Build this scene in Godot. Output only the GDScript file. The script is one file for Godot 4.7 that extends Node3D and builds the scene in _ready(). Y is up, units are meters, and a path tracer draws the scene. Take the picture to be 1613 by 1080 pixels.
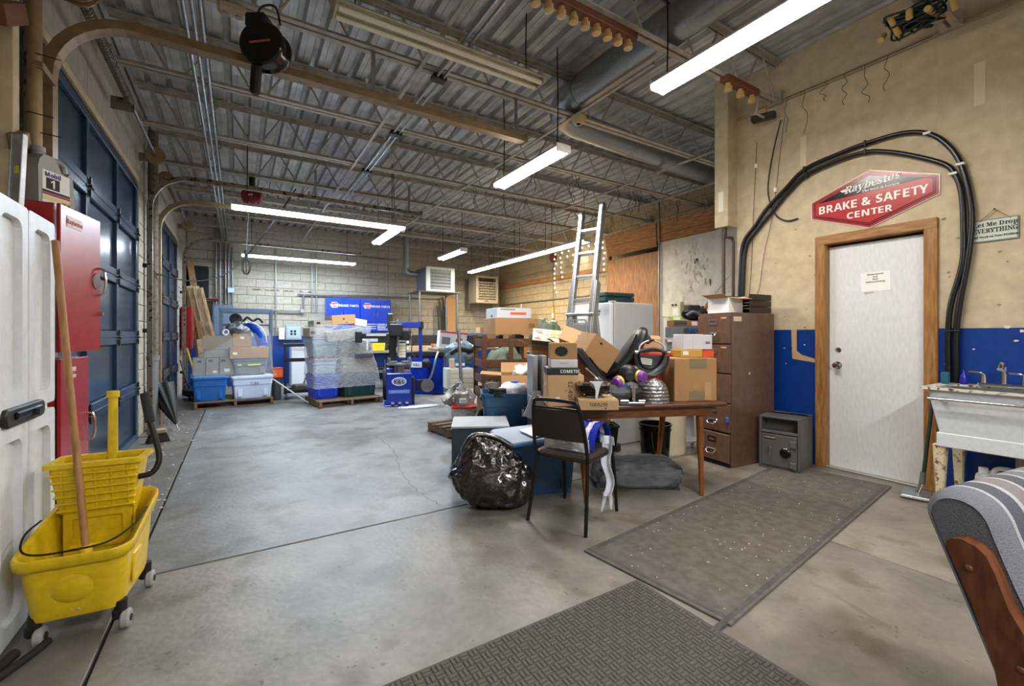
extends Node3D
# A cluttered repair bay: overhead doors on the left, partition wall with an office door on the right.

const CAM_YAW := -31.775

func _ready() -> void:
	setup_view()
	setup_lights()
	build_structure()
	build_ceiling()
	build_left_side()
	build_right_side()
	build_back()
	build_pallet_loads()
	build_machines()
	build_pile()
	build_table_group()
	build_overhead_things()
	build_small_things()

func setup_view() -> void:
	var cam := Camera3D.new()
	cam.name = "camera"
	cam.projection = Camera3D.PROJECTION_FRUSTUM
	cam.near = 0.05
	cam.far = 100.0
	cam.keep_aspect = Camera3D.KEEP_HEIGHT
	cam.size = 0.05 * 1080.0 / 695.0
	cam.frustum_offset = Vector2(0, -0.05 * 13.0 / 695.0)
	cam.position = Vector3(0, 1.25, 0)
	cam.rotation_degrees.y = CAM_YAW
	add_child(cam)
	cam.current = true
	var we := WorldEnvironment.new()
	we.name = "world_environment"
	var env := Environment.new()
	env.background_mode = Environment.BG_COLOR
	env.background_color = Color(0.02, 0.02, 0.022)
	env.tonemap_mode = Environment.TONE_MAPPER_LINEAR
	env.tonemap_exposure = 1.75
	env.sdfgi_enabled = true
	env.ssao_enabled = true
	env.ssil_enabled = true
	we.environment = env
	add_child(we)

const COOL := Color(0.86, 0.93, 1.0)
const WARM := Color(1.0, 0.93, 0.80)
const LAMP_POWER := 3.1

# [centre, length, along x (true) or z, colour, label]
func setup_lights() -> void:
	for d in [
		[Vector3(2.87, 3.2, -1.80), 1.22, false, Color(1.0, 0.97, 0.93), "bright two-tube strip lamp hanging in front of the beige partition wall"],
		[Vector3(2.65, 3.0, -3.95), 1.22, false, Color(1.0, 0.98, 0.96), "short lit strip lamp hanging on chains over the box pile"],
		[Vector3(1.13, 3.0, -7.23), 2.44, true, COOL, "long lit strip lamp under the red cord reel"],
		[Vector3(1.27, 3.0, -11.5), 2.44, true, COOL, "long lit strip lamp above the blue wall cabinet's left side"],
		[Vector3(2.27, 3.0, -8.05), 1.22, false, COOL, "short lit strip lamp just past the end of the long lamp"],
		[Vector3(4.03, 3.0, -9.05), 1.22, false, COOL, "short lit strip lamp hanging above the heater on its stand"],
		[Vector3(5.60, 3.0, -10.70), 1.22, false, WARM, "farthest lamp of the row in front of the right block wall"],
		[Vector3(5.60, 3.0, -9.45), 1.22, false, WARM, "second farthest lamp of the row along the right block wall"],
		[Vector3(5.60, 3.0, -8.20), 1.22, false, WARM, "lamp of the wall row just left of the string lights"],
		[Vector3(5.60, 3.0, -6.95), 1.22, false, WARM, "nearest lamp of the wall row, partly behind the aluminium ladder"],
		[Vector3(1.2, 2.65, 0.9), 2.44, true, Color(0.97, 0.98, 1.0), "strip lamp over the entrance end of the bay"],
	]:
		strip_lamp(d[0], d[1], d[2], d[3], d[4])

func strip_lamp(at: Vector3, length: float, along_x: bool, col: Color, label: String, lit := true) -> Node3D:
	var t := thing("strip_lamp", label, "lamp", at, 90.0 if along_x else 0.0, "fluorescent strip lamps")
	var h := MB.new()
	h.prism([Vector2(-0.05, 0.085), Vector2(-0.095, 0.04), Vector2(-0.09, 0.035), Vector2(-0.04, 0.06), Vector2(0.04, 0.06), Vector2(0.09, 0.035), Vector2(0.095, 0.04), Vector2(0.05, 0.085)], length)
	h.done("reflector", M("white_enamel" if lit else "cream_enamel"), t)
	for s in [-1, 1]:
		var e := MB.new()
		e.box(Vector3(0, 0.04, s * length * 0.5), Vector3(0.17, 0.08, 0.02), 0.006)
		e.done("end_plate", M("white_enamel" if lit else "cream_enamel"), t)
		var tb := MB.new()
		tb.cyl(Vector3(s * 0.048, 0.012, -length * 0.49), Vector3(s * 0.048, 0.012, length * 0.49), 0.019, -1, 12)
		tb.done("fluorescent_tube", tube_mat(col) if lit else M("dead_tube"), t)
	for s in [-1, 1]:
		var ch := MB.new()
		var top := 4.065 - at.y
		ch.tube([Vector3(0, 0.07, s * length * 0.42), Vector3(0.01, top * 0.5, s * length * 0.42), Vector3(0, top, s * length * 0.42)], 0.006, 5)
		ch.done("hanging_chain", M("dark_steel"), t)
	if lit:
		var l := AreaLight3D.new()
		l.name = "tube_light"
		l.area_size = Vector2(0.16, length)
		l.light_color = col
		l.light_energy = LAMP_POWER * length / 1.22
		l.area_range = 30.0
		l.area_attenuation = 2.0
		l.shadow_enabled = true
		l.position = Vector3(0, -0.02, 0)
		l.rotation_degrees = Vector3(-90, 0, 0)
		t.add_child(l)
	return t

func tube_mat(col: Color) -> StandardMaterial3D:
	var k := "tube" + col.to_html()
	if not mats.has(k):
		var m := StandardMaterial3D.new()
		m.albedo_color = Color(0.9, 0.9, 0.9)
		m.emission_enabled = true
		m.emission = col
		m.emission_energy_multiplier = 20.0
		mats[k] = m
	return mats[k]

# ---------------------------------------------------------------- naming
var used := {}

func numbered(n: String) -> String:
	if not used.has(n):
		used[n] = 0
		return n
	used[n] += 1
	return "%s_%03d" % [n, used[n]]

func thing(called: String, label: String, category: String, at := Vector3.ZERO, turn := 0.0, group := "") -> Node3D:
	var o := Node3D.new()
	o.name = numbered(called)
	add_child(o)
	o.position = at
	o.rotation_degrees.y = turn
	o.set_meta("label", label)
	o.set_meta("category", category)
	if group != "":
		o.set_meta("group", group)
	return o

func structure(called: String, label := "") -> Node3D:
	var o := Node3D.new()
	o.name = called
	add_child(o)
	o.set_meta("kind", "structure")
	if label != "":
		o.set_meta("label", label)
	return o

func copy(src: Node3D, label: String, at: Vector3, turn := 0.0) -> Node3D:
	var base: String = String(src.name).rstrip("0123456789")
	base = base.trim_suffix("_") if base != String(src.name) else base
	var r: Node3D = src.duplicate()
	r.name = numbered(base)
	add_child(r)
	r.position = at
	r.rotation_degrees.y = turn
	r.set_meta("label", label)
	return r

func put(m: Mesh, called: String, mat: Material, parent: Node3D, xf := Transform3D()) -> MeshInstance3D:
	var o := MeshInstance3D.new()
	o.name = called
	o.mesh = m
	o.material_override = mat
	o.transform = xf
	parent.add_child(o, true)
	return o

func group_node(called: String, parent: Node3D, at := Vector3.ZERO, rot := Vector3.ZERO) -> Node3D:
	var o := Node3D.new()
	o.name = called
	parent.add_child(o, true)
	o.position = at
	o.rotation_degrees = rot
	return o

# lettering as real thin letters; faces local +Z
func text(s: String, size: float, parent: Node3D, mat: Material, at: Vector3, rot := Vector3.ZERO, called := "lettering", font := "Droid Sans", bold := false, stretch := 1.0) -> MeshInstance3D:
	var key := font + str(bold)
	if not fonts.has(key):
		var sf := SystemFont.new()
		sf.font_names = PackedStringArray([font])
		if bold:
			sf.font_weight = 700
		fonts[key] = sf
	var tm := TextMesh.new()
	tm.text = s
	tm.font = fonts[key]
	tm.font_size = 24
	tm.pixel_size = size / 24.0
	tm.depth = 0.002
	tm.curve_step = 3.0
	var b := Basis.from_euler(rot * PI / 180.0) * Basis.from_scale(Vector3(stretch, 1, 1))
	return put(tm, called, mat, parent, Transform3D(b, at))

var fonts := {}

# ---------------------------------------------------------------- materials
var mats := {}
var texs := {}

func noise_tex(key: String, freq: float, oct: int, lo: Color, hi: Color, seed_ := 1, size := 512, mid := -1.0, kind := FastNoiseLite.TYPE_SIMPLEX_SMOOTH) -> NoiseTexture2D:
	if texs.has(key):
		return texs[key]
	var n := FastNoiseLite.new()
	n.seed = seed_
	n.noise_type = kind
	n.frequency = freq
	n.fractal_octaves = oct
	var t := NoiseTexture2D.new()
	t.width = size
	t.height = size
	t.seamless = true
	t.noise = n
	var g := Gradient.new()
	g.set_color(0, lo)
	g.set_color(1, hi)
	if mid >= 0.0:
		g.set_offset(0, mid)
		g.set_offset(1, minf(1.0, mid + 0.25))
	t.color_ramp = g
	texs[key] = t
	return t

func bump_tex(key: String, freq: float, oct: int, strength: float, seed_ := 5, size := 512, kind := FastNoiseLite.TYPE_SIMPLEX_SMOOTH) -> NoiseTexture2D:
	key = "n" + key
	if texs.has(key):
		return texs[key]
	var n := FastNoiseLite.new()
	n.seed = seed_
	n.noise_type = kind
	n.frequency = freq
	n.fractal_octaves = oct
	var t := NoiseTexture2D.new()
	t.width = size
	t.height = size
	t.seamless = true
	t.as_normal_map = true
	t.bump_strength = strength
	t.noise = n
	texs[key] = t
	return t

# grain textures multiply the albedo colour
func tex(k: String) -> NoiseTexture2D:
	match k:
		"grime": return noise_tex(k, 0.012, 5, Color(0.76, 0.74, 0.71), Color(1, 1, 1), 3)
		"mottle": return noise_tex(k, 0.02, 4, Color(0.88, 0.87, 0.86), Color(1, 1, 1), 7)
		"speck": return noise_tex(k, 0.12, 3, Color(0.72, 0.72, 0.72), Color(1, 1, 1), 11)
		"wood": return noise_tex(k, 0.02, 4, Color(0.66, 0.58, 0.50), Color(1, 1, 1), 13)
		"rust": return noise_tex(k, 0.025, 5, Color(0.42, 0.28, 0.18), Color(1, 1, 1), 17, 512, 0.16)
		"paper": return noise_tex(k, 0.05, 4, Color(0.94, 0.93, 0.92), Color(1, 1, 1), 19)
		"chips": return noise_tex(k, 0.03, 4, Color(1, 1, 1), Color(0.95, 0.9, 0.8), 23, 512, 0.70)
	return null

# name: [colour, roughness, metallic, grain, grain scale (vector or number), bump key, bump strength]
const TABLE := {
	"white_enamel": ["e8e8e4", 0.4, 0.0, "paper", 1.0],
	"cream_enamel": ["cfc8a8", 0.4, 0.0, "grime", 0.8],
	"dead_tube": ["d8d4bc", 0.3, 0.0],
	"dark_steel": ["2c2b2a", 0.5, 0.7],
	"steel": ["8d8f90", 0.38, 0.85, "mottle", 3.0],
	"chrome": ["d8d8d8", 0.12, 1.0],
	"galvanised": ["a7adb0", 0.38, 0.8, "mottle", 2.0],
	"black": ["151515", 0.5, 0.0],
	"black_gloss": ["0c0c0d", 0.18, 0.0],
	"black_rubber": ["1c1c1c", 0.75, 0.0],
	"white": ["e4e4e2", 0.5, 0.0],
	"off_white": ["d5d2c6", 0.5, 0.0, "paper", 2.0],
	"cardboard": ["b48a5c", 0.85, 0.0, "paper", 5.0],
	"cardboard_pale": ["c9a578", 0.85, 0.0, "paper", 5.0],
	"cardboard_dark": ["8f6b45", 0.85, 0.0, "paper", 5.0],
	"cardboard_grey": ["96897a", 0.85, 0.0, "paper", 5.0],
	"tape": ["a98a5e", 0.25, 0.0],
	"tape_clear": ["c8a678", 0.15, 0.0],
	"paper_white": ["ecebe6", 0.7, 0.0],
	"ink": ["1d1b1a", 0.7, 0.0],
}

func M(k: String) -> StandardMaterial3D:
	if mats.has(k):
		return mats[k]
	var d: Array = TABLE[k] if TABLE.has(k) else EXTRA[k]
	var m := StandardMaterial3D.new()
	m.resource_name = k
	m.albedo_color = Color(d[0])
	m.roughness = d[1]
	m.metallic = d[2]
	if d.size() > 3 and d[3] != "":
		m.albedo_texture = tex(d[3])
		m.uv1_triplanar = true
		m.uv1_world_triplanar = false
		m.uv1_scale = d[4] if d[4] is Vector3 else Vector3.ONE * float(d[4])
	if d.size() > 5 and d[5] != "":
		m.normal_enabled = true
		m.normal_texture = bump(d[5])
		m.normal_scale = d[6]
		if d[3] == "":
			m.uv1_triplanar = true
			m.uv1_scale = Vector3.ONE * float(d[4])
	if k == "bag_black":
		m.clearcoat_enabled = true
		m.clearcoat = 1.0
		m.clearcoat_roughness = 0.08
	mats[k] = m
	return m

func bump(k: String) -> NoiseTexture2D:
	match k:
		"fine": return bump_tex(k, 0.15, 3, 4.0)
		"crinkle": return bump_tex(k, 0.03, 4, 14.0, 9, 512, FastNoiseLite.TYPE_CELLULAR)
		"soft": return bump_tex(k, 0.03, 3, 8.0)
	return null

# plain colour material, cached
func C(hex: String, rough := 0.6, metal := 0.0) -> StandardMaterial3D:
	var k := "%s_%.2f_%.2f" % [hex, rough, metal]
	if not mats.has(k):
		var m := StandardMaterial3D.new()
		m.albedo_color = Color(hex)
		m.roughness = rough
		m.metallic = metal
		mats[k] = m
	return mats[k]

func film(hex: String, alpha: float) -> StandardMaterial3D:
	var k := "film" + hex + str(alpha)
	if not mats.has(k):
		var m := StandardMaterial3D.new()
		m.albedo_color = Color(hex)
		# pulled film is cloudy where it bunches into strands
		m.albedo_texture = noise_tex("strands%.2f" % alpha, 0.02, 4, Color(1, 1, 1, alpha * 0.35), Color(1, 1, 1, minf(1.0, alpha * 1.7)), 29)
		m.transparency = BaseMaterial3D.TRANSPARENCY_ALPHA
		m.roughness = 0.18
		m.normal_enabled = true
		m.normal_texture = bump("crinkle")
		m.uv1_triplanar = true
		m.uv1_scale = Vector3(0.8, 5.0, 0.8)
		m.cull_mode = BaseMaterial3D.CULL_DISABLED
		mats[k] = m
	return mats[k]

# ---------------------------------------------------------------- mesh collector
class MB:
	var v := PackedVector3Array()
	var n := PackedVector3Array()
	var T := Transform3D()

	func tri(a: Vector3, b: Vector3, c: Vector3) -> void:
		a = T * a; b = T * b; c = T * c
		var w := (c - a).cross(b - a).normalized()
		v.append(a); v.append(b); v.append(c)
		n.append(w); n.append(w); n.append(w)

	# four corners round a face, turned so that it looks towards o
	func qo(a: Vector3, b: Vector3, c: Vector3, d: Vector3, o: Vector3) -> void:
		if (c - a).cross(b - a).dot(o) + (d - a).cross(c - a).dot(o) < 0.0:
			tri(a, d, c); tri(a, c, b)
		else:
			tri(a, b, c); tri(a, c, d)

	func to(a: Vector3, b: Vector3, c: Vector3, o: Vector3) -> void:
		if (c - a).cross(b - a).dot(o) < 0.0:
			tri(a, c, b)
		else:
			tri(a, b, c)

	# chamfered box, optionally turned; taper scales the top face
	func box(c: Vector3, s: Vector3, bev := 0.0, B := Basis(), taper := Vector2.ONE) -> void:
		var h := s * 0.5
		var keep := T
		T = T * Transform3D(B, c)
		bev = minf(bev, minf(h.x, minf(h.y, h.z)) * 0.9)
		var f := func(p: Vector3) -> Vector3:
			var k := (p.y / h.y + 1.0) * 0.5
			return Vector3(p.x * lerpf(1.0, taper.x, k), p.y, p.z * lerpf(1.0, taper.y, k))
		for a in 3:
			var b := (a + 1) % 3
			var e := (a + 2) % 3
			for sg in [-1.0, 1.0]:
				var o := Vector3.ZERO
				o[a] = sg
				var q := []
				for k in [[-1, -1], [1, -1], [1, 1], [-1, 1]]:
					var p := Vector3.ZERO
					p[a] = sg * h[a]
					p[b] = k[0] * (h[b] - bev)
					p[e] = k[1] * (h[e] - bev)
					q.append(f.call(p))
				qo(q[0], q[1], q[2], q[3], o)
				if bev > 0.0:
					for sb in [-1.0, 1.0]:
						var oo := Vector3.ZERO
						oo[a] = sg
						oo[b] = sb
						var r := []
						for k in [[0, -1], [0, 1], [1, 1], [1, -1]]:
							var p := Vector3.ZERO
							p[a] = sg * (h[a] - (bev if k[0] == 1 else 0.0))
							p[b] = sb * (h[b] - (bev if k[0] == 0 else 0.0))
							p[e] = k[1] * (h[e] - bev)
							r.append(f.call(p))
						qo(r[0], r[1], r[2], r[3], oo)
		if bev > 0.0:
			for sx in [-1.0, 1.0]:
				for sy in [-1.0, 1.0]:
					for sz in [-1.0, 1.0]:
						var g := Vector3(sx, sy, sz)
						to(f.call(Vector3(sx * h.x, sy * (h.y - bev), sz * (h.z - bev))), f.call(Vector3(sx * (h.x - bev), sy * h.y, sz * (h.z - bev))), f.call(Vector3(sx * (h.x - bev), sy * (h.y - bev), sz * h.z)), g)
		T = keep

	# smooth surface through rings of points
	func rings(R: Array, closed := true, cap0 := false, cap1 := false) -> void:
		var m: int = R.size()
		var k: int = R[0].size()
		var mid := Vector3.ZERO
		for r in R:
			for p in r:
				mid += p
		mid /= float(m * k)
		var N := []
		var sum := 0.0
		for i in m:
			var row := PackedVector3Array()
			for j in k:
				var jn := (j + 1) % k if closed else mini(j + 1, k - 1)
				var jp := (j - 1 + k) % k if closed else maxi(j - 1, 0)
				var du: Vector3 = R[i][jn] - R[i][jp]
				var dv: Vector3 = R[mini(i + 1, m - 1)][j] - R[maxi(i - 1, 0)][j]
				if du.length() < 1e-6:
					var ii := 1 if i == 0 else i - 1
					du = R[ii][jn] - R[ii][jp]
				var w := du.cross(dv)
				w = w.normalized() if w.length() > 1e-12 else Vector3.ZERO
				row.append(w)
			N.append(row)
		# which way is out: compare with the middle of each ring
		for i in m:
			var c := Vector3.ZERO
			for p in R[i]:
				c += p
			c /= float(k)
			if not closed:
				c = mid
			for j in k:
				sum += N[i][j].dot(R[i][j] - c)
			if R[i][0].distance_to(R[i][k / 2]) < 1e-5:
				var ax: Vector3 = (c - mid).normalized()
				for j in k:
					N[i][j] = ax * (1.0 if sum >= 0.0 else -1.0)
		var flip := -1.0 if sum < 0.0 else 1.0
		var nb := T.basis.inverse().transposed()
		for i in m - 1:
			for j in (k if closed else k - 1):
				var j2 := (j + 1) % k
				var a: Vector3 = R[i][j]
				var b: Vector3 = R[i][j2]
				var c: Vector3 = R[i + 1][j2]
				var d: Vector3 = R[i + 1][j]
				var na: Vector3 = (nb * N[i][j] * flip).normalized()
				var nbb: Vector3 = (nb * N[i][j2] * flip).normalized()
				var nc: Vector3 = (nb * N[i + 1][j2] * flip).normalized()
				var nd: Vector3 = (nb * N[i + 1][j] * flip).normalized()
				var avg := na + nbb + nc + nd
				a = T * a; b = T * b; c = T * c; d = T * d
				if a.distance_squared_to(b) > 1e-12:
					_st(a, b, c, na, nbb, nc, avg)
				if c.distance_squared_to(d) > 1e-12:
					_st(a, c, d, na, nc, nd, avg)
		if cap0:
			_cap(R[0], R[0][0] - R[1][0])
		if cap1:
			_cap(R[m - 1], R[m - 1][0] - R[m - 2][0])

	func _st(a: Vector3, b: Vector3, c: Vector3, na: Vector3, nb: Vector3, nc: Vector3, avg: Vector3) -> void:
		if (c - a).cross(b - a).dot(avg) < 0.0:
			v.append(a); v.append(c); v.append(b)
			n.append(na); n.append(nc); n.append(nb)
		else:
			v.append(a); v.append(b); v.append(c)
			n.append(na); n.append(nb); n.append(nc)

	func _cap(r: PackedVector3Array, o: Vector3) -> void:
		var c := Vector3.ZERO
		for p in r:
			c += p
		c /= float(r.size())
		for j in r.size():
			to(c, r[j], r[(j + 1) % r.size()], o)

	func cyl(a: Vector3, b: Vector3, r0: float, r1 := -1.0, seg := 12, caps := true) -> void:
		if r1 < 0.0:
			r1 = r0
		var ax := (b - a).normalized()
		var u := ax.cross(Vector3.UP if absf(ax.y) < 0.9 else Vector3.RIGHT).normalized()
		var w := ax.cross(u)
		var p := PackedVector3Array()
		var q := PackedVector3Array()
		for j in seg:
			var t := TAU * j / seg
			var d := u * cos(t) + w * sin(t)
			p.append(a + d * r0)
			q.append(b + d * r1)
		rings([p, q], true, caps and r0 > 1e-4, caps and r1 > 1e-4)

	func tube(P: Array, r, seg := 8, caps := true, loop := false) -> void:
		var R := []
		var m: int = P.size()
		var u := Vector3.ZERO
		for i in m:
			var nx: Vector3 = P[(i + 1) % m] if loop else P[mini(i + 1, m - 1)]
			var pv: Vector3 = P[(i - 1 + m) % m] if loop else P[maxi(i - 1, 0)]
			var d := (nx - pv).normalized()
			if u == Vector3.ZERO:
				u = d.cross(Vector3.UP if absf(d.y) < 0.9 else Vector3.RIGHT).normalized()
			else:
				u = (u - d * u.dot(d)).normalized()
			var w := d.cross(u)
			var rr: float = r[i] if r is Array else r
			var row := PackedVector3Array()
			for j in seg:
				var t := TAU * j / seg
				row.append(P[i] + (u * cos(t) + w * sin(t)) * rr)
			R.append(row)
		if loop:
			R.append(R[0])
		rings(R, true, caps and not loop, caps and not loop)

	# turned profile of (radius, height) about y
	func lathe(P: Array, seg := 24, c := Vector3.ZERO) -> void:
		var keep := T
		T = T * Transform3D(Basis(), c)
		var chunk := [P[0]]
		for i in range(1, P.size()):
			chunk.append(P[i])
			var last: bool = i == P.size() - 1
			var crease := false
			if not last:
				crease = absf((P[i] - P[i - 1]).angle_to(P[i + 1] - P[i])) > 0.6
			if last or crease:
				var R := []
				for q in chunk:
					var row := PackedVector3Array()
					for j in seg:
						var t := TAU * j / seg
						row.append(Vector3(cos(t) * q.x, q.y, sin(t) * q.x))
					R.append(row)
				if R.size() == 2 and absf(chunk[0].y - chunk[1].y) < 1e-5:
					# flat disc or annulus: look away from the rest of the shape
					var my := 0.0
					for q in P:
						my += q.y
					my /= float(P.size())
					var o := Vector3(0, 1 if chunk[0].y > my else -1, 0)
					for j in seg:
						var j2 := (j + 1) % seg
						qo(R[0][j], R[0][j2], R[1][j2], R[1][j], o)
				else:
					rings(R)
				chunk = [P[i]]
		T = keep

	# extruded outline (x, y) centred on z
	func prism(P: Array, depth: float, z := 0.0) -> void:
		var pk := PackedVector2Array(P)
		var area := 0.0
		for i in pk.size():
			area += pk[i].cross(pk[(i + 1) % pk.size()])
		var idx := Geometry2D.triangulate_polygon(pk)
		for s in [-1.0, 1.0]:
			var zz: float = z + s * depth * 0.5
			for i in range(0, idx.size(), 3):
				to(Vector3(pk[idx[i]].x, pk[idx[i]].y, zz), Vector3(pk[idx[i + 1]].x, pk[idx[i + 1]].y, zz), Vector3(pk[idx[i + 2]].x, pk[idx[i + 2]].y, zz), Vector3(0, 0, s))
		for i in pk.size():
			var a := pk[i]
			var b := pk[(i + 1) % pk.size()]
			var o2 := Vector2(b.y - a.y, a.x - b.x) * (1.0 if area > 0.0 else -1.0)
			qo(Vector3(a.x, a.y, z - depth * 0.5), Vector3(b.x, b.y, z - depth * 0.5), Vector3(b.x, b.y, z + depth * 0.5), Vector3(a.x, a.y, z + depth * 0.5), Vector3(o2.x, o2.y, 0))

	func ball(c: Vector3, r: Vector3, seg := 16, rows := 10, f = null) -> void:
		var R := []
		for i in rows + 1:
			var a := PI * i / rows
			var row := PackedVector3Array()
			for j in seg:
				var t := TAU * j / seg
				var d := Vector3(sin(a) * cos(t), cos(a), sin(a) * sin(t))
				var p := c + d * r
				if f != null:
					p = f.call(p, d)
				row.append(p)
			R.append(row)
		rings(R)

	# bent sheet with thickness: f(u, v) gives the middle surface
	func sheet(f: Callable, nu: int, nv: int, thick := 0.0) -> void:
		var R := []
		for i in nu + 1:
			var row := PackedVector3Array()
			for j in nv + 1:
				row.append(f.call(float(i) / nu, float(j) / nv))
			R.append(row)
		if thick <= 0.0:
			rings(R, false)
			return
		var A := []
		var B := []
		for i in nu + 1:
			var ra := PackedVector3Array()
			var rb := PackedVector3Array()
			for j in nv + 1:
				var du: Vector3 = R[mini(i + 1, nu)][j] - R[maxi(i - 1, 0)][j]
				var dv: Vector3 = R[i][mini(j + 1, nv)] - R[i][maxi(j - 1, 0)]
				var w := du.cross(dv).normalized() * thick * 0.5
				ra.append(R[i][j] + w)
				rb.append(R[i][j] - w)
			A.append(ra)
			B.append(rb)
		rings_out(A, 1.0)
		rings_out(B, -1.0)
		for i in nu:
			qo(A[i][0], A[i + 1][0], B[i + 1][0], B[i][0], A[i][0] - A[i][1])
			qo(A[i][nv], A[i + 1][nv], B[i + 1][nv], B[i][nv], A[i][nv] - A[i][nv - 1])
		for j in nv:
			qo(A[0][j], A[0][j + 1], B[0][j + 1], B[0][j], A[0][j] - A[1][j])
			qo(A[nu][j], A[nu][j + 1], B[nu][j + 1], B[nu][j], A[nu][j] - A[nu - 1][j])

	func rings_out(R: Array, sgn: float) -> void:
		var m: int = R.size()
		var k: int = R[0].size()
		var N := []
		for i in m:
			var row := PackedVector3Array()
			for j in k:
				var du: Vector3 = R[mini(i + 1, m - 1)][j] - R[maxi(i - 1, 0)][j]
				var dv: Vector3 = R[i][mini(j + 1, k - 1)] - R[i][maxi(j - 1, 0)]
				row.append((T.basis * du.cross(dv)).normalized() * sgn)
			N.append(row)
		for i in m - 1:
			for j in k - 1:
				var a: Vector3 = T * R[i][j]
				var b: Vector3 = T * R[i][j + 1]
				var c: Vector3 = T * R[i + 1][j + 1]
				var d: Vector3 = T * R[i + 1][j]
				_st(a, b, c, N[i][j], N[i][j + 1], N[i + 1][j + 1], N[i][j])
				_st(a, c, d, N[i][j], N[i + 1][j + 1], N[i + 1][j], N[i][j])

	static func rrect(w: float, h: float, r: float, k := 4) -> Array:
		var out := []
		for q in 4:
			var cx := (w * 0.5 - r) * (1 if q == 0 or q == 3 else -1)
			var cy := (h * 0.5 - r) * (1 if q < 2 else -1)
			for i in k + 1:
				var t := PI * 0.5 * (q + float(i) / k)
				out.append(Vector2(cx + cos(t) * r, cy + sin(t) * r))
		return out

	# raised picture-frame ring between two rounded rectangles, from z0 to z1
	func frame(w: float, h: float, ro: float, iw: float, ih: float, ri: float, z0: float, z1: float, off := Vector2.ZERO) -> void:
		var a := rrect(w, h, ro)
		var b := rrect(iw, ih, ri)
		for i in a.size():
			var j := (i + 1) % a.size()
			var A := Vector3(a[i].x, a[i].y, 0)
			var A2 := Vector3(a[j].x, a[j].y, 0)
			var Bb := Vector3(b[i].x + off.x, b[i].y + off.y, 0)
			var B2 := Vector3(b[j].x + off.x, b[j].y + off.y, 0)
			var u := Vector3(0, 0, z1)
			var l := Vector3(0, 0, z0)
			qo(A + u, A2 + u, B2 + u, Bb + u, Vector3(0, 0, 1))
			qo(A + l, A2 + l, B2 + l, Bb + l, Vector3(0, 0, -1))
			qo(A + u, A2 + u, A2 + l, A + l, A)
			qo(Bb + u, B2 + u, B2 + l, Bb + l, -(Bb - Vector3(off.x, off.y, 0)))

	# open tub of rounded-rectangle section: list of [y, width, depth, corner]
	func tub(L: Array, wall := 0.004, off := Vector2.ZERO) -> void:
		var outer := []
		var inner := []
		for l in L:
			var ro := PackedVector3Array()
			var ri := PackedVector3Array()
			for p in rrect(l[1], l[2], l[3]):
				ro.append(Vector3(p.x, l[0], p.y))
			for p in rrect(l[1] - wall * 2.0, l[2] - wall * 2.0, maxf(0.002, l[3] - wall)):
				ri.append(Vector3(p.x, l[0] + (wall if l == L[0] else 0.0), p.y))
			outer.append(ro)
			inner.append(ri)
		for i in L.size() - 1:
			rings([outer[i], outer[i + 1]])
			var m := v.size()
			rings([inner[i], inner[i + 1]])
			for k in range(m, v.size(), 3):
				var t := v[k + 1]
				v[k + 1] = v[k + 2]
				v[k + 2] = t
				var tn := n[k + 1]
				n[k + 1] = -n[k + 2]
				n[k + 2] = -tn
				n[k] = -n[k]
		var e := L.size() - 1
		for j in outer[0].size():
			var j2: int = (j + 1) % outer[0].size()
			qo(outer[e][j], outer[e][j2], inner[e][j2], inner[e][j], Vector3.UP)
		_cap(outer[0], Vector3.DOWN)
		_cap(inner[0], Vector3.UP)

	# rounded slab: outline rrect lying flat, with chamfer
	func slab(w: float, d: float, y0: float, y1: float, r: float, ch := 0.004) -> void:
		var L := [[y0, ch], [y0 + ch, 0.0], [y1 - ch, 0.0], [y1, ch]]
		var R := []
		for l in L:
			var row := PackedVector3Array()
			for p in rrect(w - l[1] * 2.0, d - l[1] * 2.0, maxf(0.001, r - l[1])):
				row.append(Vector3(p.x, l[0], p.y))
			R.append(row)
		for i in 3:
			rings([R[i], R[i + 1]])
		_cap(R[0], Vector3.DOWN)
		_cap(R[3], Vector3.UP)

	func mesh() -> ArrayMesh:
		var A := []
		A.resize(Mesh.ARRAY_MAX)
		A[Mesh.ARRAY_VERTEX] = v
		A[Mesh.ARRAY_NORMAL] = n
		var m := ArrayMesh.new()
		m.add_surface_from_arrays(Mesh.PRIMITIVE_TRIANGLES, A)
		return m

	func done(called: String, mat: Material, parent: Node3D) -> MeshInstance3D:
		var o := MeshInstance3D.new()
		o.name = called
		o.mesh = mesh()
		o.material_override = mat
		parent.add_child(o, true)
		return o

# one chamfered box as a part
func part_box(called: String, c: Vector3, s: Vector3, mat: Material, parent: Node3D, bev := 0.004, rot := Vector3.ZERO, taper := Vector2.ONE) -> MeshInstance3D:
	var b := MB.new()
	b.box(Vector3.ZERO, s, bev, Basis(), taper)
	var o := b.done(called, mat, parent)
	o.position = c
	o.rotation_degrees = rot
	return o

func part_cyl(called: String, a: Vector3, b: Vector3, r: float, mat: Material, parent: Node3D, r1 := -1.0, seg := 14) -> MeshInstance3D:
	var m := MB.new()
	m.cyl(a, b, r, r1, seg)
	return m.done(called, mat, parent)

func part_tube(called: String, P: Array, r: float, mat: Material, parent: Node3D, seg := 8, smooth := 0) -> MeshInstance3D:
	var m := MB.new()
	m.tube(curve(P, smooth) if smooth > 0 else P, r, seg)
	return m.done(called, mat, parent)

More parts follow.
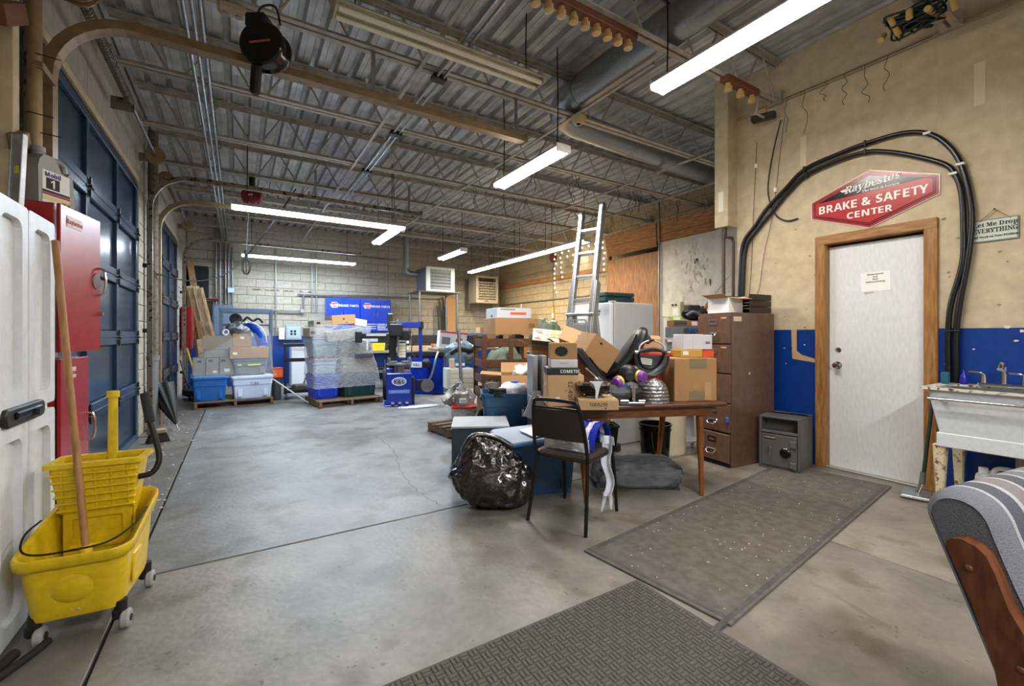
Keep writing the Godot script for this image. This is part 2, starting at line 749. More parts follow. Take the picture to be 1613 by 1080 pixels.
# Catmull-Rom through the points
func curve(P: Array, k := 6) -> Array:
	var out := []
	for i in P.size() - 1:
		var a: Vector3 = P[maxi(i - 1, 0)]
		var b: Vector3 = P[i]
		var c: Vector3 = P[i + 1]
		var d: Vector3 = P[mini(i + 2, P.size() - 1)]
		for s in k:
			out.append(b.cubic_interpolate(c, a, d, float(s) / k))
	out.append(P[P.size() - 1])
	return out

# ---------------------------------------------------------------- setting
const EXTRA := {
	"wall_beige": ["ccbc9c", 0.75, 0.0, "mottle", 0.7, "soft", 0.05],
	"wall_beige_b": ["b3a07e", 0.75, 0.0, "mottle", 0.9, "fine", 0.3],
	"wall_beige_c": ["af9c7a", 0.75, 0.0, "mottle", 0.9, "fine", 0.3],
	"wall_grey": ["afa798", 0.8, 0.0, "mottle", 0.9, "fine", 0.3],
	"wall_grey_b": ["aaa292", 0.8, 0.0, "mottle", 0.8, "fine", 0.3],
	"mortar": ["8f8a7e", 0.9, 0.0, "speck", 2.0],
	"wall_blue": ["0a3a8c", 0.35, 0.0, "mottle", 1.0],
	"joint": ["3a3733", 0.95, 0.0],
	"deck": ["d2d5d6", 0.45, 0.2, "grime", 0.5],
	"deck_b": ["c8cbcd", 0.45, 0.2, "grime", 0.6],
	"joist_paint": ["bdb7ab", 0.5, 0.1, "grime", 1.2],
	"track": ["a58c66", 0.45, 0.3, "grime", 1.0],
	"track_steel": ["8b8274", 0.4, 0.6, "rust", 0.8],
	"oak": ["b98b52", 0.4, 0.0, "wood", Vector3(3, 0.35, 3)],
	"oak_h": ["b98b52", 0.4, 0.0, "wood", Vector3(0.35, 3, 0.35)],
	"door_white": ["e0e2e2", 0.4, 0.0, "paper", Vector3(1.5, 0.4, 1.5)],
	"plywood": ["a8743f", 0.6, 0.0, "wood", Vector3(1.4, 0.3, 1.4)],
	"lumber": ["bd8a52", 0.65, 0.0, "wood", Vector3(0.3, 2.5, 0.3)],
	"panel_white": ["d6d3ca", 0.6, 0.0, "mottle", 0.5],
	"door_blue": ["2c4663", 0.22, 0.0, "grime", 0.5],
	"door_blue_b": ["263e58", 0.22, 0.0, "grime", 0.4],
	"mat_rubber": ["6b655c", 0.9, 0.0, "grime", 1.6],
	"mat_dark": ["585654", 0.9, 0.0, "grime", 2.2],
	"cabinet_plastic": ["dfe3e7", 0.45, 0.0, "paper", 0.5],
	"cabinet_red": ["a3141a", 0.3, 0.0, "mottle", 1.2],
	"jug_grey": ["8b8c88", 0.4, 0.0],
	"yellow_plastic": ["e6c417", 0.42, 0.0, "mottle", 2.0],
	"mop_wood": ["bb8a50", 0.55, 0.0, "wood", Vector3(3, 0.6, 3)],
	"pipe_black": ["161617", 0.3, 0.0],
	"sink_white": ["d3d8dc", 0.35, 0.0, "paper", 1.0],
	"sink_stained": ["cfcbbd", 0.5, 0.0, "rust", 1.5],
	"leg_rust": ["cdbf9d", 0.6, 0.0, "rust", 1.4],
	"safe_grey": ["6d6e6c", 0.45, 0.1, "speck", 2.0],
	"file_brown": ["6a5040", 0.22, 0.0, "mottle", 1.0],
	"chair_wood": ["75482a", 0.3, 0.0, "wood", Vector3(4, 1, 4)],
	"fabric_grey": ["75757a", 0.95, 0.0, "speck", 3.0, "fine", 1.0],
	"fabric_dark": ["55565c", 0.95, 0.0, "speck", 3.0, "fine", 1.0],
	"fabric_light": ["b3b2b0", 0.95, 0.0, "speck", 3.0, "fine", 1.0],
	"fabric_mauve": ["857c7c", 0.95, 0.0, "speck", 3.0, "fine", 1.0],
	"pallet_wood": ["8c7154", 0.8, 0.0, "wood", Vector3(0.6, 4, 3)],
	"cab_blue": ["0c3fc0", 0.3, 0.0],
	"lum_a": ["e2c79a", 0.7, 0.0, "wood", Vector3(3, 0.4, 3)],
	"lum_b": ["ecdcbb", 0.7, 0.0, "wood", Vector3(3, 0.4, 3)],
	"lum_c": ["b8966e", 0.75, 0.0, "wood", Vector3(3, 0.4, 3)],
	"foil": ["a9abae", 0.25, 0.7, "grime", 3.0, "crinkle", 1.0],
	"grey_board": ["565a60", 0.7, 0.0],
	"machine_blue": ["0d2c9c", 0.25, 0.0, "mottle", 2.0],
	"cast_alu": ["b4b5b4", 0.42, 0.35, "grime", 4.0, "fine", 0.4],
	"crate_wood": ["6d4c33", 0.85, 0.0, "wood", Vector3(0.6, 5, 4), "fine", 0.5],
	"green_film": ["8fa08a", 0.25, 0.0, "mottle", 5.0, "crinkle", 1.0],
	"carton_white": ["d9d9de", 0.6, 0.0, "paper", 4.0],
	"carton_yellow": ["c79f4c", 0.7, 0.0, "paper", 4.0],
	"blue_bag": ["8fa9b8", 0.22, 0.0, "grime", 6.0, "crinkle", 1.0],
	"bag_black": ["0b0b0d", 0.12, 0.0, "", 3.0, "crinkle", 1.0],
	"table_top": ["6e4a38", 0.4, 0.0, "wood", Vector3(0.6, 3, 5)],
	"table_wood": ["8a5630", 0.4, 0.0, "wood", Vector3(0.6, 4, 3)],
	"table_leg": ["a8692f", 0.35, 0.0, "wood", Vector3(5, 0.7, 5)],
	"tube_black": ["171615", 0.28, 0.2],
	"vinyl_brown": ["2e2420", 0.4, 0.0, "", 12.0, "fine", 0.5],
	"vinyl_black": ["19191b", 0.38, 0.0, "", 10.0, "fine", 0.4],
	"bag_white": ["e2e5ee", 0.35, 0.0, "", 3.0, "crinkle", 0.6],
	"bag_blue": ["1c2fb0", 0.35, 0.0, "", 3.0, "crinkle", 0.6],
	"cloth_white": ["e6eaf2", 0.7, 0.0, "", 6.0, "soft", 0.6],
	"blanket_grey": ["55575b", 0.95, 0.0, "speck", 8.0, "fine", 0.8],
	"aluminium": ["c4c8cb", 0.33, 0.85, "mottle", 3.0],
	"old_post": ["6e6250", 0.8, 0.0, "rust", 1.2],
}

func concrete(key: String, tint: Color, seed_: int) -> StandardMaterial3D:
	if mats.has(key):
		return mats[key]
	var s := 640
	var im := Image.create(s, s, false, Image.FORMAT_RGB8)
	var ns := []
	for f in [[0.006, 4], [0.02, 4], [0.09, 3], [0.011, 3]]:
		var q := FastNoiseLite.new()
		q.seed = seed_ + ns.size() * 7
		q.noise_type = FastNoiseLite.TYPE_SIMPLEX_SMOOTH
		q.frequency = f[0]
		q.fractal_octaves = f[1]
		ns.append(q.get_seamless_image(s, s))
	for y in s:
		for x in s:
			var a: float = ns[0].get_pixel(x, y).r
			var b: float = ns[1].get_pixel(x, y).r
			var c: float = ns[2].get_pixel(x, y).r
			var d: float = ns[3].get_pixel(x, y).r
			var k := 0.76 + 0.24 * a + 0.10 * (b - 0.5) + 0.10 * (c - 0.5)
			var col := Color(k, k, k)
			var stain := smoothstep(0.55, 0.95, d) * (0.4 + 0.6 * b)
			col = col.lerp(Color(0.60, 0.53, 0.44), stain * 0.8)
			var pale := smoothstep(0.68, 0.8, b) * smoothstep(0.45, 0.6, a)
			col = col.lerp(Color(1.0, 0.99, 0.96), pale * 0.3)
			if c > 0.80 and d > 0.55:
				col = col.darkened(0.25)
			im.set_pixel(x, y, col)
	var m := StandardMaterial3D.new()
	m.albedo_texture = ImageTexture.create_from_image(im)
	m.albedo_color = tint
	m.roughness = 0.42
	m.uv1_triplanar = true
	m.uv1_world_triplanar = true
	m.uv1_scale = Vector3.ONE * 0.31
	m.normal_enabled = true
	m.normal_texture = bump("fine")
	m.normal_scale = 0.04
	mats[key] = m
	return m

const Z_BACK := -12.7
const Z_FRONT := 2.6
const X_LEFT := -1.03
const X_PART := 4.72
const X_RIGHT := 7.39
const Y_DECK := 4.06

# a wall of laid blocks: frame node with local +Z looking out of the wall, blocks along local X
func block_wall(parent: Node3D, w: float, y0: float, y1: float, mats_: Array, max_blocks := 300, skip = null, seed_ := 3) -> void:
	var rng := RandomNumberGenerator.new()
	rng.seed = seed_
	var full := MB.new()
	full.box(Vector3.ZERO, Vector3(0.394, 0.196, 0.02), 0.005)
	var half := MB.new()
	half.box(Vector3.ZERO, Vector3(0.194, 0.196, 0.02), 0.005)
	var fm := full.mesh()
	var hm := half.mesh()
	var rest := MB.new()
	var n := 0
	var y := y1 - 0.1016
	var row := 0
	while y > y0 - 0.05:
		var x := 0.0
		var first := row % 2 == 1
		while x < w - 0.05:
			var len := 0.2 if first else minf(0.4, w - x)
			first = false
			var c := Vector3(x + len * 0.5, y, rng.randf_range(-0.0015, 0.0015))
			x += len
			if skip != null and skip.call(c):
				continue
			var m: Material = mats_[rng.randi() % mats_.size()]
			if n < max_blocks and (len > 0.39 or absf(len - 0.2) < 0.01):
				put(fm if len > 0.39 else hm, "block", m, parent, Transform3D(Basis(), c))
				n += 1
			else:
				rest.box(c, Vector3(len - 0.006, 0.196, 0.02), 0.005)
		y -= 0.2032
		row += 1
	if rest.v.size() > 0:
		var o := rest.done("blocks", mats_[0], parent)
		o.set_meta("kind", "stuff")

func build_structure() -> void:
	# floor: slabs with open joints over a dark bed
	var fl := structure("floor", "worn concrete slab floor with open joints")
	part_box("bed", Vector3(3.1, -0.11, -5.0), Vector3(9.4, 0.16, 16.2), M("joint"), fl, 0)
	var grey := concrete("concrete_grey", Color(0.545, 0.54, 0.525), 4)
	var tan := concrete("concrete_tan", Color(0.555, 0.53, 0.485), 31)
	var buff := concrete("concrete_buff", Color(0.575, 0.545, 0.495), 83)
	var apron := concrete("concrete_apron", Color(0.50, 0.475, 0.445), 57)
	for s in [[-1.5, -0.478, -13.0, -7.1, apron], [-1.5, -0.478, -7.088, -2.948, apron], [-1.5, -0.478, -2.934, 2.9, apron],
			[-0.464, 3.05, -13.0, -7.1, grey], [-0.464, 3.05, -7.088, -2.950, grey], [-0.464, 3.05, -2.934, 2.9, tan],
			[3.06, 7.7, -13.0, -7.1, grey], [3.06, 7.7, -7.088, -2.950, grey], [3.06, 7.7, -2.934, 2.9, buff]]:
		part_box("slab", Vector3((s[0] + s[1]) * 0.5, -0.02, (s[2] + s[3]) * 0.5), Vector3(s[1] - s[0], 0.04, s[3] - s[2]), s[4], fl, 0.003)
	# left wall with two door openings
	var wl := structure("wall_left", "painted block wall around the blue overhead doors")
	var spans := [[Z_FRONT + 0.2, -3.80], [-6.86, -7.80], [-10.86, Z_BACK - 0.2]]
	for s in spans:
		part_box("pier", Vector3(X_LEFT - 0.125, 2.05, (s[0] + s[1]) * 0.5), Vector3(0.2, 4.1, absf(s[1] - s[0])), M("mortar"), wl, 0)
		var fr := group_node("block_face", wl, Vector3(X_LEFT - 0.02, 0, s[0]), Vector3(0, 90, 0))
		var w := absf(s[1] - s[0])
		var z0: float = s[0]
		block_wall(fr, w, 0.0, 4.06, [M("wall_grey"), M("wall_grey_b"), M("wall_grey")], 110, func(c: Vector3) -> bool: return z0 > 0.0 and c.x < 4.6, 5)
	for s in [[-3.80, -6.86], [-7.80, -10.86]]:
		part_box("header", Vector3(X_LEFT - 0.125, 3.6, (s[0] + s[1]) * 0.5), Vector3(0.2, 0.98, s[0] - s[1]), M("mortar"), wl, 0)
		for k in 3:
			part_box("header_panel", Vector3(X_LEFT - 0.015, 3.6, lerpf(s[0], s[1], (k + 0.5) / 3.0)), Vector3(0.02, 0.96, (s[0] - s[1]) / 3.0 - 0.012), M("wall_grey"), wl, 0.004)
		part_box("lintel", Vector3(X_LEFT + 0.0, 3.11, (s[0] + s[1]) * 0.5), Vector3(0.03, 0.06, s[0] - s[1]), M("wall_beige"), wl, 0.004)
	# back wall
	var wb := structure("wall_back", "grey painted block wall at the far end of the bay")
	part_box("core", Vector3(3.2, 2.05, Z_BACK - 0.125), Vector3(9.2, 4.1, 0.2), M("mortar"), wb, 0)
	var fb := group_node("block_face", wb, Vector3(X_LEFT, 0, Z_BACK - 0.015), Vector3(0, 0, 0))
	block_wall(fb, 4.7, 0.0, 4.06, [M("wall_grey"), M("wall_grey_b"), M("wall_grey")], 200, null, 8)
	var fb2 := group_node("block_face", wb, Vector3(X_LEFT + 4.7, 0, Z_BACK - 0.015), Vector3(0, 0, 0))
	block_wall(fb2, X_RIGHT - X_LEFT - 4.7, 0.0, 4.06, [M("wall_grey"), M("wall_grey_b"), M("wall_grey")], 100, null, 9)
	part_box("blue_band", Vector3(3.2, 0.61, Z_BACK + 0.004), Vector3(8.4, 1.22, 0.006), M("wall_blue"), wb, 0.001)
	# far right wall
	var wr := structure("wall_right", "tan block wall with a long ledger board at the far right")
	part_box("core", Vector3(X_RIGHT + 0.125, 2.05, -7.8), Vector3(0.2, 4.1, 10.2), M("mortar"), wr, 0)
	var fr2 := group_node("block_face", wr, Vector3(X_RIGHT + 0.015, 0, Z_BACK), Vector3(0, -90, 0))
	block_wall(fr2, 9.8, 0.0, 4.06, [M("wall_beige_b"), M("wall_beige_c"), M("wall_beige_b")], 290, func(c: Vector3) -> bool: return c.x > 6.2 and c.y < 3.2, 10)
	part_box("ledger_board", Vector3(X_RIGHT - 0.03, 2.80, -9.3), Vector3(0.04, 0.13, 6.6), M("lumber"), wr, 0.004)
	part_tube("wall_conduit", [Vector3(X_RIGHT - 0.02, 2.22, -12.6), Vector3(X_RIGHT - 0.02, 2.22, -6.2)], 0.014, M("steel"), wr)
	# plywood and white board partition in front of it
	var wp := structure("wall_partition", "plywood sheets and a white painted panel under wooden header boards")
	part_box("plywood_sheet", Vector3(7.03, 1.4, -6.57), Vector3(0.02, 3.0, 1.45), M("plywood"), wp, 0.002)
	part_box("stud", Vector3(7.08, 1.6, -7.26), Vector3(0.09, 3.2, 0.04), M("lumber"), wp, 0.003)
	part_box("header_board", Vector3(7.02, 3.335, -6.62), Vector3(0.04, 0.25, 1.42), M("lumber"), wp, 0.004)
	part_box("header_board", Vector3(7.03, 3.10, -6.60), Vector3(0.03, 0.22, 1.38), M("lumber"), wp, 0.004)
	part_box("header_board", Vector3(7.02, 3.335, -4.36), Vector3(0.04, 0.25, 3.04), M("lumber"), wp, 0.004)
	part_box("header_board", Vector3(7.025, 3.135, -4.36), Vector3(0.035, 0.14, 3.04), M("lumber"), wp, 0.004)
	part_box("white_panel", Vector3(7.03, 1.53, -5.17), Vector3(0.02, 3.06, 1.30), M("panel_white"), wp, 0.003)
	part_box("white_panel", Vector3(7.03, 1.53, -3.69), Vector3(0.02, 3.06, 1.64), M("panel_white"), wp, 0.003)
	part_tube("conduit", [Vector3(6.45, 3.86, -5.6), Vector3(6.86, 3.86, -5.78), Vector3(6.95, 3.78, -5.80), Vector3(6.98, 3.5, -5.81), Vector3(6.98, 0.2, -5.81)], 0.017, M("steel"), wp, 8, 4)
	# near right partition with the office door
	var wn := structure("wall_office", "tan office partition with a dark blue lower band")
	var xc := X_PART + 0.06
	for s in [[Z_FRONT, -1.20], [-2.06, -2.86]]:
		var zc: float = (s[0] + s[1]) * 0.5
		var zl: float = s[0] - s[1]
		part_box("blue_band", Vector3(xc, 0.65, zc), Vector3(0.12, 1.3, zl), M("wall_blue"), wn, 0)
		part_box("tan_upper", Vector3(xc, 2.68, zc), Vector3(0.12, 2.76, zl), M("wall_beige"), wn, 0)
	part_box("tan_upper", Vector3(xc, 3.11, -1.63), Vector3(0.12, 1.9, 0.86), M("wall_beige"), wn, 0)
	part_box("back_lining", Vector3(xc + 0.3, 2.05, -0.1), Vector3(0.05, 4.1, 5.6), M("mortar"), wn, 0)
	part_box("end_wall", Vector3(6.05, 2.05, -2.80), Vector3(2.6, 4.1, 0.1), M("panel_white"), wn, 0)
	part_box("top_trim", Vector3(X_PART - 0.012, 3.63, -0.13), Vector3(0.025, 0.035, 5.46), M("wall_beige_b"), wn, 0.004)
	# paint chips and bare patches of older cream and plaster
	for c in [[-2.18, 3.05, 0.055, 0.30], [-0.965, 3.13, 0.06, 0.32]]:
		part_box("bare_patch", Vector3(X_PART - 0.001, c[1], c[0]), Vector3(0.003, c[3], c[2]), C("d8c8a8", 0.8), wn, 0.001)
	var chip := MB.new()
	chip.prism([Vector2(-0.05, 0.17), Vector2(0.0, 0.17), Vector2(0.0, -0.04), Vector2(0.05, -0.08), Vector2(0.19, -0.12), Vector2(0.18, -0.15), Vector2(0.03, -0.13), Vector2(-0.04, -0.12)], 0.004)
	var co := chip.done("bare_patch", C("b99a6c", 0.9), wn)
	co.position = Vector3(X_PART - 0.001, 1.13, -2.24)
	co.rotation_degrees.y = -90
	var rng := RandomNumberGenerator.new()
	rng.seed = 77
	for k in 46:
		var z := rng.randf_range(-2.45, -0.75)
		var y := rng.randf_range(0.9, 1.31) if k < 20 else rng.randf_range(1.3, 2.3)
		if z > -2.05 and z < -1.2:
			continue
		var cb := MB.new()
		var rr := rng.randf_range(0.004, 0.012)
		var pts := []
		for j in 6:
			var t := TAU * j / 6.0
			pts.append(Vector2(cos(t) * 1.4, sin(t)) * rr * rng.randf_range(0.5, 1.3))
		cb.prism(pts, 0.002)
		var ob := cb.done("paint_chip", C("d8d4c6", 0.8) if k < 20 else C("8f7b5c", 0.85), wn)
		ob.position = Vector3(X_PART - 0.001, y, z)
		ob.rotation_degrees.y = -90
	# hanging chase at the end of the partition
	var ch := structure("trim_1", "boxed-in beige chase hanging from the ceiling at the partition end")
	part_box("chase", Vector3(4.64, 3.25, -2.935), Vector3(0.2, 1.62, 0.16), M("wall_beige"), ch, 0.006)
	part_box("bare_patch", Vector3(4.539, 2.72, -2.935), Vector3(0.003, 0.22, 0.06), C("e2dccb", 0.8), ch, 0.001)
	part_tube("brown_pipe", [Vector3(4.62, 2.45, -2.95), Vector3(4.62, 2.36, -2.95), Vector3(4.62, 1.4, -2.95)], 0.014, C("4b3228", 0.5), ch)
	part_tube("brown_pipe", [Vector3(4.60, 2.45, -2.92), Vector3(4.60, 2.33, -2.92), Vector3(4.68, 2.33, -2.89), Vector3(4.69, 2.28, -2.885), Vector3(4.69, 1.4, -2.885)], 0.017, C("4b3228", 0.5), ch)
	# wall behind the camera
	var wf := structure("wall_front", "block wall behind the viewer")
	part_box("core", Vector3(3.2, 2.05, Z_FRONT + 0.1), Vector3(9.4, 4.1, 0.2), M("wall_beige"), wf, 0)
	# doors
	overhead_door("door_1", -5.33, 3.05)
	overhead_door("door_2", -9.33, 3.05)
	office_door()
	# mats
	var mt := structure("trim_2", "long brown rubber runner mat in front of the office door")
	part_box("mat_base", Vector3(3.12, 0.006, -1.69), Vector3(2.78, 0.012, 0.84), M("mat_rubber"), mt, 0.004, Vector3(0, 6.7, 0))
	part_box("mat_border", Vector3(3.12 - 0.045, 0.0075, -1.69 + 0.40), Vector3(2.78, 0.012, 0.03), M("mat_dark"), mt, 0.004, Vector3(0, 6.7, 0))
	part_box("mat_border", Vector3(3.12 + 0.045, 0.0075, -1.69 - 0.40), Vector3(2.78, 0.012, 0.03), M("mat_dark"), mt, 0.004, Vector3(0, 6.7, 0))
	part_box("mat_border", Vector3(1.77, 0.0075, -1.535), Vector3(0.03, 0.012, 0.82), M("mat_dark"), mt, 0.004, Vector3(0, 6.7, 0))
	mt.name = "runner_mat"
	mt.set_meta("kind", "thing")
	mt.set_meta("category", "mat")
	var m2 := thing("entry_mat", "dark grey mat with a raised basket pattern in the foreground", "mat", Vector3(0.98, 0, -0.85))
	part_box("mat_base", Vector3(0, 0.005, 0), Vector3(1.48, 0.01, 1.44), M("mat_dark"), m2, 0.003)
	var rib := MB.new()
	rib.box(Vector3.ZERO, Vector3(0.034, 0.008, 0.014), 0.003)
	var mm := MultiMesh.new()
	mm.transform_format = MultiMesh.TRANSFORM_3D
	mm.mesh = rib.mesh()
	var xs := []
	for i in 38:
		for j in 37:
			var base := Vector3(-0.70 + i * 0.038, 0.011, -0.69 + j * 0.038)
			var turn := 0.0 if (i + j) % 2 == 0 else PI / 2
			for s in [-0.009, 0.009]:
				xs.append(Transform3D(Basis(Vector3.UP, turn), base + Basis(Vector3.UP, turn) * Vector3(0, 0, s)))
	mm.instance_count = xs.size()
	for i in xs.size():
		mm.set_instance_transform(i, xs[i])
	var mi := MultiMeshInstance3D.new()
	mi.name = "raised_pattern"
	mi.multimesh = mm
	mi.material_override = M("mat_rubber")
	mi.set_meta("kind", "stuff")
	m2.add_child(mi)

func overhead_door(called: String, zc: float, w: float) -> void:
	var d := structure(called, "dark blue sectional overhead door, three panels wide")
	d.position = Vector3(X_LEFT - 0.03, 0, zc)
	d.rotation_degrees.y = 90    # local +Z looks into the room, local x runs towards the far end
	var cw := w / 3.0
	for r in 5:
		var y0 := r * 0.61
		var sec := group_node("section", d, Vector3(0, y0, 0))
		var f := MB.new()
		f.box(Vector3(0, 0.305, -0.02), Vector3(w, 0.6, 0.02), 0.003)
		for y in [0.035, 0.575]:
			f.box(Vector3(0, y, 0.012), Vector3(w, 0.07, 0.045), 0.006)
		for k in 4:
			f.box(Vector3(-w * 0.5 + k * cw + (0.04 if k == 0 else (-0.04 if k == 3 else 0.0)), 0.305, 0.010), Vector3(0.08, 0.47, 0.04), 0.005)
		f.done("frame", M("door_blue"), sec)
		for k in 3:
			part_box("panel", Vector3(-w * 0.5 + (k + 0.5) * cw, 0.305, -0.006), Vector3(cw - 0.09, 0.46, 0.012), M("door_blue_b"), sec, 0.003)
		if r > 0:
			for k in 4:
				var x := clampf(-w * 0.5 + k * cw, -w * 0.5 + 0.05, w * 0.5 - 0.05)
				var hb := MB.new()
				hb.box(Vector3(x, 0.05, 0.045), Vector3(0.045, 0.06, 0.012), 0.003)
				hb.box(Vector3(x, -0.05, 0.045), Vector3(0.045, 0.06, 0.012), 0.003)
				hb.cyl(Vector3(x - 0.04, 0, 0.05), Vector3(x + 0.04, 0, 0.05), 0.012, -1, 8)
				hb.done("hinge", M("dark_steel"), sec)
	part_box("bottom_seal", Vector3(0, 0.012, 0.0), Vector3(w, 0.024, 0.05), M("black_rubber"), d, 0.004)

func office_door() -> void:
	var d := structure("door_3", "white office door in an oak frame")
	d.set_meta("label", "white flush office door in an oak frame")
	d.position = Vector3(X_PART, 0, -1.63)
	d.rotation_degrees.y = -90   # local +Z looks into the room, +X towards the viewer
	for s in [-1, 1]:
		part_box("casing", Vector3(s * 0.395, 1.075, 0.012), Vector3(0.085, 2.15, 0.03), M("oak"), d, 0.006)
		part_box("jamb", Vector3(s * 0.357, 1.055, -0.06), Vector3(0.02, 2.11, 0.14), M("oak"), d, 0.003)
	part_box("casing", Vector3(0, 2.14, 0.012), Vector3(0.875, 0.085, 0.032), M("oak_h"), d, 0.006)
	part_box("jamb", Vector3(0, 2.105, -0.06), Vector3(0.72, 0.02, 0.14), M("oak_h"), d, 0.003)
	part_box("threshold", Vector3(0, 0.008, -0.04), Vector3(0.72, 0.016, 0.1), C("a9a59a", 0.4, 0.6), d, 0.004)
	var leaf := CSGBox3D.new()
	leaf.size = Vector3(0.69, 2.06, 0.045)
	var hole := CSGCylinder3D.new()
	hole.name = "hole"
	hole.operation = CSGShape3D.OPERATION_SUBTRACTION
	hole.radius = 0.026
	hole.height = 0.2
	hole.sides = 20
	hole.rotation_degrees.x = 90
	hole.position = Vector3(-0.275, 0.06, 0.05)
	leaf.add_child(hole)
	leaf.name = "leaf"
	leaf.material_override = M("door_white")
	leaf.position = Vector3(0, 1.045, -0.075)
	d.add_child(leaf)
	part_box("lock_core", Vector3(-0.275, 1.105, -0.095), Vector3(0.08, 0.08, 0.01), C("8a6a48", 0.9), d, 0.001)
	var k := MB.new()
	k.T = Transform3D(Basis(Vector3.RIGHT, PI / 2), Vector3(-0.275, 0.965, -0.052))
	k.lathe([Vector2(0, 0.0), Vector2(0.034, 0.0), Vector2(0.034, 0.006), Vector2(0.014, 0.010), Vector2(0.012, 0.03), Vector2(0.026, 0.042), Vector2(0.028, 0.055), Vector2(0.02, 0.066), Vector2(0, 0.068)], 20)
	k.done("knob", M("chrome"), d)
	var pp := group_node("notice", d, Vector3(0.01, 1.72, -0.051), Vector3(0, 0, 1.5))
	part_box("sheet", Vector3(0, 0, 0), Vector3(0.215, 0.17, 0.002), M("paper_white"), pp, 0.0)
	part_box("tape_stain", Vector3(-0.05, -0.09, -0.0008), Vector3(0.07, 0.03, 0.001), C("b9b2a0", 0.7), pp, 0.0, Vector3(0, 0, 8))
	var tx := ["Please knock", "And", "Wait", "before entering"]
	for i in 4:
		text(tx[i], 0.019, pp, M("ink"), Vector3(0, 0.065 - i * 0.022, 0.002), Vector3.ZERO, "line_of_text", "Droid Serif")

func build_ceiling() -> void:
	var c := structure("ceiling", "ribbed steel roof deck on open-web joists")
	# roof slab above the deck
	part_box("roof_slab", Vector3(3.2, Y_DECK + 0.16, -5.05), Vector3(9.4, 0.16, 16.2), M("mortar"), c, 0)
	# ribbed sheets, ribs along z
	var pitch := 0.19
	var prof := [Vector2(0, 0), Vector2(0.11, 0), Vector2(0.13, 0.05), Vector2(0.17, 0.05), Vector2(0.19, 0)]
	var lens := [[-12.75, -7.6], [-7.62, -2.4], [-2.42, 2.65]]
	var lm := []
	for L in lens:
		var b := MB.new()
		var pts := []
		for r in 4:
			for i in 4:
				pts.append(Vector2(prof[i].x + r * pitch, prof[i].y))
		pts.append(Vector2(4 * pitch, 0))
		pts.append(Vector2(4 * pitch, 0.06))
		pts.append(Vector2(0, 0.06))
		# stiffening crimp along each flat
		b.prism(pts, L[1] - L[0])
		for r in 4:
			b.box(Vector3(0.055 + r * pitch, -0.002, 0), Vector3(0.008, 0.005, L[1] - L[0]), 0.001)
		lm.append(b.mesh())
	var k := 0
	var x := -1.2
	while x < 7.6:
		for i in 3:
			put(lm[i], "deck_sheet", M("deck") if (k + i) % 3 else M("deck_b"), c, Transform3D(Basis(), Vector3(x, Y_DECK, (lens[i][0] + lens[i][1]) * 0.5)))
		x += pitch * 4
		k += 1
	# joists
	var webL := 0.43
	var rod := MB.new()
	rod.cyl(Vector3(0, -0.25, 0), Vector3(0, 0.25, 0), 0.0105, -1, 6)
	var rm := rod.mesh()
	for i in 11:
		var z := 0.20 - i * 1.31
		if i == 0:
			z = 0.3
		var x1 := X_PART - 0.02 if z > -2.86 else X_RIGHT - 0.05
		var x0 := X_LEFT + 0.08
		var j := group_node("joist", c, Vector3(0, 0, z))
		var L := x1 - x0
		for y in [[3.61, 1.0, "bottom_chord"], [4.03, -1.0, "top_chord"]]:
			var m := MB.new()
			for s in [-1, 1]:
				m.box(Vector3((x0 + x1) * 0.5, y[0], s * 0.034), Vector3(L, 0.008, 0.045), 0.002)
				m.box(Vector3((x0 + x1) * 0.5, y[0] + y[1] * 0.02, s * 0.014), Vector3(L, 0.045, 0.007), 0.002)
			m.done(y[2], M("joist_paint"), j)
		var px := x0 + 0.15
		while px < x1 - 0.3:
			for s in [-1, 1]:
				var a := Vector3(px + 0.325 + s * 0.05, 3.62, 0)
				var b := Vector3(px + 0.325 + s * 0.29, 4.02, 0)
				var d := (b - a)
				var bs := Basis(Quaternion(Vector3.UP, d.normalized())) * Basis.from_scale(Vector3(1, d.length() / 0.5, 1))
				put(rm, "web_bar", M("joist_paint"), j, Transform3D(bs, (a + b) * 0.5))
			px += 0.65
		for xx in [x0 + 0.02, x1 - 0.04]:
			part_box("seat_plate", Vector3(xx, 3.66, 0), Vector3(0.04, 0.12, 0.13), M("joist_paint"), j, 0.004)
	# bridging angles along z under the joists
	for xx in [1.35, 3.05, 5.15, 6.25]:
		part_box("bridging_bar", Vector3(xx, 3.585, -7.6), Vector3(0.035, 0.006, 10.0), M("joist_paint"), c, 0.001)
		part_box("bridging_bar", Vector3(xx + 0.015, 3.60, -7.6), Vector3(0.006, 0.035, 10.0), M("joist_paint"), c, 0.001)

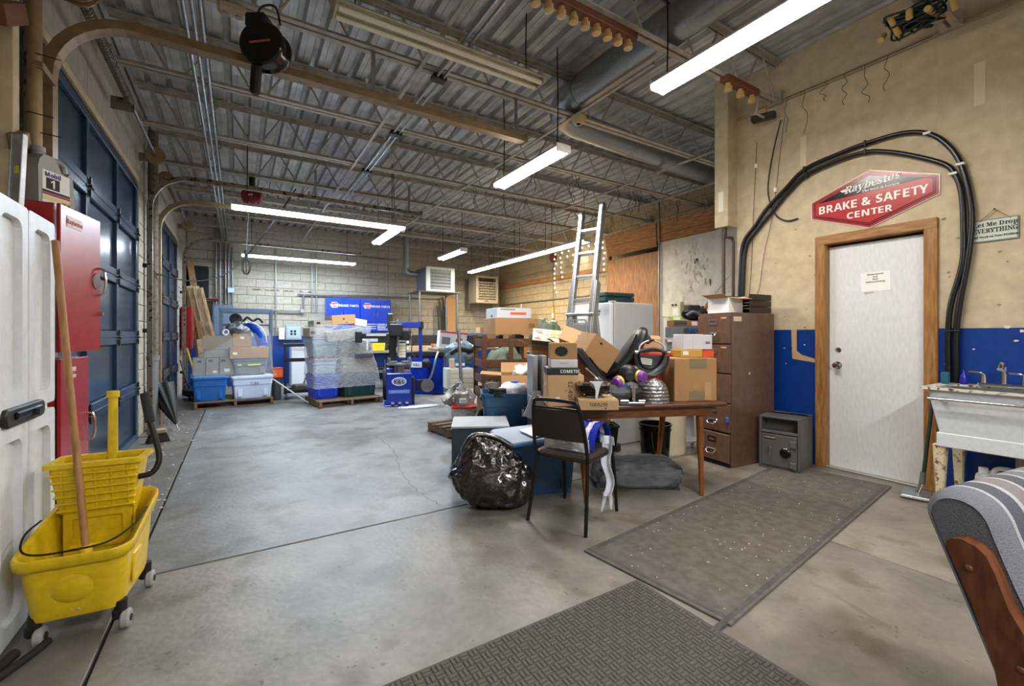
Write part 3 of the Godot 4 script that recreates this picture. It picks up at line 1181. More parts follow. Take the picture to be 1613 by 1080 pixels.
# ---------------------------------------------------------------- left side
func build_left_side() -> void:
	# posts and pipes on the near pier
	var tr := structure("trim_3", "painted posts and pipes fixed to the near left pier")
	part_box("post", Vector3(-1.005, 2.0, -3.30), Vector3(0.05, 4.0, 0.075), M("wall_beige"), tr, 0.004)
	part_cyl("pipe", Vector3(-0.95, 0, -3.43), Vector3(-0.95, 4.0, -3.43), 0.030, M("track"), tr)
	part_box("dark_stud", Vector3(-1.0, 1.9, -3.56), Vector3(0.04, 3.8, 0.09), M("old_post"), tr, 0.004)
	part_box("bracket", Vector3(-0.93, 2.72, -3.5), Vector3(0.05, 0.035, 0.22), M("track"), tr, 0.004)
	part_box("brace_board", Vector3(-0.97, 2.86, -3.20), Vector3(0.045, 0.10, 0.30), C("6a3c22", 0.7), tr, 0.004, Vector3(32, 0, 0))
	part_box("brace_board", Vector3(-0.97, 2.26, -3.30), Vector3(0.05, 0.08, 0.14), C("7a5a3e", 0.7), tr, 0.004, Vector3(28, 0, 0))
	for k in [[2.78, -3.4], [2.42, -3.30], [2.36, -3.42]]:
		part_cyl("nail", Vector3(-0.94, k[0], k[1]), Vector3(-0.84, k[0] - 0.01, k[1]), 0.003, M("dark_steel"), tr, -1, 6)
	# overhead door tracks
	for d in [[-3.72, 3.22, 2.45, "track", 0.045], [-6.97, 3.24, 2.55, "track_steel", 0.028], [-7.68, 3.12, 2.5, "track", 0.04], [-10.98, 3.2, 2.5, "track_steel", 0.03]]:
		var tn := thing("door_track", {-3.72: "tan curved door track nearest the viewer, beside the oil jug", -6.97: "thin steel curved door track at the far edge of the nearer blue door", -7.68: "tan curved door track at the near edge of the farther blue door", -10.98: "farthest curved door track, beside the leaning lumber"}[d[0]], "door track", Vector3(0, 0, d[0]), 0.0, "overhead door tracks")
		var xt := -0.97 if d[0] > -4.0 else -0.93
		var P := [Vector3(xt, 0.02, 0), Vector3(xt, d[1] - 0.42, 0)]
		for k in range(1, 9):
			var a := PI * 0.5 * k / 9.0
			P.append(Vector3(xt + 0.42 * (1.0 - cos(a)), d[1] - 0.42 + 0.42 * sin(a), 0))
		P.append(Vector3(xt + 0.42, d[1], 0))
		P.append(Vector3(d[2], d[1] - 0.01, 0))
		var m := MB.new()
		var w: float = d[4]
		# C section: web plus two lips swept along the path
		var prof := [Vector2(-w, -0.028), Vector2(w, -0.028), Vector2(w, 0.028), Vector2(w - 0.012, 0.028), Vector2(w - 0.012, -0.018), Vector2(-w + 0.012, -0.018), Vector2(-w + 0.012, 0.028), Vector2(-w, 0.028)]
		var rows := []
		for i in P.size():
			var dir: Vector3 = (P[mini(i + 1, P.size() - 1)] - P[maxi(i - 1, 0)]).normalized()
			var nrm := Vector3(dir.y, -dir.x, 0)
			var row := []
			for q in prof:
				row.append(P[i] + Vector3(0, 0, q.x) + nrm * -q.y)
			rows.append(row)
		for i in rows.size() - 1:
			var mid: Vector3 = (P[i] + P[i + 1]) * 0.5
			for j in prof.size():
				var j2 := (j + 1) % prof.size()
				var e := Vector2(prof[j2].y - prof[j].y, prof[j].x - prof[j2].x)
				var dir2: Vector3 = (P[i + 1] - P[i]).normalized()
				var nr2 := Vector3(dir2.y, -dir2.x, 0)
				m.qo(rows[i][j], rows[i][j2], rows[i + 1][j2], rows[i + 1][j], Vector3(0, 0, e.x) - nr2 * e.y)
		m.done("rail", M(d[3]), tn)
		for y in [0.5, 1.3, 2.1]:
			part_box("bracket", Vector3(-0.965, y, 0), Vector3(0.07, 0.05, 0.03), M("dark_steel"), tn, 0.004)
		for x in [0.95, 2.35]:
			part_box("hanger", Vector3(x, d[1] + 0.2, 0.0), Vector3(0.035, 0.42, 0.004), M("galvanised"), tn, 0.001)
		var stop := MB.new()
		stop.box(Vector3(d[2], d[1], 0), Vector3(0.03, 0.09, 0.10), 0.006)
		stop.done("end_stop", M(d[3]), tn)
	# torsion shafts over the doors
	for d in [[-5.33, "rusty torsion shaft over the nearer blue door"], [-9.33, "dark torsion shaft over the farther blue door"]]:
		var ts := thing("torsion_shaft", d[1], "shaft", Vector3(-0.86, 3.42, d[0]), 0.0, "door torsion shafts")
		part_cyl("shaft", Vector3(0, 0, -1.62), Vector3(0, 0, 1.72), 0.016, M("steel"), ts)
		var sp := MB.new()
		var hp := []
		for i in 300:
			var a := TAU * i / 8.0
			hp.append(Vector3(cos(a) * 0.033, sin(a) * 0.033, -0.05 + i * 0.0048))
		sp.tube(hp, 0.005, 5)
		sp.done("spring", M("track_steel"), ts)
		for z in [-1.5, 1.55]:
			var dr := MB.new()
			dr.T = Transform3D(Basis(Vector3.RIGHT, PI / 2), Vector3(0, 0, z))
			dr.lathe([Vector2(0.02, -0.03), Vector2(0.10, -0.03), Vector2(0.10, -0.02), Vector2(0.075, -0.015), Vector2(0.075, 0.02), Vector2(0.10, 0.025), Vector2(0.10, 0.035), Vector2(0.02, 0.035)], 20)
			dr.done("cable_drum", M("track"), ts)
			part_box("bearing_plate", Vector3(-0.08, -0.02, z - 0.06), Vector3(0.17, 0.10, 0.006), M("track_steel"), ts, 0.001)
		part_box("bearing_plate", Vector3(-0.06, -0.02, -0.08), Vector3(0.17, 0.12, 0.008), M("track_steel"), ts, 0.001)
	# pier pipe with peeled paint between the doors
	var pp := structure("trim_4", "peeling downpipe with a bare metal foot between the blue doors")
	part_cyl("peeling_pipe", Vector3(-0.95, 0.95, -7.36), Vector3(-0.95, 3.9, -7.36), 0.055, M("old_post"), pp)
	part_cyl("metal_foot", Vector3(-0.95, 0.02, -7.36), Vector3(-0.95, 0.95, -7.36), 0.058, M("galvanised"), pp)
	part_cyl("collar", Vector3(-0.95, 0.92, -7.36), Vector3(-0.95, 0.98, -7.36), 0.07, M("galvanised"), pp)
	part_tube("wire", [Vector3(-0.90, 2.05, -7.0), Vector3(-0.90, 2.03, -7.4)], 0.006, M("black_rubber"), pp, 6)

	# white moulded cabinet
	var cb := thing("storage_cabinet", "tall white moulded plastic cabinet with a black latch at the left edge", "cabinet", Vector3(-0.9, 0, -2.735))
	var wp := M("cabinet_plastic")
	part_box("body", Vector3(-0.02, 0.905, 0), Vector3(0.2, 1.81, 0.66), wp, cb, 0.012)
	for s in [-1, 1]:
		var dn := group_node("door", cb, Vector3(0.082, 0.91, s * 0.163), Vector3(0, 90, 0))
		var sl := MB.new()
		sl.box(Vector3(0, 0, 0.008), Vector3(0.318, 1.78, 0.016), 0.004)
		sl.done("leaf", wp, dn)
		var fr := MB.new()
		fr.T = Transform3D(Basis(), Vector3(0, 0.45, 0))
		fr.frame(0.318, 0.87, 0.02, 0.2, 0.74, 0.05, 0.016, 0.042)
		fr.T = Transform3D(Basis(), Vector3(0, -0.45, 0))
		fr.frame(0.318, 0.87, 0.02, 0.2, 0.72, 0.05, 0.016, 0.042)
		fr.done("raised_rim", wp, dn)
	var lt := group_node("latch", cb, Vector3(0.13, 0.92, 0.07), Vector3(0, 90, 0))
	var lb := MB.new()
	lb.T = Transform3D(Basis(Vector3.RIGHT, PI / 2), Vector3.ZERO)
	lb.slab(0.40, 0.075, -0.012, 0.012, 0.03, 0.006)
	lb.done("plate", M("black"), lt)
	part_box("pull", Vector3(0, 0.005, 0.016), Vector3(0.26, 0.03, 0.014), M("black_gloss"), lt, 0.006)
	part_cyl("lock", Vector3(0.06, -0.005, 0.012), Vector3(0.06, -0.005, 0.035), 0.014, M("black"), lt)

	# red wall cabinets
	red_cabinet(Vector3(-0.92, 1.155, -3.45), 0.79, "red steel wall cabinet with its door ajar, under the oil jug", 11.0, true)
	red_cabinet(Vector3(-0.92, 0.24, -3.45), 0.88, "lower red steel cabinet behind the mop bucket", 3.0, false)

	# oil jug
	var j := thing("oil_jug", "grey plastic motor oil jug with a white label on the red cabinet", "jug", Vector3(-0.90, 1.948, -3.42), 62.0)
	var jb := MB.new()
	jb.prism([Vector2(-0.105, 0), Vector2(0.10, 0), Vector2(0.105, 0.05), Vector2(0.088, 0.19), Vector2(0.075, 0.215), Vector2(0.055, 0.19), Vector2(0.02, 0.20), Vector2(0.0, 0.245), Vector2(-0.02, 0.27), Vector2(-0.075, 0.27), Vector2(-0.10, 0.24), Vector2(-0.108, 0.2)], 0.115)
	jb.done("body", M("jug_grey"), j)
	var jn := MB.new()
	jn.cyl(Vector3(-0.048, 0.265, 0), Vector3(-0.048, 0.295, 0), 0.026, -1, 16)
	jn.cyl(Vector3(-0.048, 0.29, 0), Vector3(-0.048, 0.318, 0), 0.030, 0.029, 16)
	jn.done("cap", M("jug_grey"), j)
	part_tube("handle", [Vector3(-0.02, 0.255, 0), Vector3(0.03, 0.275, 0), Vector3(0.085, 0.268, 0), Vector3(0.098, 0.235, 0), Vector3(0.098, 0.16, 0)], 0.016, M("jug_grey"), j, 10, 5)
	var jl := group_node("label", j, Vector3(0.0, 0, 0.0585))
	part_box("paper", Vector3(-0.01, 0.10, 0), Vector3(0.155, 0.175, 0.002), M("paper_white"), jl, 0)
	part_box("black_block", Vector3(-0.03, 0.12, 0.001), Vector3(0.075, 0.06, 0.002), M("ink"), jl, 0)
	part_box("red_stripe", Vector3(-0.01, 0.062, 0.001), Vector3(0.155, 0.012, 0.002), C("a8201f"), jl, 0)
	part_box("dark_stripe", Vector3(-0.01, 0.076, 0.001), Vector3(0.155, 0.013, 0.002), M("ink"), jl, 0)
	part_box("cream_stripe", Vector3(-0.01, 0.04, 0.001), Vector3(0.155, 0.022, 0.002), C("d9cf93"), jl, 0)
	text("Mobil", 0.034, jl, C("26366e"), Vector3(-0.03, 0.167, 0.002), Vector3.ZERO, "lettering", "Droid Sans", true)
	text("1", 0.062, jl, M("paper_white"), Vector3(-0.03, 0.12, 0.003), Vector3.ZERO, "lettering", "Droid Sans", true)
	text("5W-30", 0.018, jl, M("ink"), Vector3(0.045, 0.03, 0.002))

	# spirit level leaning in the corner
	var lv := thing("spirit_level", "aluminium spirit level with a yellow vial standing behind the white cabinet", "level", Vector3(-0.955, 1.25, -3.12), 0.0)
	lv.rotation_degrees = Vector3(0, 60, -3)
	var li := MB.new()
	li.box(Vector3(0, 0.5, 0), Vector3(0.012, 1.0, 0.05), 0.002)
	li.box(Vector3(0, 0.5, 0.026), Vector3(0.026, 1.0, 0.006), 0.002)
	li.box(Vector3(0, 0.5, -0.026), Vector3(0.026, 1.0, 0.006), 0.002)
	li.done("beam", M("galvanised"), lv)
	part_box("vial", Vector3(0.004, 0.82, 0), Vector3(0.02, 0.05, 0.034), C("c9d13a", 0.2), lv, 0.006)

	mop_bucket()

	# black handled tools on the floor
	var t1 := thing("loppers", "black and yellow handled tool lying on the floor by the cabinet", "tool", Vector3(-0.78, 0.022, -2.34), 0)
	part_tube("grip", [Vector3(-0.06, 0.0, 0.16), Vector3(0.02, 0.004, -0.01), Vector3(0.05, 0.006, -0.10)], 0.020, M("black_rubber"), t1, 10, 4)
	part_tube("yellow_collar", [Vector3(-0.10, 0, 0.26), Vector3(-0.055, 0, 0.15)], 0.0215, C("e0b81c", 0.5), t1, 10)
	var t2 := thing("breaker_bar", "long black rubber-gripped bar on the floor in front of the mop bucket", "tool", Vector3(-0.71, 0.016, -2.36), 0)
	part_tube("grip", [Vector3(-0.05, 0, 0.08), Vector3(0.02, 0.002, -0.04), Vector3(0.06, 0.004, -0.13)], 0.015, M("black_rubber"), t2, 10, 4)
	part_tube("tip", [Vector3(-0.075, 0, 0.125), Vector3(-0.048, 0, 0.078)], 0.0135, M("chrome"), t2, 10)

	# folded umbrella
	var um := thing("umbrella", "black folded umbrella leaning point-down against the pier", "umbrella", Vector3(-0.70, 0.0, -7.25), 0)
	var tip := Vector3(0.02, 0.02, 0.0)
	var topv := Vector3(-0.22, 0.62, -0.30)
	var cm := MB.new()
	var ax := (topv - tip).normalized()
	var su := ax.cross(Vector3.UP).normalized()
	var sw := ax.cross(su)
	var R := []
	for i in 9:
		var k := i / 8.0
		var row := PackedVector3Array()
		for q in 32:
			var a := TAU * q / 32.0
			var fold := 1.0 - 0.32 * pow(absf(sin(a * 4.0)), 0.7)
			row.append(tip.lerp(topv, 0.08 + 0.82 * k) + (su * cos(a) * 1.0 + sw * sin(a)) * (0.012 + 0.15 * pow(k, 0.85)) * fold)
		R.append(row)
	cm.rings(R)
	cm.done("canopy", C("131417", 0.5), um)
	part_cyl("shaft", tip, topv + ax * 0.12, 0.006, M("steel"), um)
	part_cyl("ferrule", tip - ax * 0.01, tip + ax * 0.07, 0.008, M("chrome"), um, 0.006)
	# brush and dustpan beside it
	var br := thing("floor_brush", "dirty floor brush head standing beside the umbrella tip", "brush", Vector3(-0.80, 0, -6.55), 20)
	part_box("bristles", Vector3(0, 0.05, 0), Vector3(0.22, 0.10, 0.12), C("2c2620", 0.95), br, 0.01, Vector3.ZERO, Vector2(0.7, 0.6))
	part_box("block", Vector3(0, 0.125, 0), Vector3(0.16, 0.05, 0.08), C("a58a62", 0.7), br, 0.01)
	var ds := MB.new()
	var rng := RandomNumberGenerator.new()
	rng.seed = 12
	for k in 190:
		var p := Vector3(rng.randf_range(-0.95, -0.35) , 0.003, rng.randf_range(-8.6, -3.6))
		if rng.randf() < 0.5:
			p.x = lerpf(p.x, -0.85, 0.6)
		ds.box(p, Vector3(rng.randf_range(0.006, 0.03), 0.006, rng.randf_range(0.006, 0.025)), 0.001, Basis(Vector3.UP, rng.randf() * 6.0))
	var deb := ds.done("floor_debris", C("c2bfb4", 0.9), self)
	deb.set_meta("kind", "stuff")
	deb.set_meta("label", "pale paint flakes scattered along the overhead doors")
	deb.set_meta("category", "debris")


func red_cabinet(at: Vector3, h: float, label: String, ajar: float, upper: bool) -> void:
	var t := thing("red_cabinet", label, "cabinet", at, 0, "red wall cabinets")
	var red := M("cabinet_red")
	part_box("body", Vector3(0.038, h * 0.5, 0.0), Vector3(0.115, h, 0.42), red, t, 0.004)
	var dn := group_node("door", t, Vector3(0.10, 0, 0.21), Vector3(0, 90.0 - ajar, 0))
	part_box("leaf", Vector3(0.205, h * 0.5, 0.011), Vector3(0.41, h, 0.018), red, dn, 0.004)
	var hd := MB.new()
	hd.tube(curve([Vector3(0.375, h * 0.5 + 0.10, 0.02), Vector3(0.375, h * 0.5 + 0.09, 0.05), Vector3(0.375, h * 0.5 + 0.02, 0.06), Vector3(0.375, h * 0.5 - 0.05, 0.05), Vector3(0.375, h * 0.5 - 0.06, 0.02)], 4), 0.007, 8)
	hd.done("handle", M("chrome"), dn)
	if upper:
		var cr := MB.new()
		cr.T = Transform3D(Basis(Vector3.RIGHT, PI / 2), Vector3(0.36, h * 0.5 + 0.02, 0.02))
		cr.lathe([Vector2(0, 0), Vector2(0.05, 0), Vector2(0.045, 0.004), Vector2(0, 0.005)], 20)
		cr.done("cup", C("5a1512", 0.4), dn)
	part_cyl("lock", Vector3(0.38, h * 0.28, 0.02), Vector3(0.38, h * 0.28, 0.045), 0.012, M("chrome"), dn)
	var lb := group_node("sticker", dn, Vector3(0.13, h - 0.08, 0.0212))
	part_box("backing", Vector3.ZERO, Vector3(0.15, 0.06, 0.001), C("cfc6c4", 0.5), lb, 0)
	part_box("panel", Vector3(0, 0, 0.0006), Vector3(0.14, 0.05, 0.001), C("d9b9b4", 0.5), lb, 0)
	text("Raybestos", 0.032, lb, C("a11f22"), Vector3(0, 0, 0.0015), Vector3.ZERO, "lettering", "Droid Serif")

func mop_bucket() -> void:
	var y := M("yellow_plastic")
	var t := thing("mop_bucket", "yellow rolling mop bucket beside the white cabinet", "bucket", Vector3(-0.55, 0, -2.66), -6)
	# bucket shell: sloping rim, inside and outside
	var sh := MB.new()
	var N := 44
	var shape := func(w: float, d: float, yy: float, slope: float, grow: float) -> PackedVector3Array:
		var o := PackedVector3Array()
		for p in MB.rrect(w, d, 0.06 + grow, 10):
			var front: float = clampf(p.y / d + 0.5, 0.0, 1.0)
			var hump: float = 0.05 * smoothstep(0.35, 0.1, front)
			o.append(Vector3(p.x, yy - slope * front + hump * slope * 8.0 * 0.0 + (0.06 * smoothstep(0.55, 0.0, front) if slope > 0.0 else 0.0), p.y))
		return o
	var outer := [shape.call(0.28, 0.37, 0.10, 0.0, -0.02), shape.call(0.30, 0.395, 0.13, 0.0, 0.0), shape.call(0.325, 0.43, 0.28, 0.02, 0.0), shape.call(0.335, 0.445, 0.375, 0.05, 0.0)]
	sh.rings(outer, true, true, false)
	var lip := [shape.call(0.335, 0.445, 0.375, 0.05, 0.0), shape.call(0.375, 0.485, 0.380, 0.05, 0.01), shape.call(0.38, 0.49, 0.415, 0.05, 0.01), shape.call(0.37, 0.48, 0.422, 0.05, 0.01)]
	sh.rings(lip)
	var inner := [shape.call(0.37, 0.48, 0.422, 0.05, 0.01), shape.call(0.325, 0.435, 0.412, 0.05, 0.0), shape.call(0.31, 0.415, 0.28, 0.02, 0.0), shape.call(0.285, 0.375, 0.12, 0.0, 0.0)]
	var m0 := sh.v.size()
	sh.rings(inner, true, false, false)
	for k in range(m0, sh.v.size(), 3):
		var tv := sh.v[k + 1]
		sh.v[k + 1] = sh.v[k + 2]
		sh.v[k + 2] = tv
		var tn := sh.n[k + 1]
		sh.n[k] = -sh.n[k]
		sh.n[k + 1] = -sh.n[k + 2]
		sh.n[k + 2] = -tn
	sh._cap(inner[3], Vector3.UP)
	sh.done("tub", y, t)
	var bel := MB.new()
	bel.ball(Vector3(0.0, 0.24, 0.175), Vector3(0.10, 0.09, 0.05), 20, 10)
	bel.done("front_bulge", y, t)
	for s in [-1, 1]:
		part_box("side_pad", Vector3(s * 0.163, 0.22, 0.05), Vector3(0.012, 0.13, 0.10), y, t, 0.005)
	# bail wire lying across the rim
	part_tube("bail", [Vector3(-0.18, 0.445, -0.02), Vector3(-0.192, 0.425, 0.08), Vector3(-0.17, 0.39, 0.16), Vector3(-0.11, 0.378, 0.20), Vector3(0.0, 0.382, 0.215), Vector3(0.11, 0.39, 0.20), Vector3(0.17, 0.415, 0.10), Vector3(0.185, 0.445, -0.02)], 0.004, M("dark_steel"), t, 7, 5)
	for c in [Vector3(-0.13, 0, 0.16), Vector3(0.14, 0, 0.16), Vector3(-0.13, 0, -0.18), Vector3(0.14, 0, -0.18)]:
		var cs := group_node("caster", t, c)
		part_cyl("stem", Vector3(0, 0.06, 0), Vector3(0, 0.12, 0), 0.022, M("black"), cs)
		part_box("fork", Vector3(-0.005, 0.065, 0.0), Vector3(0.045, 0.05, 0.045), M("black"), cs, 0.01)
		var wh := MB.new()
		wh.T = Transform3D(Basis(Vector3(0, 0, 1), PI / 2) * Basis(), Vector3(0.018, 0.038, 0.006))
		wh.lathe([Vector2(0, -0.016), Vector2(0.03, -0.016), Vector2(0.038, -0.010), Vector2(0.038, 0.010), Vector2(0.03, 0.016), Vector2(0, 0.016)], 22)
		wh.done("wheel", C("9a9a98", 0.5), cs)
		part_cyl("hub", Vector3(0.03, 0.038, 0.006), Vector3(0.038, 0.038, 0.006), 0.014, M("black"), cs)
	# wringer
	var w := thing("mop_wringer", "yellow slatted mop wringer hooked on the back of the mop bucket", "wringer", Vector3(-0.55, 0.0, -2.79), -6)
	var wt := MB.new()
	wt.tub([[0.44, 0.27, 0.10, 0.02], [0.66, 0.32, 0.17, 0.02]], 0.008)
	wt.done("hopper", y, w)
	for i in 6:
		part_box("slat", Vector3(0, 0.455 + i * 0.034, 0.056 + i * 0.0056), Vector3(0.275 + i * 0.007, 0.010, 0.016), y, w, 0.003)
	for i in 5:
		part_box("upright", Vector3(-0.116 + i * 0.058, 0.545, 0.067), Vector3(0.010, 0.20, 0.012), y, w, 0.003, Vector3(9, 0, 0))
	var top := MB.new()
	top.T = Transform3D(Basis(Vector3.RIGHT, -PI / 2), Vector3(0, 0.655, 0))
	top.frame(0.35, 0.20, 0.02, 0.30, 0.14, 0.015, 0.0, 0.02)
	top.done("rim", y, w)
	var bk := MB.new()
	bk.T = Transform3D(Basis(), Vector3(0, 0.34, 0.03))
	bk.frame(0.24, 0.20, 0.015, 0.18, 0.10, 0.01, -0.01, 0.012, Vector2(0, 0.02))
	bk.box(Vector3(0, -0.06, 0.016), Vector3(0.20, 0.02, 0.014), 0.004)
	bk.box(Vector3(0, 0.0, -0.006), Vector3(0.22, 0.18, 0.006), 0.002)
	bk.done("press_plate", y, w)
	for s in [-1, 1]:
		part_box("side_arm", Vector3(s * 0.125, 0.36, -0.01), Vector3(0.012, 0.22, 0.06), y, w, 0.004)
	part_cyl("handle_post", Vector3(0.02, 0.62, -0.07), Vector3(0.02, 0.965, -0.075), 0.020, y, w, 0.018)
	part_cyl("handle_cap", Vector3(0.02, 0.945, -0.075), Vector3(0.02, 0.975, -0.075), 0.025, y, w)
	part_tube("lever", [Vector3(0.15, 0.575, 0.05), Vector3(0.20, 0.585, 0.04), Vector3(0.222, 0.64, 0.02), Vector3(0.205, 0.73, 0.0), Vector3(0.175, 0.83, -0.02)], 0.013, M("dark_steel"), w, 10, 5)
	part_tube("lever_grip", [Vector3(0.178, 0.82, -0.02), Vector3(0.15, 0.96, -0.045)], 0.021, M("black_rubber"), w, 12)
	# mop
	var mp := thing("mop", "wooden mop handle with a yellow head standing in the mop bucket", "mop", Vector3(-0.545, 0.14, -2.54), 0)
	var a := Vector3(0, 0.14, 0)
	var b := Vector3(-0.205, 1.56, -0.42)
	part_cyl("handle", a, b, 0.0135, M("mop_wood"), mp, 0.0145)
	part_cyl("socket", a + Vector3(0.005, -0.05, 0.01), a.lerp(b, 0.05), 0.021, y, mp, 0.02)
	var yoke := MB.new()
	yoke.box(Vector3(0.005, 0.07, 0.015), Vector3(0.12, 0.035, 0.03), 0.01)
	yoke.done("clamp", y, mp)
	var st := MB.new()
	for i in 26:
		var ang := TAU * i / 26.0
		st.tube([Vector3(cos(ang) * 0.02, 0.07, sin(ang) * 0.015), Vector3(cos(ang) * 0.06, 0.02, sin(ang) * 0.04), Vector3(cos(ang) * 0.10, -0.01, sin(ang) * 0.08)], 0.007, 5)
	var so := st.done("strings", C("b7ab93", 0.95), mp)
	so.set_meta("kind", "stuff")

# ---------------------------------------------------------------- right side
func hexagon(k: float, inset: float) -> Array:
	# elongated hexagon of the shop sign, inset by a constant amount
	var hw := 0.46 - inset
	var sh := 0.079 - inset * 0.62
	var ch := 0.256 - inset * 1.18
	return [Vector2(-hw, -sh) * k, Vector2(-hw, sh) * k, Vector2(0, ch) * k, Vector2(hw, sh) * k, Vector2(hw, -sh) * k, Vector2(0, -ch) * k]

func build_right_side() -> void:
	# shop sign over the door
	var s := thing("shop_sign", "red and black hexagonal metal brake shop sign above the office door", "sign", Vector3(X_PART - 0.008, 2.442, -1.643), -90)
	var lay := [[0.0, "f0ede6", 0.0], [0.006, "a8272c", 0.004], [0.022, "161417", 0.006], [0.027, "a8272c", 0.008], [0.033, "161417", 0.009], [0.040, "b02a30", 0.011]]
	var nm := ["white_edge", "red_border", "black_line", "red_border", "black_line", "red_field"]
	for i in lay.size():
		var m := MB.new()
		m.prism(hexagon(1.0, lay[i][0]), 0.004, lay[i][2])
		m.done(nm[i], C(lay[i][1], 0.25), s)
	var bf := MB.new()
	var hx := hexagon(1.0, 0.046)
	bf.prism([Vector2(-0.398, 0.075 - 0.02), Vector2(0, hx[2].y), Vector2(0.385, 0.072)], 0.004, 0.0125)
	bf.done("black_field", C("17161a", 0.2), s)
	var wh := C("e9e6de", 0.35)
	text("BRAKE & SAFETY", 0.098, s, wh, Vector3(0.0, -0.015, 0.0145), Vector3.ZERO, "lettering", "Droid Sans", true, 1.04)
	text("CENTER", 0.078, s, wh, Vector3(0.0, -0.115, 0.0145), Vector3.ZERO, "lettering", "Droid Sans", true, 1.15)
	var rb := text("Raybestos", 0.085, s, wh, Vector3(0.02, 0.135, 0.0155), Vector3.ZERO, "lettering", "Droid Serif", true, 0.92)
	rb.transform.basis = Basis(Vector3(0.92, 0, 0), Vector3(0.3, 1, 0), Vector3(0, 0, 1)).rotated(Vector3.BACK, 0.08)
	text("The best in brakes", 0.028, s, wh, Vector3(0.08, 0.078, 0.0145), Vector3.ZERO, "lettering", "Droid Serif", true)
	var sw := MB.new()
	sw.prism([Vector2(-0.215, 0.125), Vector2(-0.155, 0.135), Vector2(-0.17, 0.108), Vector2(-0.20, 0.108)], 0.002, 0.0155)
	sw.done("flourish", wh, s)
	# small hanging plaque
	var pl := thing("hanging_plaque", "small pale green joke plaque hanging on a cord by the black pipes", "sign", Vector3(X_PART - 0.008, 2.02, -0.885), -90)
	part_box("board", Vector3.ZERO, Vector3(0.235, 0.165, 0.006), C("7d8a80", 0.6), pl, 0.002)
	part_box("face", Vector3(0, 0, 0.003), Vector3(0.218, 0.148, 0.003), C("c7cfc2", 0.6), pl, 0.001)
	text("Let Me Drop", 0.042, pl, M("ink"), Vector3(0.0, 0.045, 0.006), Vector3.ZERO, "lettering", "Droid Serif", true, 0.86)
	text("EVERYTHING", 0.046, pl, M("ink"), Vector3(0.0, 0.0, 0.006), Vector3.ZERO, "lettering", "Droid Serif", true, 0.72)
	text("and Work on Your Problem", 0.021, pl, M("ink"), Vector3(0.0, -0.045, 0.006), Vector3.ZERO, "lettering", "Droid Serif", true, 0.8)
	part_tube("cord", [Vector3(-0.08, 0.07, 0.006), Vector3(0, 0.15, 0.008), Vector3(0.08, 0.07, 0.006)], 0.003, C("8a7a5c", 0.9), pl, 6)
	part_cyl("hook", Vector3(0, 0.15, -0.006), Vector3(0, 0.15, 0.02), 0.006, M("chrome"), pl)
	# black pipes arching over the door
	var hs := thing("pipe_run", "pair of black flexible pipes arching over the door and down to the sink", "pipe", Vector3(0, 0, 0))
	var xo := 4.685
	var A := [[1.45, -2.81], [1.85, -2.80], [2.24, -2.77], [2.42, -2.63], [2.56, -2.52], [2.72, -2.33], [2.86, -2.15], [2.915, -1.85], [2.93, -1.66], [2.925, -1.42], [2.86, -1.25], [2.72, -1.13], [2.52, -1.05], [2.19, -1.0], [1.86, -1.015], [1.48, -1.065], [1.2, -1.085], [0.83, -1.08]]
	var B := [[1.45, -2.775], [1.85, -2.765], [2.20, -2.735], [2.36, -2.62], [2.50, -2.48], [2.68, -2.30], [2.80, -2.13], [2.855, -1.85], [2.855, -1.66], [2.80, -1.5], [2.70, -1.32], [2.58, -1.15], [2.48, -1.09], [2.33, -1.055], [2.1, -1.045], [1.8, -1.05], [1.48, -1.115], [1.2, -1.13], [0.83, -1.125]]
	for L in [A, B]:
		var P := []
		for q in L:
			P.append(Vector3(xo, q[0], q[1]))
		part_tube("pipe", P, 0.019, M("pipe_black"), hs, 10, 4)
	for q in [[2.86, -2.15], [2.80, -2.13], [2.93, -1.66], [2.855, -1.66]]:
		part_box("clip", Vector3(xo, q[0], q[1]), Vector3(0.05, 0.05, 0.018), M("black"), hs, 0.004)
	for q in [[2.86, -1.25], [2.55, -1.06], [2.49, -1.10]]:
		part_box("clip", Vector3(xo, q[0], q[1]), Vector3(0.05, 0.02, 0.05), C("d8d8d4", 0.4), hs, 0.004)
	part_tube("tie", [Vector3(xo - 0.02, 1.28, -1.14), Vector3(xo - 0.02, 1.28, -1.06)], 0.006, M("black"), hs)
	# loose cables on the wall
	var cb := thing("hanging_cable", "thin black cable hanging from the ceiling unit across the partition", "cable", Vector3.ZERO)
	part_tube("cable", [Vector3(4.66, 3.42, -2.36), Vector3(4.69, 3.1, -2.46), Vector3(4.70, 2.75, -2.51), Vector3(4.70, 2.5, -2.44), Vector3(4.70, 2.40, -2.33), Vector3(4.70, 2.40, -2.22)], 0.007, M("black"), cb, 6, 6)
	var cb2 := thing("hanging_wire", "thin loose wire with a white tag hanging beside the beige chase", "cable", Vector3.ZERO)
	part_tube("wire", [Vector3(4.69, 3.3, -2.62), Vector3(4.70, 2.6, -2.66), Vector3(4.70, 1.9, -2.69), Vector3(4.70, 1.6, -2.72)], 0.003, M("black"), cb2, 5, 6)
	part_box("tag", Vector3(4.69, 3.05, -2.63), Vector3(0.012, 0.045, 0.03), M("paper_white"), cb2, 0.003)
	var cb3 := thing("loose_lead", "wavy light lead with a white plug hanging left of the sign", "cable", Vector3.ZERO)
	part_tube("lead", [Vector3(4.69, 3.45, -2.34), Vector3(4.70, 3.0, -2.40), Vector3(4.70, 2.72, -2.43), Vector3(4.70, 2.4, -2.48), Vector3(4.70, 2.1, -2.55), Vector3(4.70, 1.75, -2.60), Vector3(4.70, 1.62, -2.66)], 0.003, C("5a5650", 0.6), cb3, 5, 6)
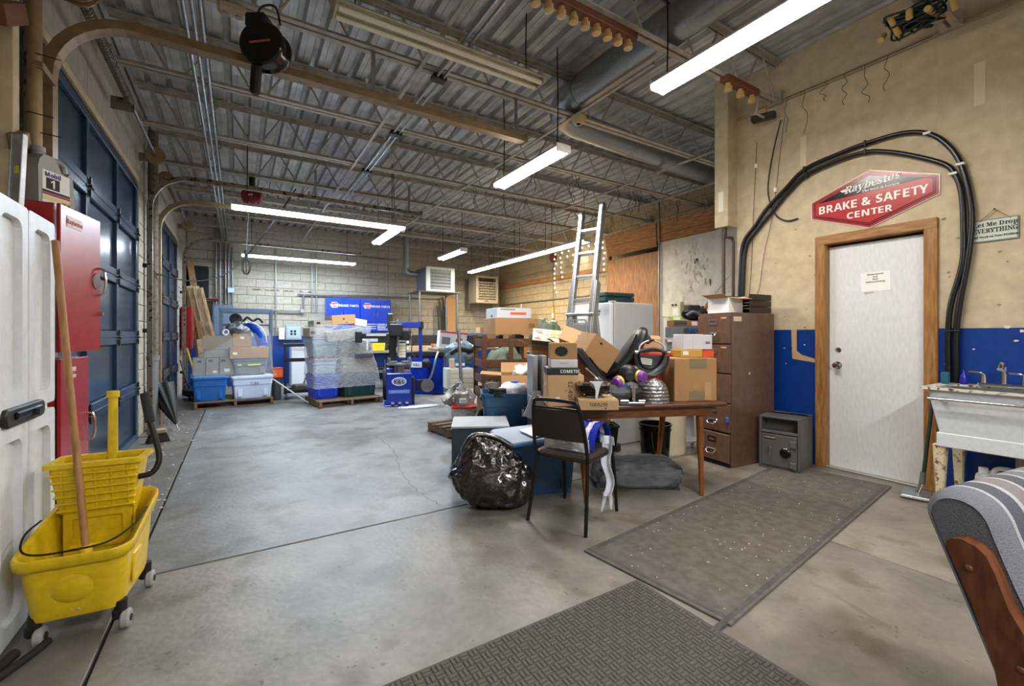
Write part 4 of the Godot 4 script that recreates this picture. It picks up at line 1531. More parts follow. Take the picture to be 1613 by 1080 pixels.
	part_box("plug", Vector3(4.69, 2.74, -2.43), Vector3(0.02, 0.045, 0.03), M("paper_white"), cb3, 0.004)

	# laundry sink
	var k := thing("laundry_sink", "white utility sink on rusty tapered legs below the black pipes", "sink", Vector3(4.44, 0, -0.72), 0)
	var sk := M("sink_white")
	var tb := MB.new()
	tb.tub([[0.46, 0.40, 0.66, 0.02], [0.56, 0.42, 0.69, 0.02], [0.56, 0.425, 0.70, 0.02], [0.80, 0.475, 0.79, 0.025], [0.865, 0.485, 0.80, 0.025]], 0.02)
	tb.done("tub", sk, k)
	var rm := MB.new()
	rm.T = Transform3D(Basis(Vector3.RIGHT, -PI / 2), Vector3(0, 0.862, 0))
	rm.frame(0.55, 0.88, 0.02, 0.40, 0.73, 0.03, 0.0, 0.016, Vector2(-0.03, 0))
	rm.done("rim", M("sink_stained"), k)
	part_box("apron_band", Vector3(-0.205, 0.51, 0.0), Vector3(0.03, 0.10, 0.72), sk, k, 0.005)
	for c in [[-0.17, -0.35], [0.17, -0.33], [-0.17, 0.35], [0.17, 0.33]]:
		var lg := MB.new()
		lg.box(Vector3(c[0], 0.235, c[1]), Vector3(0.03, 0.47, 0.035), 0.005, Basis(), Vector2(2.2, 2.2))
		lg.done("leg", M("leg_rust"), k)
	part_cyl("towel_bar", Vector3(-0.285, 0.80, -0.39), Vector3(-0.285, 0.80, 0.4), 0.010, M("chrome"), k)
	for z in [-0.32, 0.13]:
		part_box("bar_bracket", Vector3(-0.265, 0.80, z), Vector3(0.05, 0.026, 0.03), M("chrome"), k, 0.005)
	var fa := group_node("faucet", k, Vector3(0.16, 0.878, -0.10))
	part_box("deck_plate", Vector3(0, 0.012, 0), Vector3(0.06, 0.024, 0.26), M("chrome"), fa, 0.008)
	part_tube("spout", [Vector3(0, 0.02, 0), Vector3(0, 0.11, 0), Vector3(-0.015, 0.155, 0), Vector3(-0.06, 0.165, 0), Vector3(-0.10, 0.13, 0)], 0.017, M("chrome"), fa, 12, 5)
	for z in [-0.1, 0.1]:
		part_cyl("valve", Vector3(0, 0.02, z), Vector3(0, 0.085, z), 0.02, M("chrome"), fa, 0.014)
		part_tube("lever", [Vector3(0, 0.085, z), Vector3(-0.01, 0.098, z - 0.02), Vector3(-0.02, 0.102, z - 0.075)], 0.008, M("chrome"), fa, 8, 3)
	var dr := MB.new()
	dr.tube(curve([Vector3(0.02, 0.46, 0), Vector3(0.02, 0.34, 0), Vector3(0.03, 0.27, 0.02), Vector3(0.06, 0.27, 0.05), Vector3(0.09, 0.34, 0.06), Vector3(0.24, 0.36, 0.06)], 4), 0.022, 10)
	dr.done("drain_trap", C("8a8780", 0.5), k)
	# things at the sink
	var sp := thing("sponge", "teal scrubbing block on the sink corner by the door", "sponge", Vector3(4.56, 0.878, -1.115), 10)
	part_box("block", Vector3(0, 0.045, 0), Vector3(0.05, 0.09, 0.05), C("1c5a6b", 0.8), sp, 0.01)
	var bt := thing("soap_bottle", "small blue bottle beside the pipes at the sink", "bottle", Vector3(4.63, 0.878, -1.03), 0)
	var bm := MB.new()
	bm.lathe([Vector2(0, 0), Vector2(0.022, 0), Vector2(0.024, 0.03), Vector2(0.02, 0.06), Vector2(0.009, 0.085), Vector2(0.008, 0.11), Vector2(0, 0.112)], 16)
	bm.done("body", C("2a2ba0", 0.25), bt)
	var jg := thing("plastic_canister", "white plastic canister under the sink", "canister", Vector3(4.50, 0.0, -0.80), -80)
	var jm := MB.new()
	jm.box(Vector3(0, 0.14, 0), Vector3(0.28, 0.28, 0.22), 0.035)
	jm.done("body", M("white"), jg)
	part_tube("handle", [Vector3(-0.06, 0.27, 0.0), Vector3(-0.03, 0.315, 0), Vector3(0.05, 0.315, 0), Vector3(0.08, 0.27, 0)], 0.016, M("white"), jg, 8, 4)
	part_cyl("cap", Vector3(-0.10, 0.27, 0), Vector3(-0.10, 0.31, 0), 0.025, M("white"), jg)
	part_box("seam", Vector3(0, 0.20, 0.108), Vector3(0.26, 0.008, 0.008), M("white"), jg, 0.002)
	# flat floor scraper leaning by the door
	var mo := thing("floor_scraper", "flat metal floor scraper with a dark green pole beside the door", "scraper", Vector3(4.45, 0.0, -1.25), 0)
	part_box("tray", Vector3(0.0, 0.022, 0.0), Vector3(0.20, 0.02, 0.17), M("galvanised"), mo, 0.005, Vector3(0, 12, 4))
	part_box("blade", Vector3(-0.10, 0.012, 0.02), Vector3(0.03, 0.012, 0.18), M("steel"), mo, 0.003, Vector3(0, 12, 0))
	part_tube("swivel", [Vector3(0.02, 0.03, 0.0), Vector3(0.05, 0.10, 0.015)], 0.016, M("chrome"), mo)
	part_tube("pole", [Vector3(0.05, 0.10, 0.015), Vector3(0.085, 0.20, 0.02), Vector3(0.20, 0.86, 0.05)], 0.013, C("1e3327", 0.5), mo)
	part_tube("grey_collar", [Vector3(0.05, 0.09, 0.015), Vector3(0.075, 0.18, 0.018)], 0.019, C("5b5f5e", 0.5), mo)

	safe_box()
	filing_cabinet()
	armchair()

func safe_box() -> void:
	var t := thing("drop_safe", "grey steel drop safe with a black combination dial beside the door frame", "safe", Vector3(4.42, 0, -2.195), -79.6)
	var g := M("safe_grey")
	var w := 0.34
	var h := 0.49
	var d := 0.38
	var b := MB.new()
	b.box(Vector3(0, 0.17, -0.01), Vector3(w, 0.34, d - 0.02), 0.004)
	b.box(Vector3(0, h - 0.008, 0), Vector3(w, 0.016, d), 0.003)
	b.box(Vector3(0, 0.42, -0.11), Vector3(w, 0.14, 0.14), 0.003)
	for s in [-1, 1]:
		b.box(Vector3(s * (w * 0.5 - 0.011), 0.41, 0.0), Vector3(0.022, 0.15, d), 0.003)
		b.box(Vector3(s * (w * 0.5 - 0.011), 0.17, d * 0.5 - 0.008), Vector3(0.022, 0.34, 0.016), 0.002)
	b.box(Vector3(0, 0.015, d * 0.5 - 0.008), Vector3(w, 0.03, 0.016), 0.002)
	b.box(Vector3(0, 0.345, d * 0.5 - 0.008), Vector3(w, 0.02, 0.016), 0.002)
	b.done("body", g, t)
	var lp := MB.new()
	lp.box(Vector3(0, 0.41, 0.06), Vector3(w - 0.045, 0.125, 0.01), 0.002, Basis(Vector3.RIGHT, -0.25))
	lp.box(Vector3(0, 0.348, 0.14), Vector3(w - 0.045, 0.012, 0.09), 0.003)
	lp.done("drop_hopper", g, t)
	var dn := group_node("door", t, Vector3(0, 0.18, d * 0.5))
	part_box("leaf", Vector3(0, 0, 0.0), Vector3(w - 0.05, 0.29, 0.02), g, dn, 0.003)
	part_box("plate", Vector3(-0.075, 0.118, 0.0115), Vector3(0.095, 0.032, 0.003), M("ink"), dn, 0.001)
	text("CORSAIR", 0.02, dn, C("d8cfa6", 0.4), Vector3(-0.075, 0.118, 0.0135), Vector3.ZERO, "lettering", "Droid Serif", true)
	var dl := MB.new()
	dl.T = Transform3D(Basis(Vector3.RIGHT, PI / 2), Vector3(0.055, -0.01, 0.01))
	dl.lathe([Vector2(0, 0), Vector2(0.045, 0), Vector2(0.045, 0.006), Vector2(0.036, 0.014), Vector2(0.03, 0.016), Vector2(0.024, 0.032), Vector2(0, 0.034)], 28)
	dl.done("dial", M("black_gloss"), dn)
	part_cyl("handle_hub", Vector3(-0.065, 0.005, 0.01), Vector3(-0.065, 0.005, 0.045), 0.008, M("chrome"), dn)
	part_box("handle", Vector3(-0.065, 0.005, 0.045), Vector3(0.014, 0.095, 0.012), M("chrome"), dn, 0.005)
	for y in [0.075, -0.115]:
		part_box("hinge", Vector3(0.118, y, 0.018), Vector3(0.05, 0.062, 0.02), g, dn, 0.003)
	var kp := MB.new()
	kp.tube([Vector3(0.11, -0.11, 0.025), Vector3(0.112, -0.11, 0.055)], 0.009, 8)
	kp.done("key_knob", M("chrome"), dn)

func filing_cabinet() -> void:
	var t := thing("filing_cabinet", "tall brown five-drawer steel filing cabinet beside the safe", "cabinet", Vector3(4.24, 0, -2.584), -95.7)
	var br := M("file_brown")
	var w := 0.375
	var h := 1.46
	var d := 0.65
	part_box("shell", Vector3(0, h * 0.5, -0.012), Vector3(w, h, d - 0.024), br, t, 0.004)
	part_box("base", Vector3(0, 0.015, 0.0), Vector3(w - 0.02, 0.03, d - 0.02), M("ink"), t, 0.002)
	part_box("sticker", Vector3(w * 0.5 + 0.001, 1.40, 0.22), Vector3(0.002, 0.045, 0.11), C("d9c2a4", 0.7), t, 0)
	part_box("dent", Vector3(w * 0.5 + 0.001, 0.88, 0.05), Vector3(0.002, 0.02, 0.015), C("cfc6b8", 0.6), t, 0)
	for i in 5:
		var y0 := 0.045 + i * 0.28
		var out := 0.0
		var tilt := 0.0
		if i == 0:
			out = 0.02
			tilt = -2.0
		var n := group_node("drawer", t, Vector3(0, y0, d * 0.5 - 0.012 + out), Vector3(0, tilt * -1.0, tilt * 0.6))
		part_box("front", Vector3(0, 0.135, 0), Vector3(w - 0.012, 0.268, 0.022), br, n, 0.005)
		var lh := MB.new()
		lh.T = Transform3D(Basis(), Vector3(0.0, 0.205, 0.011))
		lh.frame(0.088, 0.05, 0.004, 0.068, 0.03, 0.003, 0, 0.006)
		lh.done("label_holder", M("chrome"), n)
		var hd := MB.new()
		hd.box(Vector3(0, 0.105, 0.018), Vector3(0.105, 0.016, 0.012), 0.004)
		hd.tube(curve([Vector3(-0.045, 0.10, 0.02), Vector3(-0.045, 0.085, 0.04), Vector3(-0.03, 0.07, 0.045), Vector3(0.03, 0.07, 0.045), Vector3(0.045, 0.085, 0.04), Vector3(0.045, 0.10, 0.02)], 3), 0.007, 8)
		hd.done("handle", M("chrome"), n)
		if i > 2:
			part_box("paint_chip", Vector3(0.12, 0.245, 0.0115), Vector3(0.06, 0.014, 0.001), C("c99a6a", 0.8), n, 0)
	part_box("blue_tag", Vector3(0.165, 0.45, d * 0.5 + 0.008), Vector3(0.03, 0.055, 0.02), C("2463b8", 0.4), t, 0.008)
	# open white carton on top
	var c := thing("open_carton", "open white carton with loose flaps on the filing cabinet", "box", Vector3(4.12, 1.462, -2.62), -95.7)
	open_box(c, 0.24, 0.15, 0.2, M("paper_white"), M("cardboard_pale"), [18.0, 10.0, -60.0, -10.0])
	# letter tray
	var l := thing("letter_tray", "dark smoked letter trays with a red folder on the filing cabinet", "tray", Vector3(4.38, 1.462, -2.53), -95.7)
	for i in 3:
		var tr := MB.new()
		var y := 0.004 + i * 0.062
		tr.box(Vector3(0, y, 0), Vector3(0.25, 0.005, 0.33), 0.001)
		for sx in [-1, 1]:
			tr.box(Vector3(sx * 0.125, y + 0.028, 0), Vector3(0.005, 0.056, 0.33), 0.001)
		tr.box(Vector3(0, y + 0.028, -0.165), Vector3(0.25, 0.056, 0.005), 0.001)
		tr.done("tray", C("2b221c", 0.25), l)
	part_box("red_folder", Vector3(-0.01, 0.142, 0.02), Vector3(0.22, 0.012, 0.31), C("b5261f", 0.6), l, 0.002, Vector3(2, 4, 0))
	part_box("papers", Vector3(0, 0.072, 0.01), Vector3(0.21, 0.008, 0.29), M("paper_white"), l, 0.001)
	part_box("white_card", Vector3(0.04, 0.152, 0.12), Vector3(0.05, 0.008, 0.06), M("paper_white"), l, 0.001)

# carton without a lid; flap angles are degrees above level for front, back, left, right
func open_box(t: Node3D, w: float, h: float, d: float, mat: Material, inside: Material, flaps: Array) -> void:
	var b := MB.new()
	var k := 0.005
	b.box(Vector3(0, k * 0.5, 0), Vector3(w, k, d), 0)
	for s in [-1, 1]:
		b.box(Vector3(s * (w - k) * 0.5, h * 0.5, 0), Vector3(k, h, d), 0.001)
		b.box(Vector3(0, h * 0.5, s * (d - k) * 0.5), Vector3(w - k * 2, h, k), 0.001)
	b.done("body", mat, t)
	var defs := [[Vector3(0, h, d * 0.5), 0.0, w, d * 0.5], [Vector3(0, h, -d * 0.5), 180.0, w, d * 0.5], [Vector3(-w * 0.5, h, 0), -90.0, d, w * 0.45], [Vector3(w * 0.5, h, 0), 90.0, d, w * 0.45]]
	for i in 4:
		if flaps[i] == null:
			continue
		var f := MB.new()
		var L: float = defs[i][3]
		f.box(Vector3(0, 0.0, L * 0.5), Vector3(defs[i][2] - 0.006, 0.004, L), 0.001)
		var o := f.done("flap", inside, t)
		o.position = defs[i][0]
		o.rotation_degrees = Vector3(-flaps[i], defs[i][1], 0)

func armchair() -> void:
	var t := thing("armchair", "wooden framed armchair with striped grey fabric in the foreground corner", "armchair", Vector3(1.565, 0, -0.235), -8)
	t.scale = Vector3(1, 0.965, 1)
	var wd := M("chair_wood")
	# side frame: reclined upright, arm, legs
	for sx in [0.0, 0.62]:
		var sf := group_node("side_frame", t, Vector3(sx, 0, 0))
		var up := MB.new()
		up.T = Transform3D(Basis(Vector3.UP, -PI / 2), Vector3.ZERO)   # outline x runs along +z
		up.prism([Vector2(0.055, 0.30), Vector2(-0.03, 0.30), Vector2(-0.055, 0.46), Vector2(-0.095, 0.60), Vector2(-0.142, 0.72), Vector2(-0.145, 0.738), Vector2(-0.135, 0.752), Vector2(-0.115, 0.758), Vector2(-0.09, 0.752), Vector2(-0.07, 0.735), Vector2(-0.055, 0.70), Vector2(-0.03, 0.62), Vector2(0.005, 0.555), Vector2(0.04, 0.52)], 0.045)
		up.done("upright", wd, sf)
		var ar := MB.new()
		ar.T = Transform3D(Basis(Vector3.UP, -PI / 2), Vector3.ZERO)
		ar.prism([Vector2(0.0, 0.545), Vector2(0.04, 0.56), Vector2(0.25, 0.575), Vector2(0.52, 0.565), Vector2(0.56, 0.55), Vector2(0.55, 0.53), Vector2(0.25, 0.53), Vector2(0.05, 0.515), Vector2(0.0, 0.50)], 0.055)
		ar.done("arm", wd, sf)
		part_box("front_leg", Vector3(0, 0.27, 0.50), Vector3(0.045, 0.54, 0.06), wd, sf, 0.008)
		part_box("rear_leg", Vector3(0, 0.16, 0.0), Vector3(0.045, 0.33, 0.06), wd, sf, 0.008, Vector3(12, 0, 0))
		for p in [Vector2(-0.10, 0.69), Vector2(-0.01, 0.49)]:
			var pg := MB.new()
			pg.ball(Vector3(-0.024 if sx == 0.0 else 0.024, p.y, p.x), Vector3(0.004, 0.008, 0.008), 12, 8)
			pg.done("bolt_plug", C("6e4524", 0.35), sf)
	# upholstered back: one rounded striped cushion, stripes as separate dyed bands running over the crest
	var bk := group_node("back_cushion", t)
	var prof := []
	# section in (z, y): up the rear face, over the crest, down the front face
	for q in [[-0.055, 0.34], [-0.10, 0.47], [-0.155, 0.62], [-0.20, 0.74], [-0.215, 0.79], [-0.205, 0.835], [-0.175, 0.862], [-0.13, 0.868], [-0.09, 0.85], [-0.065, 0.815], [-0.05, 0.77], [-0.02, 0.68], [0.03, 0.55], [0.075, 0.43], [0.09, 0.38]]:
		prof.append(Vector3(0, q[1], q[0]))
	prof = curve(prof, 4)
	var bands := [[0.0, 0.07, "fabric_grey"], [0.07, 0.085, "fabric_light"], [0.085, 0.15, "fabric_dark"], [0.15, 0.17, "fabric_light"], [0.17, 0.24, "fabric_mauve"], [0.24, 0.255, "fabric_light"], [0.255, 0.32, "fabric_dark"], [0.32, 0.335, "fabric_light"], [0.335, 0.40, "fabric_grey"], [0.40, 0.42, "fabric_light"], [0.42, 0.50, "fabric_mauve"], [0.50, 0.58, "fabric_grey"]]
	for b in bands:
		var m := MB.new()
		var R := []
		for i in 4:
			var x := lerpf(b[0], b[1], i / 3.0)
			# the cushion rounds off towards both sides
			var e: float = minf(x, 0.58 - x)
			var puff: float = clampf(e / 0.06, 0.0, 1.0)
			puff = sqrt(1.0 - (1.0 - puff) * (1.0 - puff))
			var row := PackedVector3Array()
			for p in prof:
				var c := Vector3(0, clampf(p.y, 0.36, 0.79), lerpf(0.02, -0.13, clampf((p.y - 0.36) / 0.43, 0.0, 1.0)))
				var v2: Vector3 = c.lerp(p, 0.72 + 0.28 * puff)
				v2.x = x + 0.02
				row.append(v2)
			R.append(row)
		m.rings(R, true)
		m.done("stripe", M(b[2]), bk)
	for s in [0.022, 0.598]:
		var cp := MB.new()
		var row := PackedVector3Array()
		for p in prof:
			var c := Vector3(0, clampf(p.y, 0.36, 0.79), lerpf(0.02, -0.13, clampf((p.y - 0.36) / 0.43, 0.0, 1.0)))
			var v2: Vector3 = c.lerp(p, 0.72)
			v2.x = s
			row.append(v2)
		cp._cap(row, Vector3(s - 0.3, 0, 0))
		cp.done("side_panel", M("fabric_grey"), bk)
	var st := MB.new()
	st.T = Transform3D(Basis(Vector3.RIGHT, 0.09), Vector3(0.31, 0.36, 0.30))
	st.slab(0.56, 0.52, -0.02, 0.10, 0.05, 0.03)
	st.done("seat_cushion", M("fabric_grey"), t)
	part_box("front_rail", Vector3(0.31, 0.28, 0.50), Vector3(0.6, 0.07, 0.03), wd, t, 0.006)
	part_box("rear_rail", Vector3(0.31, 0.28, 0.02), Vector3(0.6, 0.07, 0.03), wd, t, 0.006)

# ---------------------------------------------------------------- common goods
# closed carton standing on its base; local +Z is its front
func carton(label: String, at: Vector3, turn: float, s: Vector3, mat := "cardboard", tape := "tape", group := "", rot := Vector3.ZERO, words := []) -> Node3D:
	var t := thing("carton", label, "box", at, turn, group)
	if rot != Vector3.ZERO:
		t.rotation_degrees = Vector3(rot.x, turn + rot.y, rot.z)
	var b := MB.new()
	b.box(Vector3(0, s.y * 0.5, 0), s, 0.004)
	b.done("body", M(mat), t)
	# top flaps meet in the middle with a small gap
	for k in [-1, 1]:
		part_box("top_flap", Vector3(0, s.y + 0.0015, k * s.z * 0.25), Vector3(s.x - 0.006, 0.003, s.z * 0.5 - 0.004), M(mat), t, 0.001)
	if tape != "":
		var tp := MB.new()
		tp.box(Vector3(0, s.y + 0.0034, 0), Vector3(s.x + 0.002, 0.001, 0.05), 0)
		for k in [-1, 1]:
			tp.box(Vector3(k * (s.x * 0.5 + 0.0006), s.y * 0.82, 0), Vector3(0.001, s.y * 0.36, 0.05), 0)
		tp.done("tape", M(tape), t)
	for w in words:   # [text, height, x, y, material, face: 0 front / 1 right / 2 left]
		var rt := Vector3.ZERO
		var ps := Vector3(w[2], w[3], s.z * 0.5 + 0.001)
		if w[5] == 1:
			rt = Vector3(0, 90, 0)
			ps = Vector3(s.x * 0.5 + 0.001, w[3], -w[2])
		elif w[5] == 2:
			rt = Vector3(0, -90, 0)
			ps = Vector3(-s.x * 0.5 - 0.001, w[3], w[2])
		if w.size() > 6:
			rt.z = w[6]
		if w[0] == "#":
			part_box("paper_label", ps, Vector3(w[1] * 1.5, w[1], 0.001), M(w[4]), t, 0, rt)
		else:
			text(w[0], w[1], t, M(w[4]), ps, rt, "print")
	return t

func tote(label: String, at: Vector3, turn: float, s: Vector3, mat: Material, lid: Material = null, rot := Vector3.ZERO) -> Node3D:
	var t := thing("storage_tote", label, "tote", at, turn)
	if rot != Vector3.ZERO:
		t.rotation_degrees = Vector3(rot.x, turn + rot.y, rot.z)
	var b := MB.new()
	b.tub([[0.0, s.x * 0.84, s.z * 0.80, 0.03], [s.y * 0.62, s.x * 0.91, s.z * 0.89, 0.035], [s.y * 0.63, s.x * 0.935, s.z * 0.92, 0.035], [s.y * 0.95, s.x * 0.96, s.z * 0.95, 0.04]], 0.004)
	b.done("body", mat, t)
	var r := MB.new()
	r.T = Transform3D(Basis(Vector3.RIGHT, -PI / 2), Vector3(0, s.y * 0.93, 0))
	r.frame(s.x, s.z, 0.045, s.x * 0.93, s.z * 0.91, 0.035, 0.0, s.y * 0.07)
	r.done("rim", mat, t)
	for k in [-1, 1]:
		part_box("handle_block", Vector3(k * s.x * 0.475, s.y * 0.82, 0), Vector3(0.03, s.y * 0.12, s.z * 0.35), mat, t, 0.006)
		part_box("front_rib", Vector3(k * s.x * 0.30, s.y * 0.35, s.z * 0.425), Vector3(s.x * 0.10, s.y * 0.52, 0.014), mat, t, 0.005, Vector3(-4, 0, 0))
	if lid:
		var l := MB.new()
		l.slab(s.x * 1.01, s.z * 1.01, s.y * 0.985, s.y * 0.985 + 0.02, 0.045, 0.006)
		l.slab(s.x * 0.86, s.z * 0.84, s.y * 0.985 + 0.018, s.y * 0.985 + 0.03, 0.04, 0.005)
		l.done("lid", lid, t)
	return t

func pallet(label: String, at: Vector3, turn: float, w: float, d: float) -> Node3D:
	var t := thing("wooden_pallet", label, "pallet", at, turn, "wooden pallets")
	for k in 3:
		part_box("stringer", Vector3((k - 1) * (w * 0.5 - 0.03), 0.06, 0), Vector3(0.045, 0.085, d), M("pallet_wood"), t, 0.004)
	for k in 6:
		part_box("deck_board", Vector3(0, 0.11, -d * 0.5 + 0.05 + k * (d - 0.1) / 5.0), Vector3(w, 0.018, 0.095), M("pallet_wood"), t, 0.003)
	for k in 3:
		part_box("bottom_board", Vector3(0, 0.009, -d * 0.5 + 0.05 + k * (d - 0.1) / 2.0), Vector3(w, 0.017, 0.09), M("pallet_wood"), t, 0.003)
	return t

# crumpled stretch film pulled round a load: loops of [y, x0, x1, z0, z1]
func wrap_film(label: String, at: Vector3, turn: float, L: Array, alpha := 0.22, seed_ := 1) -> Node3D:
	var t := thing("stretch_film", label, "plastic film", at, turn)
	var rng := FastNoiseLite.new()
	rng.seed = seed_
	rng.frequency = 3.0
	var R := []
	var rows := []
	for i in L.size() - 1:
		for k in 5:
			var f := k / 5.0
			var a: Array = L[i]
			var b: Array = L[i + 1]
			rows.append([lerpf(a[0], b[0], f), lerpf(a[1], b[1], f), lerpf(a[2], b[2], f), lerpf(a[3], b[3], f), lerpf(a[4], b[4], f)])
	rows.append(L[L.size() - 1])
	for q in rows:
		var row := PackedVector3Array()
		var cx: float = (q[1] + q[2]) * 0.5
		var cz: float = (q[3] + q[4]) * 0.5
		for p in MB.rrect(q[2] - q[1], q[4] - q[3], 0.06, 12):
			var v := Vector3(cx + p.x, q[0], cz + p.y)
			var n := Vector3(p.x, 0, p.y).normalized()
			var pleat := sin((v.x + v.z) * 14.0 + v.y * 22.0 + rng.get_noise_3dv(v) * 9.0)
			v += n * (0.006 * pleat + 0.012 * rng.get_noise_3dv(v * 2.0))
			v.y += 0.02 * rng.get_noise_3dv(v + Vector3(7, 3, 1))
			row.append(v)
		R.append(row)
	var m := MB.new()
	m.rings(R)
	m.done("film", film("dfe6ea", alpha), t)
	return t

# ---------------------------------------------------------------- back wall and its fittings
func build_back() -> void:
	# blue double wall cabinet
	var zf := -12.37
	for k in 2:
		var x0 := 1.965 + k * 0.845
		var c := thing("parts_cabinet", ["left blue two-door brake parts wall cabinet on the back wall", "right blue two-door brake parts wall cabinet with service lettering on the back wall"][k], "cabinet", Vector3(x0 + 0.42, 1.33, -12.53), 0, "blue wall cabinets")
		part_box("body", Vector3(0, 0.445, 0), Vector3(0.84, 0.89, 0.30), M("cab_blue"), c, 0.004)
		for s in [-1, 1]:
			var dn := group_node("door", c, Vector3(s * 0.208, 0.445, 0.158))
			part_box("leaf", Vector3.ZERO, Vector3(0.41, 0.87, 0.016), M("cab_blue"), dn, 0.004)
			part_box("handle", Vector3(-s * 0.165, 0.02, 0.014), Vector3(0.016, 0.10, 0.014), M("chrome"), dn, 0.004)
		var lg := group_node("emblem", c, Vector3(-0.22, 0.71, 0.168))
		var hx := MB.new()
		hx.prism([Vector2(-0.13, 0), Vector2(-0.08, 0.075), Vector2(0.05, 0.075), Vector2(0.10, 0), Vector2(0.05, -0.075), Vector2(-0.08, -0.075)], 0.002)
		hx.done("plate", C("d8d2d0", 0.4), lg)
		var hr := MB.new()
		hr.prism([Vector2(-0.095, 0.055), Vector2(0.05, 0.065), Vector2(0.07, 0.03), Vector2(-0.12, 0.01)], 0.002, 0.0015)
		hr.prism([Vector2(-0.05, -0.055), Vector2(0.03, -0.06), Vector2(0.06, -0.03), Vector2(-0.06, -0.03)], 0.002, 0.0015)
		hr.done("red_mark", C("c03038", 0.4), lg)
		part_box("band", Vector3(0, 0, 0.0025), Vector3(0.25, 0.035, 0.002), C("b9bcc8", 0.4), lg, 0)
		text("BRAKE PARTS", 0.082, c, M("paper_white"), Vector3(0.13, 0.70, 0.1675), Vector3.ZERO, "lettering", "Droid Sans", true)
		if k == 1:
			for i in 3:
				text(["COMPLETE", "BRAKE", "SERVICE"][i], 0.075, c, M("paper_white"), Vector3([0.21, 0.155, 0.185][i], 0.20 - i * 0.067, 0.1675), Vector3.ZERO, "lettering", "Droid Sans", true)
			for i in 3:
				part_box("stripe", Vector3(-0.20, 0.21 - i * 0.06, 0.167), Vector3(0.40, 0.016, 0.001), M("paper_white"), c, 0)
	# bench under the cabinets
	var bn := thing("work_bench", "long dark workbench along the back wall under the blue cabinets", "bench", Vector3(3.32, 0, -12.3), 0)
	part_box("top", Vector3(0, 0.98, 0), Vector3(3.6, 0.05, 0.62), C("2f2c2a", 0.5), bn, 0.006)
	part_box("light_strip", Vector3(-0.4, 1.10, 0.10), Vector3(0.62, 0.09, 0.06), C("c9cbd0", 0.4), bn, 0.006)
	part_box("shelf_back", Vector3(0, 1.12, -0.28), Vector3(3.6, 0.24, 0.02), C("2b2c33", 0.6), bn, 0.004)
	for x in [-1.7, -0.6, 0.6, 1.7]:
		part_box("leg", Vector3(x, 0.48, 0.2), Vector3(0.06, 0.96, 0.06), C("2f2c2a", 0.5), bn, 0.004)
	part_box("lower_shelf", Vector3(0, 0.35, 0), Vector3(3.5, 0.03, 0.55), C("2f2c2a", 0.5), bn, 0.004)
	# electrical panels, conduits
	var ep := thing("breaker_box", "grey open breaker panel on the back wall behind the cart", "panel", Vector3(1.20, 1.12, -12.62), 0)
	part_box("box", Vector3(0, 0.19, 0), Vector3(0.37, 0.38, 0.09), C("8fa0a4", 0.45), ep, 0.006)
	part_box("cover", Vector3(0.0, 0.19, 0.046), Vector3(0.30, 0.30, 0.006), C("a3b3b6", 0.45), ep, 0.003)
	for i in 4:
		part_box("breaker", Vector3(-0.05 + (i % 2) * 0.08, 0.22 - (i / 2) * 0.07, 0.052), Vector3(0.05, 0.05, 0.012), M("ink"), ep, 0.003)
	var e2 := thing("switch_box", "white switch box beside the breaker panel", "switch box", Vector3(0.93, 1.13, -12.62), 0)
	part_box("box", Vector3(0, 0.15, 0), Vector3(0.13, 0.30, 0.08), M("white"), e2, 0.006)
	part_box("lever", Vector3(0.075, 0.15, 0.02), Vector3(0.02, 0.09, 0.03), C("8f2a22", 0.5), e2, 0.005)
	var e3 := thing("disconnect_cabinet", "tall blue-grey electrical cabinet behind the wrapped left pallet", "cabinet", Vector3(-0.32, 0.72, -12.58), 0)
	part_box("box", Vector3(0, 0.62, 0), Vector3(0.42, 1.24, 0.16), C("5c6c7c", 0.4), e3, 0.008)
	part_box("cover", Vector3(0, 0.62, 0.084), Vector3(0.36, 1.16, 0.01), C("66778a", 0.4), e3, 0.004)
	part_cyl("latch", Vector3(0.13, 0.6, 0.09), Vector3(0.13, 0.6, 0.11), 0.02, M("chrome"), e3)
	var e4 := thing("junction_box", "small pale blue junction box on the conduits of the back wall", "junction box", Vector3(-0.18, 2.26, -12.62), 0)
	part_box("box", Vector3(0.02, 0.06, 0), Vector3(0.13, 0.12, 0.09), C("a9c3d6", 0.4), e4, 0.006)
	var cd := thing("conduit_run", "vertical steel conduits rising up the back wall", "conduit", Vector3.ZERO)
	for x in [-0.46, -0.38, -0.27, -0.21, -0.13]:
		var y0 := 1.9 if x < -0.3 else 1.2
		part_cyl("conduit", Vector3(x, y0, -12.63), Vector3(x, 3.95 if x < -0.25 else 3.36, -12.63), 0.02, M("steel"), cd)
	for x in [0.8, 1.64, 1.75]:
		part_cyl("conduit", Vector3(x, 1.3 if x < 1 else 1.8, -12.65), Vector3(x, 3.4, -12.65), 0.016, M("galvanised"), cd)
	part_tube("elbow_conduit", [Vector3(-0.21, 3.3, -12.63), Vector3(-0.19, 3.44, -12.63), Vector3(-0.06, 3.48, -12.63), Vector3(3.9, 3.40, -12.63)], 0.018, M("steel"), cd, 8, 3)
	var hp := thing("air_pipe", "horizontal steel air pipe with a drop along the back wall", "pipe", Vector3.ZERO)
	part_tube("pipe", [Vector3(1.43, 1.88, -12.62), Vector3(1.43, 2.2, -12.62), Vector3(1.48, 2.30, -12.62), Vector3(1.6, 2.31, -12.62), Vector3(5.3, 2.36, -12.62)], 0.022, M("steel"), hp, 8, 3)
	part_tube("branch", [Vector3(0.7, 1.87, -12.62), Vector3(1.4, 1.87, -12.62)], 0.018, M("steel"), hp)
	part_box("outlet_box", Vector3(1.40, 1.87, -12.62), Vector3(0.10, 0.10, 0.07), M("galvanised"), hp, 0.006)
